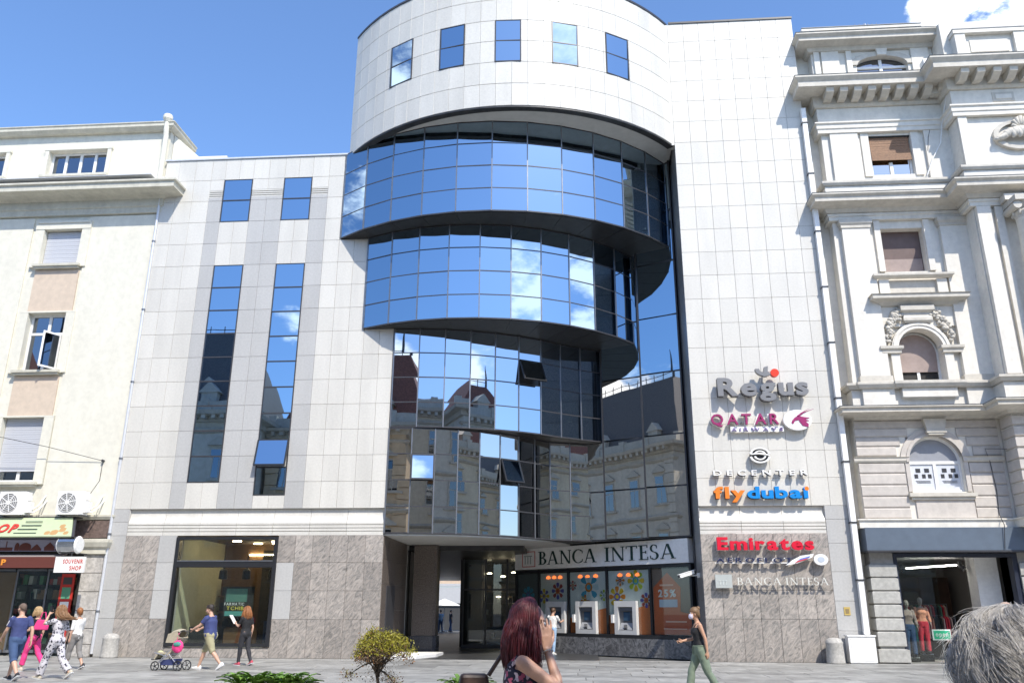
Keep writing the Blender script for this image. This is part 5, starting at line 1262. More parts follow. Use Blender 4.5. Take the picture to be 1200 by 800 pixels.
# ---------------------------------------------------------------- raised signs on the right wing
def badge(poly, y0, y1, name, m_, parent): q = MB(); q.slabxz(poly, y0, y1); return q.build(name, m_, parent)
def ellp(cx, cz, rx, rz, n=32, a0=0, a1=2 * pi): return [(cx + rx * cos(a0 + (a1 - a0) * k / n), cz + rz * sin(a0 + (a1 - a0) * k / n)) for k in range(n + (0 if a1 - a0 >= 2 * pi - 1e-6 else 1))]
def ringseg(cx, cz, ro, ri, a0, a1, y0, y1, name, m_, parent, n=16, sq=1.0):
    q = MB()
    for k in range(n):
        t0, t1 = a0 + (a1 - a0) * k / n, a0 + (a1 - a0) * (k + 1) / n
        q.slabxz([(cx + ro * cos(t0), cz + sq * ro * sin(t0)), (cx + ro * cos(t1), cz + sq * ro * sin(t1)), (cx + ri * cos(t1), cz + sq * ri * sin(t1)), (cx + ri * cos(t0), cz + sq * ri * sin(t0))], y0, y1)
    return q.build(name, m_, parent)
SG, DK = flat('sign grey', (.20, .20, .205), .4), M['black_metal']
a = thing('office_sign', 'large grey raised letters reading Regus with a red dot above', 'sign', (0, .02, 0))
letters('Regus', a, 5.20, 8.42, 9.05, .66, .16, SG, BOLD, y=-.40, gap=.06)
letters('Regus', a, 5.19, 8.41, 9.04, .66, .05, DK, BOLD, y=-.235, gap=.06, name='letter_back')
ringseg(6.93, 10.02, .34, .19, pi * 1.0, pi * 1.72, -.40, -.24, 'accent', SG, a, sq=.8)
badge([(6.86, 9.72), (7.02, 9.74), (7.06, 10.12), (6.92, 10.08)], -.398, -.24, 'accent', SG, a)
q = MB(); q.tube([(7.28, -.41, 9.86), (7.28, -.24, 9.86)], .15, 20); q.build('red_dot', flat('dot red', (.75, .05, .02), .3), a)
q = MB()
for x, z in ((5.4, 9.3), (6.3, 9.3), (6.9, 9.3), (7.6, 9.3), (8.2, 9.3)): q.tube([(x, -.25, z), (x, .17, z)], .02, 6)
q.build('bracket', M['alu'], a)
PUR = flat('sign purple', (.30, .02, .12), .4)
a = thing('airline_sign', 'purple raised letters reading QATAR AIRWAYS beside a white oval with an antelope head', 'sign', (0, .10, 0))
letters('QATAR', a, 4.90, 7.30, 8.0, .40, .10, PUR, MED, y=-.36, gap=.16)
letters('QATAR', a, 4.89, 7.29, 7.99, .41, .08, M['white_paint'], BOLD, y=-.255, gap=.11, name='letter_back')
letters('AIRWAYS', a, 5.6, 7.42, 7.76, .12, .05, flat('sign mauve', (.22, .17, .34)), MED, y=-.32, gap=.3)
q = MB(); q.box(5.58, 7.46, -.265, -.24, 7.735, 7.93); q.build('backing', M['white_paint'], a)
badge(ellp(7.95, 8.13, .50, .37), -.36, -.2, 'oval', M['white_paint'], a)
badge([(7.72, 8.02), (7.78, 7.98), (7.86, 8.1), (7.98, 8.12), (8.1, 7.92), (8.3, 7.86), (8.32, 7.98), (8.22, 8.06), (8.36, 8.1), (8.2, 8.14), (8.38, 8.2), (8.12, 8.24), (8.0, 8.28), (7.86, 8.22), (7.76, 8.12)], -.38, -.362, 'antelope_head', PUR, a)
q = MB(); q.tube([(7.98, -.375, 8.27), (8.2, -.375, 8.4), (8.55, -.375, 8.52)], [.03, .018, .006], 6); q.tube([(7.94, -.375, 8.26), (8.1, -.375, 8.38), (8.4, -.375, 8.54)], [.02, .014, .005], 6); q.build('antelope_horn', PUR, a)
q = MB()
for x in (5.2, 6.0, 6.8, 7.8): q.tube([(x, -.25, 8.1), (x, .17, 8.1)], .02, 6)
q.build('bracket', M['alu'], a)
a = thing('lounge_sign', 'white raised letters reading DECENTER under a round white emblem', 'sign', (0, .10, 0))
letters('DECENTER', a, 4.85, 8.12, 6.17, .19, .10, M['white_paint'], BOLD if all((c, BOLD) in GLY for c in 'DECENTER') else MED, y=-.34, gap=.32)
letters('DECENTER', a, 4.84, 8.11, 6.15, .20, .05, DK, MED, y=-.235, gap=.32, name='letter_back')
for ro, ri, s_ in ((.36, .29, 1), (.21, .15, 1)):
    ringseg(6.53, 6.90, ro, ri, .12, pi - .12, -.34, -.24, 'emblem_arc', M['white_paint'], a, sq=.72); ringseg(6.53, 6.86, ro, ri, pi + .12, 2 * pi - .12, -.341, -.24, 'emblem_arc', M['white_paint'], a, sq=.72)
badge([(6.2, 6.90), (6.5, 6.92), (6.86, 6.86), (6.86, 6.90), (6.55, 6.97), (6.2, 6.94)], -.342, -.24, 'emblem_bar', M['white_paint'], a)
badge(ellp(6.53, 6.88, .35, .255), -.238, -.2, 'emblem_back', DK, a)
q = MB()
for x in (5.0, 6.0, 7.0, 8.0): q.tube([(x, -.25, 6.22), (x, .17, 6.22)], .015, 6)
q.tube([(6.53, -.25, 6.88), (6.53, .17, 6.88)], .02, 6); q.build('bracket', M['alu'], a)
a = thing('budget_airline_sign', 'raised lettering reading flydubai, orange then bright blue', 'sign', (0, .10, 0))
FO, FB = flat('letter orange', (.75, .20, .02), .4), flat('letter blue', (.0, .22, .60), .4)
letters('flydubai', a, 4.82, 8.06, 5.38, .40, .10, FB, BOLD, y=-.34, gap=.05, cols=[FO] * 3 + [FB] * 5)
letters('flydubai', a, 4.81, 8.05, 5.365, .40, .05, DK, BOLD, y=-.235, gap=.05, name='letter_back')
q = MB(); q.tube([(8.02, -.342, 5.69), (8.02, -.24, 5.69)], .075, 14); q.build('orange_dot', FO, a)
q = MB()
for x in (5.0, 6.0, 7.0, 7.9): q.tube([(x, -.25, 5.5), (x, .17, 5.5)], .015, 6)
q.build('bracket', M['alu'], a)
ERED = flat('letter red', (.62, .01, .035), .35)
a = thing('red_airline_sign', 'bright red raised letters reading Emirates on the granite', 'sign', (0, .10, 0))
letters('Emirates', a, 4.80, 8.06, 3.63, .42, .12, ERED, BOLD, y=-.36, gap=.06)
letters('Emirates', a, 4.79, 8.05, 3.62, .42, .05, M['white_paint'], BOLD, y=-.235, gap=.06, name='letter_back')
q = MB()
for x in (5.0, 6.0, 7.0, 7.9): q.tube([(x, -.25, 3.75), (x, .17, 3.75)], .015, 6)
q.build('bracket', M['alu'], a)
NAVY = flat('letter navy', (.015, .02, .07), .4)
a = thing('winged_airline_sign', 'dark navy letters reading AEROFLOT ending in a white striped wing and disc', 'sign', (0, .10, 0))
letters('AEROFLOT', a, 4.74, 7.3, 3.2, .16, .06, NAVY, MED, y=-.34, gap=.2)
q = MB(); q.box(4.70, 7.34, -.278, -.25, 3.17, 3.20); q.build('backing', M['white_paint'], a)
letters('AEROFLOT', a, 4.73, 7.29, 3.185, .175, .04, M['white_paint'], BOLD, y=-.27, gap=.13, name='letter_back')
badge([(7.06, 3.10), (7.45, 3.17), (7.95, 3.36), (8.02, 3.48), (7.6, 3.42), (7.3, 3.28)], -.36, -.26, 'wing', M['white_paint'], a)
badge([(7.4, 3.21), (7.85, 3.35), (7.9, 3.41), (7.55, 3.32)], -.372, -.362, 'wing_stripe', flat('wing blue', (.12, .18, .5)), a)
badge([(7.35, 3.17), (7.75, 3.29), (7.82, 3.34), (7.45, 3.25)], -.3745, -.3725, 'wing_stripe', flat('wing red', (.55, .04, .05)), a)
badge(ellp(8.24, 3.29, .235, .185), -.36, -.24, 'disc', M['white_paint'], a); badge(ellp(8.24, 3.29, .12, .09), -.37, -.3602, 'disc_print', flat('disc grey', (.45, .5, .56)), a)
q = MB()
for x in (5.0, 6.0, 7.0, 8.24): q.tube([(x, -.26, 3.27), (x, .17, 3.27)], .015, 6)
q.build('bracket', M['alu'], a)
IV = flat('letter ivory', (.62, .61, .55), .4)
a = thing('bank_wall_sign', 'ivory raised letters reading BANCA INTESA with a square grey plate on the granite', 'sign', (0, .10, 0))
badge([(4.66, 2.36), (5.22, 2.36), (5.22, 2.80), (4.66, 2.80)], -.34, -.22, 'plate', flat('plate grey', (.40, .42, .40)), a)
q = MB()
for k in range(3): q.box(4.8 + .1 * k, 4.83 + .1 * k, -.35, -.34, 2.46, 2.58); q.box(4.78 + .1 * k, 4.85 + .1 * k, -.351, -.34, 2.585, 2.61)
q.build('plate_print', flat('plate pale', (.5, .53, .5)), a)
letters('BANCA', a, 5.38, 6.86, 2.46, .24, .05, IV, y=-.32, serif=True, gap=.14); letters('INTESA', a, 7.0, 8.42, 2.46, .24, .05, IV, y=-.32, serif=True, gap=.14)
q = MB()
for x in (4.9, 5.6, 6.5, 7.4, 8.2): q.tube([(x, -.3, 2.55), (x, .17, 2.55)], .015, 6)
q.build('bracket', M['alu'], a)

# ---------------------------------------------------------------- the far side of the street, seen in the glass
OPC = [mat('far cream facade', (.74, .64, .48), .8, .08, 3, stain=.15), mat('far grey facade', (.68, .63, .54), .8, .08, 3, stain=.15), mat('far ochre facade', (.70, .54, .36), .8, .08, 3, stain=.15)]
ROOF = mat('slate mansard', (.15, .14, .14), .7, .2, 12, .1); RROOF = mat('red tile roof', (.30, .12, .08), .8, .25, 10, .1)
wf = MB(); wf.box(-.62, .62, -.0, .10, -.05, 2.15); wf.box(-.85, .85, -.0, .22, -.2, -.05); wf.box(-.8, .8, -.0, .25, 2.35, 2.5); wf.slabxz([(-.75, 2.5), (.75, 2.5), (0, 2.95)], .0, .2)
WFM = wf.mesh('window', CLT)
pn = MB(); pn.box(-.52, -.03, .09, .11, .02, 1.35); pn.box(.03, .52, .09, .11, .02, 1.35); pn.box(-.52, .52, .09, .11, 1.43, 2.05); PNM = pn.mesh('pane', M['glass_dark'])
def classic(name, lab, x0, x1, yf, h, ci, roof, mans, floors, nwin, rot=0.0, finial=False):
    b_ = thing(name, lab, 'building', ((x0 + x1) / 2, yf, 0), rot); w_ = x1 - x0; hw = w_ / 2
    q = MB(); q.box(-hw, hw, -11, 0, 0, h); q.build('wall', OPC[ci], b_)
    fh = (h - 1.0) / floors
    for f in range(floors):
        q = MB(); q.sweep([(0, f * fh + fh * .93), (.18, f * fh + fh * .95), (.3, f * fh + fh * .98), (.3, f * fh + fh), (0, f * fh + fh * 1.02)], [(hw, -.3), (hw, 0), (-hw, 0), (-hw, -.3)]); q.build('string_course', CLT, b_)
        for k in range(nwin):
            x = -hw + w_ * (k + .5) / nwin
            o = link('window', WFM, b_, (x, .0, f * fh + 1.0)); o.scale = (1.0, 1, fh / 4.4); p = link('pane', PNM, o)
    q = MB(); q.sweep([(0, h - .6), (.2, h - .55), (.3, h - .2), (.9, h - .1), (1.0, h + .15), (0, h + .25)], [(hw, -10), (hw, 0), (-hw, 0), (-hw, -10)]); q.build('cornice', CLT, b_)
    q = MB()
    for k in range(int(w_ / .7)): x = -hw + .3 + k * .7; q.box(x, x + .3, .3, .8, h - .42, h - .12)
    tag(q.build('modillions', CLT, b_), kind='stuff')
    for s_ in (-1, 1):
        for k in range(int(h / .8)):
            q = MB(); q.box(s_ * (hw - .5) - .5, s_ * (hw - .5) + .5, 0, .14, k * .8 + .03, k * .8 + .77); q.build('quoin', OPC[ci], b_)
    z = h + .25
    q = MB(); q.box(-hw, hw, -.5, -.2, z, z + .9)
    for k in range(nwin + 1): x = -hw + w_ * k / nwin; q.box(x - .3, x + .3, -.6, -.1, z, z + 1.1)
    q.build('balustrade', CLT, b_)
    if mans:
        q = MB(); i = min(2.6, hw * .5)
        v = [(-hw + .3, -.8, z), (hw - .3, -.8, z), (hw - .3, -10.5, z), (-hw + .3, -10.5, z), (-hw + i, -.8 - i * .8, z + mans), (hw - i, -.8 - i * .8, z + mans), (hw - i, -10.5 + i, z + mans), (-hw + i, -10.5 + i, z + mans)]
        q.add(v, [(0, 1, 5, 4), (1, 2, 6, 5), (2, 3, 7, 6), (3, 0, 4, 7), (4, 5, 6, 7)]); q.build('roof', roof, b_)
        q = MB()
        for k in range(max(1, nwin // 2)):
            x = -hw + w_ * (k + .5) / max(1, nwin // 2); q.box(x - .6, x + .6, -2.4, -.7, z, z + 1.7); q.slabxz([(x + .8, z + 1.7), (x - .8, z + 1.7), (x, z + 2.5)], -2.4, -.6)
        q.build('dormer', CLT, b_)
        if finial:
            q = MB()
            for k in range(14): x = -hw + i + (w_ - 2 * i) * k / 13; q.box(x - .03, x + .03, -.9 - i * .8, -.84 - i * .8, z + mans, z + mans + .7)
            q.box(-hw + i, hw - i, -.9 - i * .8, -.84 - i * .8, z + mans + .4, z + mans + .45)
            for s_ in (-1, 1): q.tube([(s_ * (hw - i), -.9 - i * .8, z + mans), (s_ * (hw - i), -.9 - i * .8, z + mans + 1.6), (s_ * (hw - i), -.9 - i * .8, z + mans + 2.6)], [.12, .08, .02], 8)
            q.build('roof_railing', M['frame'], b_)
    else:
        for k in range(3):
            x = -hw + w_ * (k + .5) / 3; q = MB(); q.box(x - .5, x + .5, -4, -3, z, z + 2.2); q.box(x - .6, x + .6, -4.1, -2.9, z + 2.2, z + 2.4); q.build('chimney', OPC[1], b_)
        q = MB(); q.add([(-hw, -.6, z), (hw, -.6, z), (hw, -10, z), (-hw, -10, z), (-hw, -5, z + 2.2), (hw, -5, z + 2.2)], [(0, 1, 5, 4), (2, 3, 4, 5), (0, 4, 3), (1, 2, 5)]); q.build('roof', roof, b_)
    return b_
classic('corner_palace', 'large cream palace with a red mansard roof down the street, seen only in the glass', -72, -45, -24, 19.5, 0, RROOF, 8, 4, 8, 0, True)
classic('mansard_house', 'grey house with a slate mansard roof across the street, seen in the narrow windows', -44, -23.6, -27, 15.2, 1, ROOF, 7.0, 3, 6, 0, True)
classic('ochre_house', 'ochre house with a red mansard across the street, seen in the slanting glass', -23.3, -9, -31, 14.8, 2, RROOF, 6, 3, 5, 0, True)
classic('cream_house', 'cream house with a slate roof behind the viewer, seen in the glass bays', -8.5, 9, -46, 20.0, 0, ROOF, 0, 4, 5)
classic('grey_house', 'grey house with a tall mansard across the street to the right', 9.5, 27, -38, 19.0, 1, RROOF, 4, 4, 5, 0, True)
classic('cream_terrace', 'cream house across the street far to the right', 27.5, 48, -38, 17.0, 0, RROOF, 3, 4, 6)
classic('ochre_terrace', 'ochre house across the street at the far right', 48.5, 75, -38, 17.0, 2, ROOF, 4, 4, 7)
# ---------------------------------------------------------------- people: one remeshed body each; clothing, shoes and hair as children
SKIN = mat('light skin', (.56, .34, .24), .5, .06, 20); SKIN2 = mat('tanned skin', (.50, .28, .18), .5, .06, 20)
TODO = []
def fuse(name, mb, m_, parent, vox, smooth_it=5, wrinkle=0.0, wscale=9.0, stretch=(1, 1, 1)):
    o = link(name, mb.mesh(name, m_), parent)
    r = o.modifiers.new('r', 'REMESH'); r.mode = 'VOXEL'; r.voxel_size = vox; r.use_smooth_shade = True
    if smooth_it: s = o.modifiers.new('s', 'SMOOTH'); s.factor = .5; s.iterations = smooth_it
    TODO.append((o, m_, wrinkle, wscale, stretch)); return o
def finish_fused():
    dg = bpy.context.evaluated_depsgraph_get(); dg.update()
    new = [bpy.data.meshes.new_from_object(t[0].evaluated_get(dg)) for t in TODO]
    for (o, m_, wr, ws, stc), me in zip(TODO, new):
        o.modifiers.clear(); o.data = me; me.name = o.name.split('.')[0]
        if not me.materials: me.materials.append(m_)
        if wr:
            nor = [v.normal.copy() for v in me.vertices]
            for v, nv in zip(me.vertices, nor):
                c = v.co; k = noise.noise(Vector((c.x * ws * stc[0], c.y * ws * stc[1], c.z * ws * stc[2]))) + .5 * noise.noise(Vector((c.x * ws * 2.1, c.y * ws * 2.1, c.z * ws * 1.6 + 7)))
                v.co = c + nv * (wr * k)
        me.polygons.foreach_set('use_smooth', [True] * len(me.polygons)); me.update()
    TODO.clear()
def rx(v, a): return Vector((v[0], v[1] * cos(a) - v[2] * sin(a), v[1] * sin(a) + v[2] * cos(a)))
def rzv(v, a): return Vector((v[0] * cos(a) - v[1] * sin(a), v[0] * sin(a) + v[1] * cos(a), v[2]))

class Fig:
    """joint positions of a standing or walking figure; +Y is forward, feet on z = 0"""
    def __init__(s, H=1.72, fem=False, lean=0, hipL=(0, 0), hipR=(0, 0), armL=(0, 8, 10, 0), armR=(0, 8, 10, 0), hyaw=0, hpit=0, twist=0, stout=1.0):
        k = s.k = H / 1.75; s.fem = fem; s.stout = stout; D = radians
        s.leg = {}
        low = 9
        for sd, (a, kn) in ((-1, hipL), (1, hipR)):
            a, kn = D(a), D(kn); h = Vector((sd * .092 * k, 0, -.02 * k)); kn_ = h + .43 * k * Vector((0, sin(a), -cos(a))); an = kn_ + .41 * k * Vector((0, sin(a - kn), -cos(a - kn)))
            s.leg[sd] = [h, kn_, an, a - kn]
            low = min(low, an.z - .075 * k)
        s.pz = -low
        for sd in (-1, 1):
            for i in range(3): s.leg[sd][i] = s.leg[sd][i] + Vector((0, 0, s.pz))
        s.lean = D(lean); s.tw = D(twist)
        s.up = lambda x, y, z: rx(rzv((x * k, y * k, z * k), s.tw), -s.lean) + Vector((0, 0, s.pz))
        s.hc = s.up(0, .035, .695); s.hy = D(hyaw); s.hp = D(hpit)
        s.hd = lambda x, y, z: s.hc + rzv(rx((x * k, y * k, z * k), -s.hp), s.hy + s.tw)
        s.arm = {}
        shw = .165 if fem else .192
        for sd, (f, b, e, i) in ((-1, armL), (1, armR)):
            f, b, e, i = D(f), D(b), D(e), D(i); S = s.up(sd * shw, -.01, .475)
            d1 = rzv(Vector((sd * sin(b), sin(f) * cos(b), -cos(f) * cos(b))), s.tw); E_ = S + .285 * k * d1
            d2 = rzv(Vector((-sd * sin(i), sin(f + e) * cos(i), -cos(f + e) * cos(i))), s.tw); W = E_ + .25 * k * d2
            s.arm[sd] = [S, E_, W, d2]
    def torso_rings(s, z0, z1, g=0.0):
        st_ = s.stout
        if s.fem: R = [(-.10, .12, .095, -.005), (0, .172, .115, -.01), (.08, .155, .11, 0), (.17, .122, .092, .005), (.28, .138, .10, .01), (.36, .148, .118, .018), (.43, .142, .092, 0), (.49, .11, .07, -.01), (.53, .055, .05, -.01)]
        else: R = [(-.10, .125, .10, 0), (0, .168, .118, -.005), (.08, .162, .118, .005), (.17, .152, .115, .01), (.28, .165, .118, .012), (.37, .18, .122, .01), (.44, .18, .10, 0), (.495, .13, .075, -.01), (.535, .062, .058, -.01)]
        return [(z, a * (st_ if z < .4 else 1) + g, b * (st_ if z < .4 else 1) + g, y) for z, a, b, y in R if z0 <= z <= z1]
    def torso(s, mb, z0=-.2, z1=.6, g=0.0):
        Rg = s.torso_rings(z0, z1, g); n = 20; vs = []; k = s.k
        for z, a, b, y in Rg:
            for j in range(n):
                t = 2 * pi * j / n; c, q = cos(t), sin(t)
                c = math.copysign(abs(c) ** .85, c); q = math.copysign(abs(q) ** .85, q)
                vs.append(s.up(a * c, y + b * q, z))
        fs = [(i * n + j, i * n + (j + 1) % n, (i + 1) * n + (j + 1) % n, (i + 1) * n + j) for i in range(len(Rg) - 1) for j in range(n)]
        fs += [tuple(range(n - 1, -1, -1)), tuple(range((len(Rg) - 1) * n, len(Rg) * n))]
        mb.add(vs, fs)
        if s.fem and z0 < .3 and z1 > .4:
            for sd in (-1, 1): mb.ell(s.up(sd * .068, .085, .335), ((.058 + g * .6) * k, (.05 + g * .6) * k, (.058 + g * .6) * k), 12, 8)
    def legs(s, mb, f=1.0, g=0.0, wide=0.0, start=0.0):
        k = s.k; st_ = s.stout
        for sd in (-1, 1):
            h, kn, an, _ = s.leg[sd]
            th = .088 * st_ if s.fem else .086 * st_
            P = [(h + Vector((0, 0, .02 * k)), th + g), (h.lerp(kn, .35), th * .95 + g), (h.lerp(kn, .75), .066 + g), (kn, .057 + g), (kn.lerp(an, .3) + Vector((0, -.012 * k, 0)), .057 + g + wide * .3), (kn.lerp(an, .65), .044 + g + wide * .7), (an, .035 + g + wide)]
            tt = [0, .17, .37, .5, .65, .82, 1.0]
            Q = [(p, r) for (p, r), t in zip(P, tt) if t <= f + 1e-6]
            if f < 1 and tt[len(Q) - 1] < f - .01:
                a_, b_ = P[len(Q) - 1], P[len(Q)]; u = (f - tt[len(Q) - 1]) / (tt[len(Q)] - tt[len(Q) - 1]); Q.append((a_[0].lerp(b_[0], u), a_[1] + (b_[1] - a_[1]) * u))
            mb.tube([p for p, r in Q], [r * k for p, r in Q], 14)
            if start == 0: mb.ell(h + Vector((0, -.035 * k, .03 * k)), ((th * .86 + g * .8) * k, (.095 * st_ + g * .8) * k, .10 * k), 12, 8)
    def foot(s, sd):
        h, kn, an, a = s.leg[sd]; return an, max(-.9, min(.5, a))
    def feet(s, mb):
        for sd in (-1, 1):
            an, a = s.foot(sd); k = s.k
            T = lambda x, y, z: an + rx((x * k, y * k, z * k), -(-a * .75 if a < 0 else -a * .4)) if True else None
            mb.chain([T(0, -.03, -.035), T(sd * .01, .07, -.045), T(sd * .012, .15, -.055)], [.034 * k, .034 * k, .024 * k], 10); mb.capsule(an, T(0, -.02, -.03), .036 * k, .036 * k, 10)
            for j in range(5): mb.capsule(T(sd * .012 + (j - 2) * .016, .15, -.058), T(sd * .012 + (j - 2) * .019, .185 - .006 * abs(j - 1.5), -.062), .010 * k, .009 * k, 8)
    def shoes(s, m_, sole, parent, kind='shoe'):
        for sd in (-1, 1):
            an, a = s.foot(sd); k = s.k; ang = (-a * .75 if a < 0 else -a * .4)
            T = lambda x, y, z: an + rx((x * k, y * k, z * k), -ang)
            mb = MB(); pr = [(-.085, .028, -.02), (-.07, .04, .03), (-.02, .046, .045), (.05, .05, .01), (.12, .052, -.022), (.175, .045, -.035), (.2, .028, -.045)]
            n = 12; vs = []
            for y, w_, top in pr:
                for j in range(n):
                    t = 2 * pi * j / n; z = (-.06 + (top + .06) * max(0, sin(t))) if sin(t) > 0 else -.062
                    vs.append(T(w_ * cos(t) + sd * .008, y, z))
            fs = [(i * n + j, i * n + (j + 1) % n, (i + 1) * n + (j + 1) % n, (i + 1) * n + j) for i in range(len(pr) - 1) for j in range(n)] + [tuple(range(n)), tuple(range(len(pr) * n - 1, (len(pr) - 1) * n - 1, -1))]
            mb.add(vs, fs); sh_ = mb.build(kind, m_, parent, smooth=True)
            mb = MB(); ol = [(x * w_ * 1.06 + sd * .008, y) for x, (y, w_, _) in [(1, p) for p in pr] + [(-1, p) for p in reversed(pr)]]; n = len(ol)
            mb.add([T(x, y, -.075) for x, y in ol] + [T(x, y, -.052) for x, y in ol], [tuple(range(n - 1, -1, -1)), tuple(range(n, 2 * n))] + [(i, (i + 1) % n, n + (i + 1) % n, n + i) for i in range(n)]); mb.build('sole', sole, sh_)
    def arms(s, mb, f=1.0, g=0.0, f0=0.0):
        k = s.k; thin = .86 if s.fem else 1.0
        for sd in (-1, 1):
            S, E_, W, d2 = s.arm[sd]
            P = [(S, .056), (S.lerp(E_, .3), .05), (S.lerp(E_, .7), .043), (E_, .039), (E_.lerp(W, .3), .041), (E_.lerp(W, .75), .031), (W, .026)]; tt = [0, .16, .37, .53, .67, .88, 1.0]
            Q = [(p, r) for (p, r), t in zip(P, tt) if t <= f + 1e-6]
            if f < 1:
                i = len(Q) - 1; u = (f - tt[i]) / (tt[i + 1] - tt[i]); Q.append((P[i][0].lerp(P[i + 1][0], u), P[i][1] + (P[i + 1][1] - P[i][1]) * u))
            mb.tube([p for p, r in Q], [(r * thin + g) * k for p, r in Q], 12)
            mb.ell(S, ((.050 * thin + g * .7) * k,) * 3, 12, 8)
    def hands(s, mb, curl=.5):
        k = s.k
        for sd in (-1, 1):
            S, E_, W, d2 = s.arm[sd]; hand(mb, W, d2, rzv(Vector((-sd, .25, 0)), s.tw), sd, k * (.92 if s.fem else 1.0), curl)
    def head(s, mb):
        k = s.k; R = Matrix.Rotation(s.hy + s.tw, 3, 'Z') @ Matrix.Rotation(-s.hp, 3, 'X')
        mb.ell(s.hd(0, -.012, .03), (.075 * k, .094 * k, .093 * k), 20, 14, R)
        mb.ell(s.hd(0, .028, -.045), (.058 * k, .062 * k, .072 * k), 16, 10, R)
        mb.ell(s.hd(0, .062, -.092), (.028 * k, .022 * k, .022 * k), 10, 8, R)                        # chin
        mb.chain([s.hd(0, .082, .02), s.hd(0, .098, -.015), s.hd(0, .106, -.032)], [.011 * k, .013 * k, .015 * k], 8)      # nose
        for sd in (-1, 1):
            mb.ell(s.hd(sd * .015, .094, -.036), (.010 * k, .009 * k, .008 * k), 8, 6, R)
            mb.ell(s.hd(sd * .046, .058, -.018), (.022 * k, .022 * k, .018 * k), 8, 6, R)               # cheekbone
            mb.ell(s.hd(sd * .078, -.01, -.012), (.010 * k, .020 * k, .032 * k), 10, 8, R)              # ear
            mb.chain([s.hd(sd * .014, .078, .032), s.hd(sd * .05, .066, .034)], [.010 * k, .009 * k], 8)   # brow ridge
        mb.chain([s.hd(-.02, .082, -.06), s.hd(0, .09, -.058), s.hd(.02, .082, -.06)], [.008 * k, .010 * k, .008 * k], 8)
        nb = s.up(0, -.012, .50); mb.tube([nb, nb.lerp(s.hd(0, -.02, -.06), .5), s.hd(0, -.02, -.03)], [.060 * k * (.85 if s.fem else 1.05), .052 * k * (.85 if s.fem else 1.08), .054 * k], 14)
    def face(s, parent):
        k = s.k
        mb = MB(); [mb.ell(s.hd(sd * .031, .076, .006), (.013 * k,) * 3, 10, 8) for sd in (-1, 1)]; mb.build('eyes', flat('eye white', (.6, .58, .55), .2), parent, smooth=True)
        mb = MB(); [mb.ell(s.hd(sd * .031, .086, .006), (.006 * k,) * 3, 8, 6) for sd in (-1, 1)]; mb.build('irises', flat('iris', (.05, .03, .02), .2), parent, smooth=True)
        mb = MB(); mb.chain([s.hd(-.022, .088, -.056), s.hd(0, .098, -.053), s.hd(.022, .088, -.056)], [.004 * k, .006 * k, .004 * k], 8); mb.chain([s.hd(-.018, .087, -.064), s.hd(0, .096, -.066), s.hd(.018, .087, -.064)], [.004 * k, .007 * k, .004 * k], 8); mb.build('lips', flat('lips', (.42, .13, .12), .4), parent, smooth=True)
    def cap_hair(s, m_, parent, g=.012, low=-.01, name='hair', back=0.0):
        k = s.k; mb = MB(); n, rings = 22, 9; vs = []
        for i in range(rings):
            t = pi / 2 * (1 - i / (rings - 1)) * 1.0
            for j in range(n):
                a = 2 * pi * j / n; drop = 0 if i < rings - 1 else 1
                zf = sin(t) ; r = cos(t) if i else .02
                fr = sin(a)               # +1 at the front
                zz = .03 + (.093 + g) * zf - (drop * (.055 + back) * max(0, -fr + .35)) + (.035 * max(0, fr) if i == rings - 1 else 0)
                wob = 1 + .03 * sin(j * 3.1 + i)
                vs.append(s.hd((.075 + g) * r * cos(a) * wob, -.012 + (.094 + g) * r * fr * wob, zz))
        fs = [(i * n + j, (i + 1) * n + j, (i + 1) * n + (j + 1) % n, i * n + (j + 1) % n) for i in range(rings - 1) for j in range(n)] + [tuple(range(n))]
        mb.add(vs, fs); o = mb.build(name, m_, parent, smooth=True); md = o.modifiers.new('t', 'SOLIDIFY'); md.thickness = .008; md.offset = -1; return o
    def strands(s, m_, parent, N, length, wind=(0, 0, 0), r=.006, front=.25, spread=.03, shell=.012, seed=1, curl=0.0, name='hair', part_=0.0, base=True, seg=9):
        """long hair: many tapering locks from the crown over the skull and down"""
        k = s.k; rnd = random.Random(seed); mb = MB()
        if base: 
            R = Matrix.Rotation(s.hy + s.tw, 3, 'Z') @ Matrix.Rotation(-s.hp, 3, 'X')
            mb.ell(s.hd(0, -.024, .036), ((.078 + shell * .6) * k, (.088 + shell * .6) * k, (.092 + shell * .6) * k), 18, 12, R)
        W = Vector(wind)
        for q in range(N):
            a = rnd.uniform(pi / 2 + front * pi, pi / 2 + 2 * pi - front * pi)      # round the head, the face left open
            L_ = length * rnd.uniform(.75, 1.08); e0 = rnd.uniform(.35, 1.0) * pi / 2; rr = r * rnd.uniform(.6, 1.3); ph = rnd.uniform(0, 6.28); sh_ = shell + rnd.uniform(0, spread * .5)
            pts = []
            na = 5
            for i in range(na):
                t = e0 * (1 - i / (na - 1)); pts.append(s.hd((.075 + sh_) * cos(t) * cos(a), -.012 + (.094 + sh_) * cos(t) * sin(a), .03 + (.093 + sh_) * sin(t)))
            p = pts[-1]; out = (p - s.hc); out.z = 0; out = out.normalized() if out.length > 1e-6 else Vector((0, -1, 0)); sp = rnd.uniform(-.3, 1) * spread
            for i in range(1, seg):
                u = i / (seg - 1); pts.append(p + Vector((0, 0, -L_ * u * k)) + out * (sp * sin(u * 2.2) + curl * .5 * sin(u * 9 + ph)) + W * (u * u) * L_ + Vector((curl * sin(u * 8 + ph), curl * cos(u * 8 + ph), 0)) * .6)
            rad = [rr * .7] * na + [rr * (1 - .75 * (i / (seg - 1)) ** 1.6) for i in range(1, seg)]
            mb.tube(pts, rad, 4, cap=False)
        return mb.build(name, m_, parent, smooth=True)
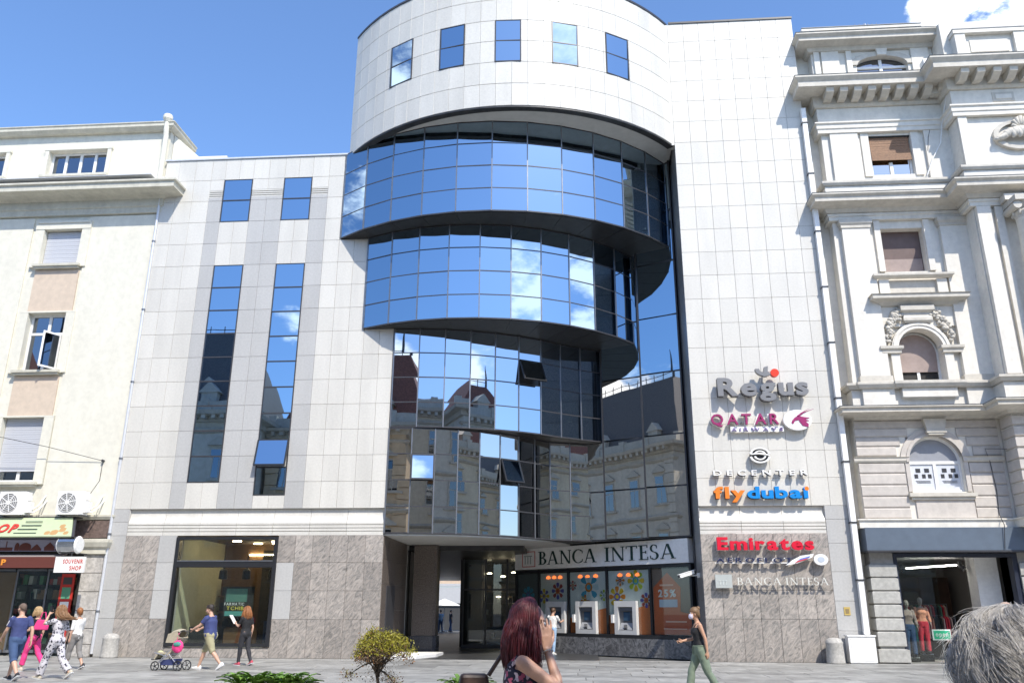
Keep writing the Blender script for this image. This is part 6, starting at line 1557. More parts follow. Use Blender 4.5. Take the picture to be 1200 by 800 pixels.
def hand(mb, W, d, pn, sd, k=1.0, curl=.5, fan=.0, fin=None):
    """palm, four unequal bent fingers and a side thumb; d along the hand, pn palm normal"""
    d = Vector(d).normalized(); pn = Vector(pn); pn = (pn - d * pn.dot(d)).normalized(); lat = d.cross(pn).normalized() * (1 if sd > 0 else -1)
    P = lambda l, a, n_: Vector(W) + (lat * l + d * a + pn * n_) * k
    for l in (-.026, -.009, .009, .026): mb.capsule(P(l * .7, .005, 0), P(l, .075, 0), .015 * k, .0125 * k, 8)
    for j, l in enumerate((-.030, -.010, .010, .029)):
        L1, L2, L3 = [(.034, .022, .016), (.042, .028, .019), (.045, .030, .02), (.040, .026, .018)][j]; c = curl * (1 + .12 * (1.5 - j)); f_ = fan * (j - 1.5)
        a0 = P(l, .082, 0); t1 = c * .8; p1 = a0 + (d * cos(t1) + pn * sin(t1) + lat * f_) * L1 * k; t2 = c * 1.7; p2 = p1 + (d * cos(t2) + pn * sin(t2) + lat * f_) * L2 * k; t3 = c * 2.4; p3 = p2 + (d * cos(t3) + pn * sin(t3)) * L3 * k
        mb.chain([P(l * .95, .06, 0), a0, p1, p2, p3], [.0105 * k, .0095 * k, .0088 * k, .0078 * k, .0066 * k], 8)
    b0 = P(.024, .018, .006); b1 = P(.046, .046, .016); b2 = P(.055, .075, .022 + .02 * curl); b3 = P(.056, .098, .026 + .035 * curl)
    mb.chain([b0, b1, b2, b3], [.016 * k, .0125 * k, .0105 * k, .008 * k], 8)

CLOTH = {n_: flat('cloth ' + n_, c_, .85) for n_, c_ in (('navy', (.045, .06, .17)), ('jeans', (.05, .09, .19)), ('pink', (.75, .05, .22)), ('black', (.016, .016, .018)), ('charcoal', (.03, .03, .035)), ('khaki', (.36, .33, .20)), ('white', (.72, .71, .68)), ('sage', (.17, .215, .155)), ('lightblue', (.32, .45, .62)), ('lavender', (.40, .37, .50)), ('green', (.06, .25, .2)), ('cream', (.5, .45, .36)))}
HAIR = {n_: mat('hair ' + n_, c_, .5, .3, 60) for n_, c_ in (('brown', (.10, .055, .03)), ('dark', (.035, .025, .02)), ('ginger', (.36, .14, .045)), ('blonde', (.50, .34, .17)), ('chestnut', (.30, .16, .075)), ('burgundy', (.10, .011, .018)), ('silver', (.82, .79, .755)))}
def translucent(m, f, c):
    n, l = m.node_tree.nodes, m.node_tree.links; b = n['Principled BSDF']; t = n.new('ShaderNodeBsdfTranslucent'); t.inputs[0].default_value = (*c, 1); mx = n.new('ShaderNodeMixShader'); mx.inputs[0].default_value = f
    l.new(b.outputs[0], mx.inputs[1]); l.new(t.outputs[0], mx.inputs[2]); l.new(mx.outputs[0], n['Material Output'].inputs[0])
translucent(HAIR['silver'], .35, (.7, .67, .64))
SOLE = flat('sole white', (.6, .6, .6))
def dress(root, F, skin, shirt=None, sleeve=.33, shirt_z=(-.02, .5), pants=None, pl=1.0, wide=0.0, pg=.012, shoes=None, sole=None, vox=.0095, bare_feet=False, curl=.5, sg=.012, belt=None):
    b = MB(); F.torso(b); F.legs(b); F.arms(b); F.hands(b, curl); F.head(b); F.feet(b); fuse('body', b, skin, root, vox, 3)
    if shirt:
        b = MB(); F.torso(b, shirt_z[0] - .001, shirt_z[1], sg)
        if sleeve > 0: F.arms(b, sleeve, sg + .003)
        fuse('shirt', b, shirt, root, .012, 5, .008, 10, (1, 1, .7))
    if pants:
        b = MB(); F.torso(b, -.2, .09, pg); F.legs(b, pl, pg, wide); fuse('trousers' if pl > .7 else 'shorts', b, pants, root, .012, 5, .009, 9, (1, 1, .5))
    if shoes: F.shoes(shoes, sole or SOLE, root)
def bag(root, name, c, m_, w_=.3, h=.24, d=.1, rz=0, strap=None):
    R = Matrix.Rotation(rz, 3, 'Z'); b = MB(); vs = []
    for (x, z, t) in ((-.5, -.5, .9), (.5, -.5, .9), (.52, -.1, 1.1), (.42, .5, .5), (-.42, .5, .5), (-.52, -.1, 1.1)):
        for s_ in (-1, 1): vs.append(Vector(c) + R @ Vector((x * w_, s_ * d / 2 * t, z * h)))
    n = 6; fs = [(2 * i, 2 * ((i + 1) % n), 2 * ((i + 1) % n) + 1, 2 * i + 1) for i in range(n)] + [tuple(range(0, 12, 2)), tuple(range(11, 0, -2))]
    b.add(vs, fs); o = b.build('body', m_, root)
    md = o.modifiers.new('b', 'BEVEL'); md.width = .02; md.segments = 2
    if strap: q = MB(); q.tube(strap, .012, 6); q.build('strap', m_, root)
    return o

# walkers on the left
p = thing('person', 'man in a navy T-shirt and denim shorts walking out of the left edge', 'person', (-13.22, -10.2, 0), radians(62))
F = Fig(1.76, hipL=(-18, 22), hipR=(24, 8), armL=(22, 10, 25, 5), armR=(-20, 12, 15, 0), hyaw=8)
dress(p, F, SKIN, CLOTH['navy'], .36, (-.1, .5), CLOTH['jeans'], .58, .012, .02, CLOTH['charcoal']); F.cap_hair(mat('cropped hair', (.16, .11, .085), .8, .15, 80), p, .004, back=.0)
q = MB(); S, E_, W, _ = F.arm[-1]; q.tube([S + Vector((-.03, -.02, .06)), S.lerp(E_, .3) + Vector((-.062, -.01, .0)), S.lerp(E_, .6) + Vector((-.058, 0, 0))], .010, 6); q.build('sleeve_stripe', CLOTH['white'], p)
p = thing('person', 'blonde woman in bright pink trousers and dark top behind the man in navy', 'person', (-14.75, -7.2, 0), radians(80))
F = Fig(1.66, True, hipL=(20, 10), hipR=(-16, 24), armL=(10, 8, 70, 10), armR=(-12, 10, 20, 0), hyaw=-10)
dress(p, F, SKIN, CLOTH['black'], .3, (-.1, .5), CLOTH['pink'], .88, .02, .014, CLOTH['cream']); F.strands(HAIR['blonde'], p, 90, .16, (0, .0, 0), .012, seed=3)
hb = thing('handbag', 'bright pink handbag carried on the arm of the blonde woman', 'handbag', (-14.45, -7.45, 1.18), radians(80)); bag(hb, 'handbag', (0, 0, 0), CLOTH['pink'], .36, .26, .12, radians(90), [(0, .1, .1), (.02, .05, .32), (.02, -.05, .32), (0, -.12, .1)])
p = thing('person', 'long haired woman in a black and white patterned jumpsuit holding a phone to her ear', 'person', (-12.55, -9.7, 0), radians(75))
F = Fig(1.70, True, hipL=(26, 10), hipR=(-20, 26), armL=(75, 12, 105, 25), armR=(-14, 10, 25, 0), hyaw=12)
JS = pattern('patterned jumpsuit', (.55, .53, .56), ((.02, .02, .035), (.05, .05, .08), (.55, .53, .56)), 24)
dress(p, F, SKIN, JS, .45, (-.1, .5), JS, .96, .035, .022, CLOTH['cream']); F.strands(HAIR['chestnut'], p, 150, .40, (.15, -.75, .45), .011, seed=5, spread=.06, curl=.012)
ph = thing('phone', 'dark phone held at the ear by the woman in the patterned jumpsuit', 'phone', Vector((-12.55, -9.7, 0)) + rzv(F.arm[-1][2] + F.arm[-1][3] * .08, radians(75)), radians(75)); q = MB(); q.box(-.02, .02, -.035, .035, -.02, .12); q.build('case', M['black_metal'], ph)
p = thing('person', 'person in a white shirt half hidden behind the woman in the patterned jumpsuit', 'person', (-14.1, -6.3, 0), radians(70))
F = Fig(1.64, True, hipL=(14, 6), hipR=(-12, 18), armR=(15, 8, 60, 15), hyaw=-15)
dress(p, F, SKIN, CLOTH['white'], .55, (-.1, .5), flat('cloth grey', (.22, .21, .2), .85), .75, .01, .016, CLOTH['charcoal']); F.cap_hair(HAIR['ginger'], p, .014, back=.04)
# man with the pushchair, woman in black
SM = (-10.35, -6.0)
p = thing('person', 'stout man in a navy T-shirt, khaki shorts and cap pushing the pushchair', 'person', (SM[0], SM[1], 0), radians(84))
F = Fig(1.79, lean=6, hipL=(-22, 20), hipR=(26, 8), armL=(42, 8, 22, 8), armR=(44, 8, 20, 8), hyaw=14, hpit=10, stout=1.16)
dress(p, F, SKIN, CLOTH['navy'], .36, (-.1, .5), CLOTH['khaki'], .52, .016, .022, CLOTH['white'], curl=1.1, sg=.018); F.cap_hair(HAIR['dark'], p, .012, back=.02)
q = MB(); R_ = 14; q.add([F.hd(.085 * cos(t), -.02 + .105 * sin(t), .05 + .0 * t) for t in [2 * pi * i / R_ for i in range(R_)]] + [F.hd(.07 * cos(t), -.02 + .085 * sin(t), .125) for t in [2 * pi * i / R_ for i in range(R_)]], [(i, (i + 1) % R_, R_ + (i + 1) % R_, R_ + i) for i in range(R_)] + [tuple(range(R_, 2 * R_))])
q.add([F.hd(x, y, z) for x, y, z in ((-.06, -.11, .06), (.06, -.11, .06), (.05, -.19, .05), (-.05, -.19, .05), (-.06, -.11, .07), (.06, -.11, .07), (.05, -.19, .058), (-.05, -.19, .058))], [(3, 2, 1, 0), (4, 5, 6, 7), (0, 1, 5, 4), (1, 2, 6, 5), (2, 3, 7, 6), (3, 0, 4, 7)]); q.build('cap', HAIR['dark'], p)
hl = [Vector((SM[0], SM[1], 0)) + rzv(F.arm[sd][2] + F.arm[sd][3] * .07, radians(84)) for sd in (-1, 1)]
p = thing('person', 'ginger haired woman in black reading a paper before the corner shop window', 'person', (-10.12, -4.0, 0), radians(58))
F = Fig(1.68, True, hipL=(12, 8), hipR=(-10, 16), armL=(30, 10, 80, 15), armR=(-8, 10, 20, 0), hpit=18)
dress(p, F, SKIN, CLOTH['black'], .36, (-.1, .5), CLOTH['charcoal'], 1.0, .0, .012, flat('shoe red', (.45, .05, .08))); F.strands(HAIR['ginger'], p, 130, .30, (0, -.12, 0), .011, seed=9, spread=.05)
pw = Vector((-10.12, -4.0, 0)) + rzv(F.arm[-1][2] + F.arm[-1][3] * .1, radians(58)); pa = thing('paper_sheet', 'white folded paper held by the woman in black', 'paper', pw, radians(58)); q = MB(); q.box(-.10, .10, -.004, .004, -.05, .26); o = q.build('sheet', CLOTH['white'], pa); o.rotation_euler = (radians(-35), 0, radians(25))
# pushchair
ST = thing('pushchair', 'beige folding pushchair with a dark basket and thin black wheels', 'pushchair', (-11.2, -6.35, 0), radians(84))
fab = mat('beige fabric', (.42, .37, .27), .9, .1, 14, .1, 40); sil_ = mat('silver tube', (.55, .55, .57), .3, .05, metal=.8)
inv = lambda P_: rzv(Vector(P_) - Vector((-11.2, -6.35, 0)), -radians(84))
HB = (inv(hl[0]) + inv(hl[1])) / 2; HB = Vector((0, HB.y, HB.z))
for sd in (-1, 1):
    for y, r in ((-.30, .125), (.38, .115)):
        w_ = part('wheel', ST, (sd * .23, y, r)); q = MB(); q.tube([(0, r * cos(t * pi / 12), r * sin(t * pi / 12)) for t in range(25)], .016, 7); q.build('tyre', M['black_metal'], w_)
        q = MB()
        for t in range(5): q.bar((0, 0, 0), (0, (r - .01) * cos(t * 2 * pi / 5), (r - .01) * sin(t * 2 * pi / 5)), .012, .014, up=(1, 0, 0))
        q.tube([(-.025, 0, 0), (.025, 0, 0)], .022, 8); q.build('spokes', M['black_metal'], w_)
    q = MB(); q.tube([(sd * .21, -.30, .125), (sd * .21, .0, .42), (sd * .21, .38, .115)], .013, 8); q.tube([(sd * .20, .30, .22), (sd * .2, -.10, .62), (sd * .2, HB.y + .08, HB.z - .08), (sd * .2, HB.y, HB.z)], .014, 8); q.tube([(sd * .2, .05, .36), (sd * .2, .45, .46)], .013, 8); q.build('side_frame', sil_, ST)
    q = MB(); q.tube([(sd * .2, HB.y + .03, HB.z - .02), (sd * .2, HB.y - .04, HB.z + .01), (sd * .12, HB.y - .05, HB.z + .01)], .020, 8); q.build('grip', M['black_metal'], ST)
q = MB(); q.tube([(-.2, HB.y, HB.z), (.2, HB.y, HB.z)], .012, 8); q.tube([(-.21, 0, .42), (.21, 0, .42)], .012, 8); q.tube([(-.23, -.3, .125), (.23, -.3, .125)], .010, 8); q.build('cross_bar', sil_, ST)
q = MB(); q.add([(-.2, -.22, .86), (.2, -.22, .86), (.2, .05, .44), (-.2, .05, .44), (-.2, .34, .48), (.2, .34, .48), (.2, .46, .30), (-.2, .46, .30), (-.2, -.26, .84), (.2, -.26, .84), (.2, .02, .40), (-.2, .02, .40), (-.2, .33, .44), (.2, .33, .44), (.2, .43, .28), (-.2, .43, .28)], [(0, 1, 2, 3), (3, 2, 5, 4), (4, 5, 6, 7), (9, 8, 11, 10), (10, 11, 12, 13), (13, 12, 15, 14), (0, 3, 11, 8), (1, 9, 10, 2), (3, 4, 12, 11), (2, 10, 13, 5), (4, 7, 15, 12), (5, 13, 14, 6), (0, 8, 9, 1), (6, 14, 15, 7)]); q.build('seat', fab, ST)
q = MB(); n = 8
hood = []
for i in range(n + 1):
    t = radians(-10 + 125 * i / n); hood += [(x, -.16 + .34 * cos(t) * (1 - .18 * abs(x / .22) ** 2), .78 + .30 * sin(t) * (1 - .2 * abs(x / .22) ** 2)) for x in (-.22, -.14, 0, .14, .22)]
q.add(hood, [(i * 5 + j, i * 5 + j + 1, (i + 1) * 5 + j + 1, (i + 1) * 5 + j) for i in range(n) for j in range(4)]); q.add([(sd_ * .22, y, z) for sd_ in (-1, 1) for y, z in ((.15, .72), (.1, .95), (-.16, 1.02), (-.26, .84), (-.1, .72))], [(0, 1, 2, 3, 4), (9, 8, 7, 6, 5)]); o = q.build('hood', fab, ST, smooth=False); md = o.modifiers.new('t', 'SOLIDIFY'); md.thickness = .012
q = MB(); q.add([(-.17, -.2, .30), (.17, -.2, .30), (.17, .3, .27), (-.17, .3, .27), (-.15, -.15, .14), (.15, -.15, .14), (.15, .26, .14), (-.15, .26, .14)], [(7, 6, 5, 4), (0, 1, 5, 4), (1, 2, 6, 5), (2, 3, 7, 6), (3, 0, 4, 7), (0, 3, 2, 1)]); q.build('basket', CLOTH['navy'], ST)
q = MB(); q.box(-.16, .16, .40, .56, .27, .30); q.build('footrest', M['black_metal'], ST)
q = MB(); q.ell((-.06, .36, .44), (.06, .09, .07), 10, 8); q.ell((.08, .40, .38), (.05, .08, .06), 10, 8); q.build('blanket', flat('blanket cream', (.6, .6, .3)), ST, smooth=True)
a = thing('shopping_bag', 'pink and green plastic bag hanging from the pushchair handle', 'bag', Vector((-11.2, -6.35, 0)) + rzv(Vector((-.26, HB.y + .02, HB.z - .40)), radians(84)), radians(84))
q = MB(); q.ell((0, 0, 0), (.07, .17, .17), 12, 8); q.tube([(0, .06, .12), (.02, .02, .38), (0, -.06, .12)], .012, 5); fuse('bag', q, CLOTH['pink'], a, .015, 3, .012, 14)
q = MB(); q.ell((-.03, .0, .06), (.07, .12, .07), 10, 8); fuse('bag_print', q, CLOTH['green'], a, .015, 2, .01, 14)
# user of the left cash machine
p = thing('person', 'person in a white shirt and pale jeans using the left cash machine', 'person', (-1.05, 4.35, 0), radians(-32))
F = Fig(1.72, False, lean=5, hipL=(2, 2), hipR=(-3, 4), armL=(30, 8, 60, 5), armR=(45, 8, 55, 8), hyaw=-6, hpit=16)
dress(p, F, SKIN, CLOTH['white'], .38, (-.1, .5), CLOTH['lightblue'], .98, .012, .015, CLOTH['white']); F.cap_hair(HAIR['brown'], p, .014, back=.02)
# woman walking on the right
p = thing('person', 'woman with a face mask, hair bun, black top and sage green trousers walking left', 'person', (2.36, -12.4, 0), radians(96))
F = Fig(1.70, True, lean=3, hipL=(-16, 14), hipR=(24, 14), armL=(-18, 9, 12, 2), armR=(12, 10, 68, 12), hyaw=-4)
F.arm[-1][0] = F.arm[-1][0]
TOP = CLOTH['black']
dress(p, F, SKIN2, TOP, 0, (.07, .44), CLOTH['sage'], .98, .026, .016, CLOTH['white'], sg=.010); F.face(p)
F.cap_hair(mat('hair dark blonde', (.20, .115, .055), .55, .3, 60), p, .012, back=.035); q = MB(); q.ell(F.hd(0, -.085, .105), (.042, .042, .04), 12, 8); q.build('hair_bun', bpy.data.materials['hair dark blonde'], p, smooth=True)
q = MB()
for sd in (-1, 1): q.tube([F.up(sd * .075, .118, .40), F.up(sd * .085, .06, .475), F.up(sd * .08, .0, .508), F.up(sd * .05, -.08, .44), F.up(sd * .03, -.10, .36)], .009, 6)
q.build('strap', TOP, p)
q = MB(); n = 9; vs = []
for i in range(5):
    z = .0 - .024 * i - .01
    for j in range(n):
        t = radians(-78 + 156 * j / (n - 1)); r = (.078, .088, .094, .09, .07)[i]; vs.append(F.hd(r * sin(t) * .86, .028 + r * cos(t), z))
q.add(vs, [(i * n + j, i * n + j + 1, (i + 1) * n + j + 1, (i + 1) * n + j) for i in range(4) for j in range(n - 1)]); o = q.build('face_mask', flat('mask lilac', (.60, .56, .66)), p, smooth=True); md = o.modifiers.new('t', 'SOLIDIFY'); md.thickness = .006
q = MB(); q.tube([F.up(.17 * sin(t), .125 * cos(t) - .0, .075) for t in [2 * pi * i / 20 for i in range(21)]], .014, 6); q.tube([F.up(.02, .135, .07), F.up(.03, .15, -.02), F.up(.05, .14, -.07)], .010, 6); q.build('belt', CLOTH['sage'], p)
hw = Vector((2.36, -12.4, 0)) + rzv(F.arm[1][2] + F.arm[1][3] * .09, radians(96)); a = thing('phone', 'black phone in the raised hand of the woman in sage green trousers', 'phone', hw, radians(96)); q = MB(); q.box(-.036, .036, -.008, .008, -.05, .10); o = q.build('case', M['black_metal'], a); o.rotation_euler = (radians(-60), 0, 0)
# bald man farther right, people beyond the passage
p = thing('person', 'bald man in a grey shirt seen just above the silver hair at the right edge', 'person', (6.0, -17.3, 0), radians(80))
F = Fig(1.72, False, hipL=(10, 6), hipR=(-10, 14), armL=(12, 8, 20, 0), armR=(-12, 8, 15, 0)); dress(p, F, SKIN, flat('cloth grey', (.22, .21, .2), .85), .36, (-.1, .5), CLOTH['charcoal'], .98, .01, .014, CLOTH['black'])
for x, y, c_, lab, rz_ in ((-11.1, 39.6, CLOTH['lightblue'], 'person in a blue shirt standing in the daylight beyond the passage', 40), (-10.4, 40.4, CLOTH['charcoal'], 'person in dark clothes standing beyond the passage', -60)):
    p = thing('person', lab, 'person', (x, y, 0), radians(rz_)); F = Fig(1.72, False, hipL=(8, 4), hipR=(-6, 8)); dress(p, F, SKIN, c_, .36, (-.1, .5), CLOTH['jeans'], .98, .01, .014, CLOTH['black'], vox=.014); F.cap_hair(HAIR['dark'], p)

# foreground: woman with burgundy hair, cheek in her hand
RB = Vector((-.36, -25.0, 0)); RZ = radians(-84)
p = thing('person', 'woman with long burgundy hair in a floral sleeveless dress holding her hand to her cheek', 'person', RB, RZ)
F = Fig(1.60, True, lean=5, hipL=(0, 0), hipR=(2, 3), armL=(20, 6, 60, 0), armR=(52, 4, 118, 10), hyaw=0, hpit=4)
for sd in (1,):       # near arm: elbow out in front, forearm up, palm on the cheek
    S = F.arm[sd][0]; E_ = S + Vector((.03, .21, -.15)); W = F.hd(.072, .10, -.135); d2 = (F.hd(.088, .085, .0) - W).normalized()
    E_ = W - (W - E_).normalized() * .245; F.arm[sd] = [S, E_, W, d2]
b = MB(); F.torso(b); F.legs(b); F.arms(b); F.head(b); F.feet(b)
hand(b, F.arm[-1][2], F.arm[-1][3], Vector((1, .25, 0)), -1, .9, .5)
hand(b, F.arm[1][2], F.arm[1][3], Vector((-1, -.25, .1)), -1, .92, .22, .10)
fuse('body', b, mat('olive skin', (.47, .27, .19), .5, .08, 20), p, .0058, 3); F.face(p)
FL_ = pattern('floral cloth', (.018, .016, .035), ((.50, .10, .17), (.42, .36, .44), (.62, .5, .55), (.30, .06, .12)), 30)
b = MB(); F.torso(b, -.2, .46, .012)
b.tube([F.up(0, 0, .05), F.up(0, 0, -.1), F.up(0, 0, -.5)], [.17, .20, .27], 18)
for sd in (-1, 1): b.tube([F.up(sd * .10, .075, .42), F.up(sd * .115, .03, .492), F.up(sd * .11, -.03, .495), F.up(sd * .09, -.08, .43)], .026, 8)
fuse('dress', b, FL_, p, .008, 4, .006, 11, (1, 1, .6))
F.shoes(CLOTH['black'], SOLE, p)
F.strands(HAIR['burgundy'], p, 1500, .29, (0, .02, 0), .0034, front=.37, spread=.05, shell=.016, seed=21, curl=.008, seg=10)
q = MB(); W = F.arm[1][2]; d2 = F.arm[1][3]; pa_ = W - (W - F.arm[1][1]).normalized() * .02; ax = (W - F.arm[1][1]).normalized(); s1 = ax.orthogonal().normalized(); s2 = ax.cross(s1); q.tube([pa_ + .031 * (cos(t) * s1 + sin(t) * s2) for t in [2 * pi * i / 16 for i in range(17)]], .003, 6); q.build('bracelet', flat('bracelet', (.5, .48, .42), .3), p)
a = thing('handbag', 'brown leather shoulder bag behind the woman with burgundy hair', 'handbag', (-.60, -24.98, 1.05), radians(10))
BR = mat('brown leather', (.05, .026, .018), .5, .25, 20, .1, 60); bag(a, 'handbag', (0, 0, 0), BR, .19, .34, .12, 0, [(.08, -.03, .16), (.16, -.04, .28), (.24, -.04, .33)])
# foreground: silver hair of an older woman at the right edge
GB = Vector((.90, -28.1, 0)); p = thing('person', 'older woman with wavy silver hair and a lavender top close to the camera', 'person', GB, radians(-48))
F = Fig(1.55, True, lean=3, hipL=(2, 2), hipR=(-2, 4), hyaw=-6)
dress(p, F, SKIN, CLOTH['lavender'], .5, (-.1, .5), CLOTH['charcoal'], .98, .01, .014, CLOTH['black'], vox=.008); F.face(p)
rnd = random.Random(33); mb = MB(); HC = F.hd(0, -.03, .0)
def hs(u, v, g=0.0):
    """point of the hair mass: u round the head, v from nape (0) to crown (1)"""
    el = -1.0 + 2.57 * v; c = cos(el); lump = 1 + c * (.06 * sin(3 * u + 2 * v) + .045 * sin(7 * u - 5 * v + 1) + .03 * sin(11 * u + 9 * v))
    wd = 1 + .14 * max(0, .6 - v) * 2
    return HC + Vector(((.122 * wd * lump + g) * c * cos(u), (.124 * wd * lump + g) * c * sin(u), (.106 * lump + g) * sin(el) + .012))
nu, nv = 40, 18; vs = [hs(2 * pi * i / nu, j / nv, -.004) for j in range(nv + 1) for i in range(nu)]
mb.add(vs, [(j * nu + i, j * nu + (i + 1) % nu, (j + 1) * nu + (i + 1) % nu, (j + 1) * nu + i) for j in range(nv) for i in range(nu)])
for q in range(300):      # locks: each a bundle of fine hairs sharing one wave
    u = rnd.uniform(0, 2 * pi); v = .12 + .86 * rnd.random() ** .75; du = rnd.gauss(.55, .35); ln = rnd.uniform(.25, .55); ph = rnd.uniform(0, 6.28); am = rnd.uniform(.05, .15); lift = rnd.uniform(-.004, .008); curl = rnd.uniform(-.012, .016); fr = rnd.uniform(2.5, 5)
    for k in range(44):
        a_, b_, g_ = rnd.gauss(0, .075), rnd.gauss(0, .03), rnd.gauss(0, .0032); l2 = ln * rnd.uniform(.8, 1.1); pts = []; fly = rnd.uniform(.008, .03) if rnd.random() < .06 else 0
        for i in range(9):
            t = i / 8; pts.append(hs(u + a_ * (1 - .45 * t) + du * t + am * sin(fr * t + ph), max(-.05, v + b_ * (1 - .3 * t) - l2 * t), lift + g_ + curl * t * t + .006 * sin(fr * t * 1.3 + ph) + fly * t * t))
        r0 = rnd.uniform(.00035, .00075); mb.tube(pts, [r0 * (1 - .6 * (i / 8) ** 2) for i in range(9)], 3, cap=False)
mb.build('hair', HAIR['silver'], p, smooth=True)

# mannequins and goods in the shop on the right
def rack(x, y, w_, cols, z=1.5):
    q = MB(); q.tube([(x - w_ / 2, y, 0), (x - w_ / 2, y, z), (x + w_ / 2, y, z), (x + w_ / 2, y, 0)], .02, 6)
    rk = thing('clothes_rack', 'clothes rack with hanging garments inside the shop on the right', 'clothes rack', (0, 0, 0), 0, 'clothes racks in the shop'); q.build('rail', M['alu'], rk)
    n = int(w_ / .09)
    for k in range(n):
        xx = x - w_ / 2 + .05 + k * .09; h = random.uniform(.55, .9); d = random.uniform(.16, .22); q = MB()
        q.add([(xx - .015, y - d, z - .12), (xx + .015, y - d, z - .12), (xx + .02, y, z - .03), (xx - .02, y, z - .03), (xx + .015, y + d, z - .12), (xx - .015, y + d, z - .12), (xx - .03, y - d, z - h), (xx + .03, y - d, z - h), (xx + .03, y + d, z - h), (xx - .03, y + d, z - h)], [(0, 1, 2, 3), (3, 2, 4, 5), (0, 6, 7, 1), (1, 7, 8, 4, 2), (4, 8, 9, 5), (5, 9, 6, 0, 3), (6, 9, 8, 7)]); q.build('garment', random.choice(cols), rk)
    return rk
MQ = flat('mannequin', (.30, .25, .22))
for x, y, sh, tr, lab, z in ((11.12, .55, flat('cloth taupe', (.36, .27, .24), .85), CLOTH['jeans'], 'shop mannequin in a taupe jacket and jeans at the left of the opening', .16), (11.75, 1.0, flat('cloth peach', (.60, .27, .17), .85), flat('cloth crimson', (.5, .03, .05), .85), 'shop mannequin in a peach top and red skirt behind the open sign', .25)):
    p = thing('mannequin', lab, 'mannequin', (x, y, z), radians(176), 'mannequins in the shop on the right'); F = Fig(1.84, True, hipL=(3, 2), hipR=(-3, 3), armL=(5, 12, 20, 0), armR=(4, 12, 30, 5)); dress(p, F, MQ, sh, .85, (-.1, .5), tr, .97, .012, .018, CLOTH['black'], vox=.012)
    q = MB(); q.lathe([(.22, -z + .03), (.22, -.01), (.2, -.005)], 0, 0, 16); q.build('plinth', M['dark'], p)
gc = [CLOTH['charcoal'], CLOTH['black'], flat('cloth crimson', (.5, .03, .05), .85), CLOTH['green'], flat('cloth taupe', (.36, .27, .24), .85), CLOTH['cream'], flat('cloth peach', (.60, .27, .17), .85)]
rk = rack(12.6, 2.2, 1.5, gc, 1.5); rk['label'] = 'low clothes rack with mixed garments in the middle of the shop'; rk = rack(12.9, 3.6, 1.6, gc, 1.9); rk['label'] = 'taller clothes rack behind, against the dark backdrop of the shop'
rk = rack(11.6, 4.2, 1.2, gc, 2.6); rk['label'] = 'tall clothes rack at the back left of the shop'
a = thing('open_sign', 'small green and white sign standing in the shop opening', 'sign', (12.05, .28, .72)); q = MB(); q.box(-.30, .30, 0, .03, 0, .34); q.build('board', M['white_paint'], a); q = MB(); q.box(-.25, .27, -.012, 0, .04, .30); q.build('panel', flat('open green', (.02, .42, .22)), a); letters('open', a, -.2, .2, .12, .15, .006, M['white_paint'], MED, y=-.02); q = MB(); q.tube([(0, .015, -.72), (0, .015, 0)], .02, 6); q.lathe([(.16, -.72), (.16, -.70)], 0, .015, 12); q.build('post', M['alu'], a)

# ---------------------------------------------------------------- planters, shrub and leafy plants near the camera
TERRA = mat('planter concrete', (.35, .34, .32), .85, .12, 8, .1)
LEAFM = mat('strap leaf', (.17, .32, .045), .45, .35, 14, rnd=.3); SHL = mat('shrub leaf yellow', (.34, .31, .03), .55, .3, 30); SHD = mat('shrub leaf brown', (.15, .10, .055), .7, .4, 30); SHR = mat('shrub leaf russet', (.28, .13, .045), .6, .3, 30); BARK = mat('shrub bark', (.10, .075, .055), .9, .3, 30, .3)
def planter(x, y, w_, h, lab):
    a = thing('planter', lab, 'planter', (x, y, 0)); q = MB(); q.box(-w_ / 2, w_ / 2, -.28, .28, 0, h - .03); q.box(-w_ / 2 - .03, w_ / 2 + .03, -.31, .31, h - .03, h + .04); q.build('box', TERRA, a)
    q = MB(); q.box(-w_ / 2 + .05, w_ / 2 - .05, -.23, .23, h + .041, h + .05); q.build('soil', M['ground'], a)
def strap_plant(x, y, z, r, n, lab, grp):
    a = thing('leafy_plant', lab, 'plant', (x, y, z), 0, grp)
    for k in range(n):
        t = 2 * pi * k / n + random.uniform(-.3, .3); L_ = r * random.uniform(.7, 1.15); rise = random.uniform(.8, 1.6); w_ = random.uniform(.018, .028); q = MB(); vs = []
        for i in range(6):
            u = i / 5; d = L_ * u; zz = L_ * rise * (u - .62 * u * u); ww = w_ * (1 - (abs(u - .4) / .62) ** 2) + .002
            c, s_ = cos(t), sin(t); vs += [(d * c - ww * s_, d * s_ + ww * c, zz + .006), (d * c, d * s_, zz - .004), (d * c + ww * s_, d * s_ - ww * c, zz + .006)]
        q.add(vs, [(3 * i + j, 3 * i + j + 1, 3 * i + j + 4, 3 * i + j + 3) for i in range(5) for j in range(2)]); q.build('leaf', LEAFM, a, smooth=True)
planter(-3.15, -21.1, 1.5, .75, 'long concrete planter with strap leaved plants at the bottom left'); planter(-2.1, -20.8, .56, .66, 'concrete planter under the clipped brown and yellow shrub'); planter(-1.16, -20.6, .7, .69, 'concrete planter beside the woman with burgundy hair')
for k in range(5): strap_plant(-3.42 + .145 * k, -21.1 + random.uniform(-.12, .12), .80, .25, 26, 'bright green strap leaved plant in the long planter, ' + ('leftmost of its row', 'second from the left in its row', 'middle one of its row', 'second from the right in its row', 'rightmost, nearest the clipped shrub')[k], 'strap leaved plants in the long planter')
for k in range(2): strap_plant(-1.26 + .14 * k, -20.6 + random.uniform(-.05, .05), .74, .26, 20, 'bright green strap leaved plant ' + ('left of the brown shoulder bag', 'close behind the brown shoulder bag')[k], 'strap leaved plants beside the woman')
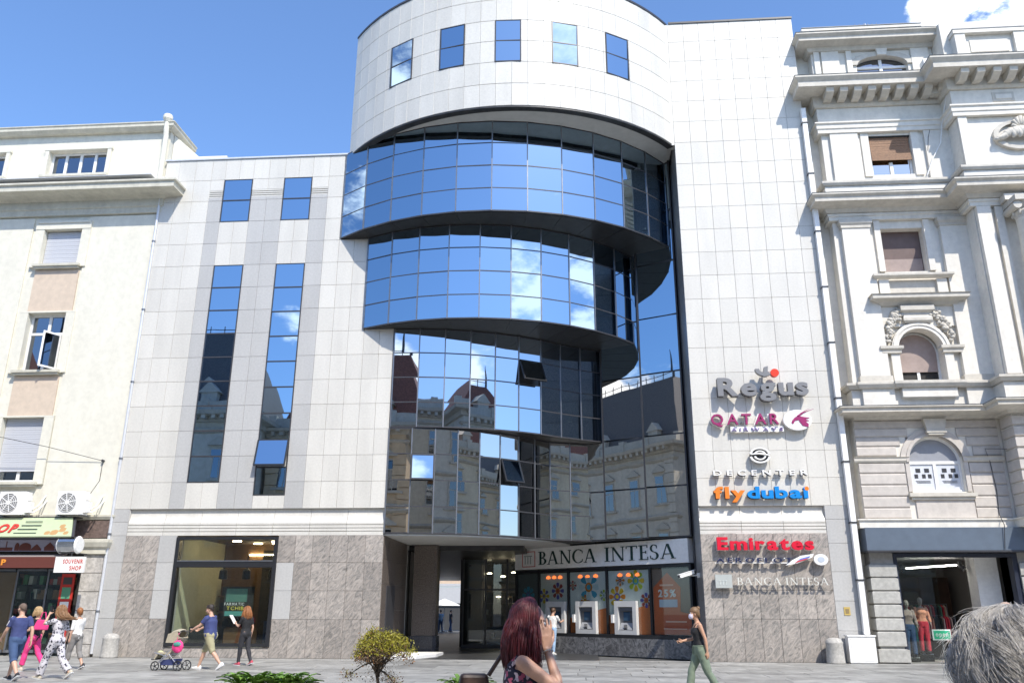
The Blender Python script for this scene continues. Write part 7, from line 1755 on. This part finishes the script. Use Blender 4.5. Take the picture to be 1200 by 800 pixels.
a = thing('clipped_shrub', 'clipped shrub with a yellow green dome, brown underside and bare twisted stems', 'shrub', (-2.13, -20.75, .72)); rnd = random.Random(5)
q = MB(); q.tube([(0, 0, 0), (.01, 0, .12), (-.02, .01, .25), (.01, 0, .38)], [.022, .018, .016, .012], 8); q.build('trunk', BARK, a)
q = MB(); tips = []
for k in range(34):
    t = rnd.uniform(0, 2 * pi); up_ = rnd.random(); r1 = rnd.uniform(.12, .26)
    e = Vector((r1 * cos(t) + .02, r1 * sin(t) * .8, .36 + .28 * up_ * (1 - (r1 / .34) ** 2)))
    s0 = Vector((rnd.uniform(-.02, .02), 0, rnd.uniform(.16, .36))); mdp = s0.lerp(e, .5) + Vector((rnd.uniform(-.03, .03), rnd.uniform(-.03, .03), rnd.uniform(-.02, .03))); q.tube([s0, mdp, e], [.008, .006, .003], 5); tips.append(e)
for e, s0 in ((Vector((-.30, -.02, .20)), Vector((-.02, 0, .34))), (Vector((.20, .0, .10)), Vector((.0, 0, .26))), (Vector((.14, .05, .16)), Vector((.0, 0, .25)))): q.tube([s0, s0.lerp(e, .5) + Vector((0, 0, .02)), e], [.009, .007, .004], 5); tips.append(e)
q.build('branches', BARK, a)
def leaf(mb, c, s_, mi):
    d = Vector((rnd.gauss(0, 1), rnd.gauss(0, 1), rnd.gauss(0, 1) + .4)).normalized(); s1 = d.orthogonal().normalized(); s1 = (s1 * cos(rnd.random() * 6) + d.cross(s1) * sin(rnd.random() * 6)); c = Vector(c)
    mb.add([c - s1 * s_ * .35, c + d * s_ * .4 + s1 * s_ * .02, c + d * s_, c + d * s_ * .4 - s1 * s_ * .5], [(0, 1, 2, 3)], mi)
q = MB()
for cl in range(185):     # small sprays of leaves with gaps between them
    t = rnd.uniform(0, 2 * pi); v = rnd.random() ** .5; ex = .29 * (1 + .16 * sin(3 * t + 1)); x, y = ex * v * cos(t), ex * .85 * v * sin(t)
    top = .43 + .22 * (1 - v * v) ** .55 + rnd.uniform(-.03, .02); bot = .25 + .07 * sin(9 * t) + .06 * v; z = bot + (top - bot) * rnd.random() ** .45
    hi = (z - bot) / max(.05, top - bot)
    for k in range(46):
        c_ = Vector((x + .03 + rnd.gauss(0, .030), y + rnd.gauss(0, .030), z + rnd.gauss(0, .022))); mi = 0 if c_.z > top - .085 and rnd.random() < .92 else (2 if rnd.random() < .3 else 1)  # top layer takes yellow leaves, the rest brown and russet
        leaf(q, c_, rnd.uniform(.014, .030), mi)
for e in tips[-3:]:
    for k in range(170): leaf(q, e + Vector((rnd.gauss(0, .05), rnd.gauss(0, .05), rnd.gauss(0, .028))), rnd.uniform(.014, .026), rnd.choice((0, 1, 1, 2)))
for k in range(520): leaf(q, (rnd.gauss(.02, .09), rnd.gauss(0, .08), rnd.uniform(.08, .36)), rnd.uniform(.012, .022), 1)
tag(q.build('foliage', [SHL, SHD, SHR], a), kind='stuff')
# tree added out of view, placed so its crown shades the woman with burgundy hair
a = thing('added_shade_tree', 'small unseen tree with a loose crown, added beside the viewer to cast shade', 'tree', (2.7, -28.7, 0)); rnd = random.Random(8)
q = MB(); q.tube([(0, 0, 0), (.02, .02, 1.6), (-.1, .1, 3.2), (-.6, .4, 4.4)], [.10, .08, .06, .04], 9); br = []
for k in range(14):
    e = Vector((-1.2 + rnd.gauss(0, .6), .7 + rnd.gauss(0, .55), 5.35 + rnd.gauss(0, .4))); q.tube([(-.35 - .02 * k, .25, 3.8 + .05 * k), e.lerp(Vector((-.6, .4, 4.4)), .5), e], [.03, .02, .008], 6); br.append(e)
q.build('trunk', BARK, a); q = MB()
for e in br:
    for k in range(170): leaf(q, e + Vector((rnd.gauss(0, .28), rnd.gauss(0, .28), rnd.gauss(0, .24))), rnd.uniform(.07, .13), 0)
tag(q.build('crown', mat('tree leaf', (.07, .11, .03), .5, .3, 20), a), kind='stuff')
finish_fused()
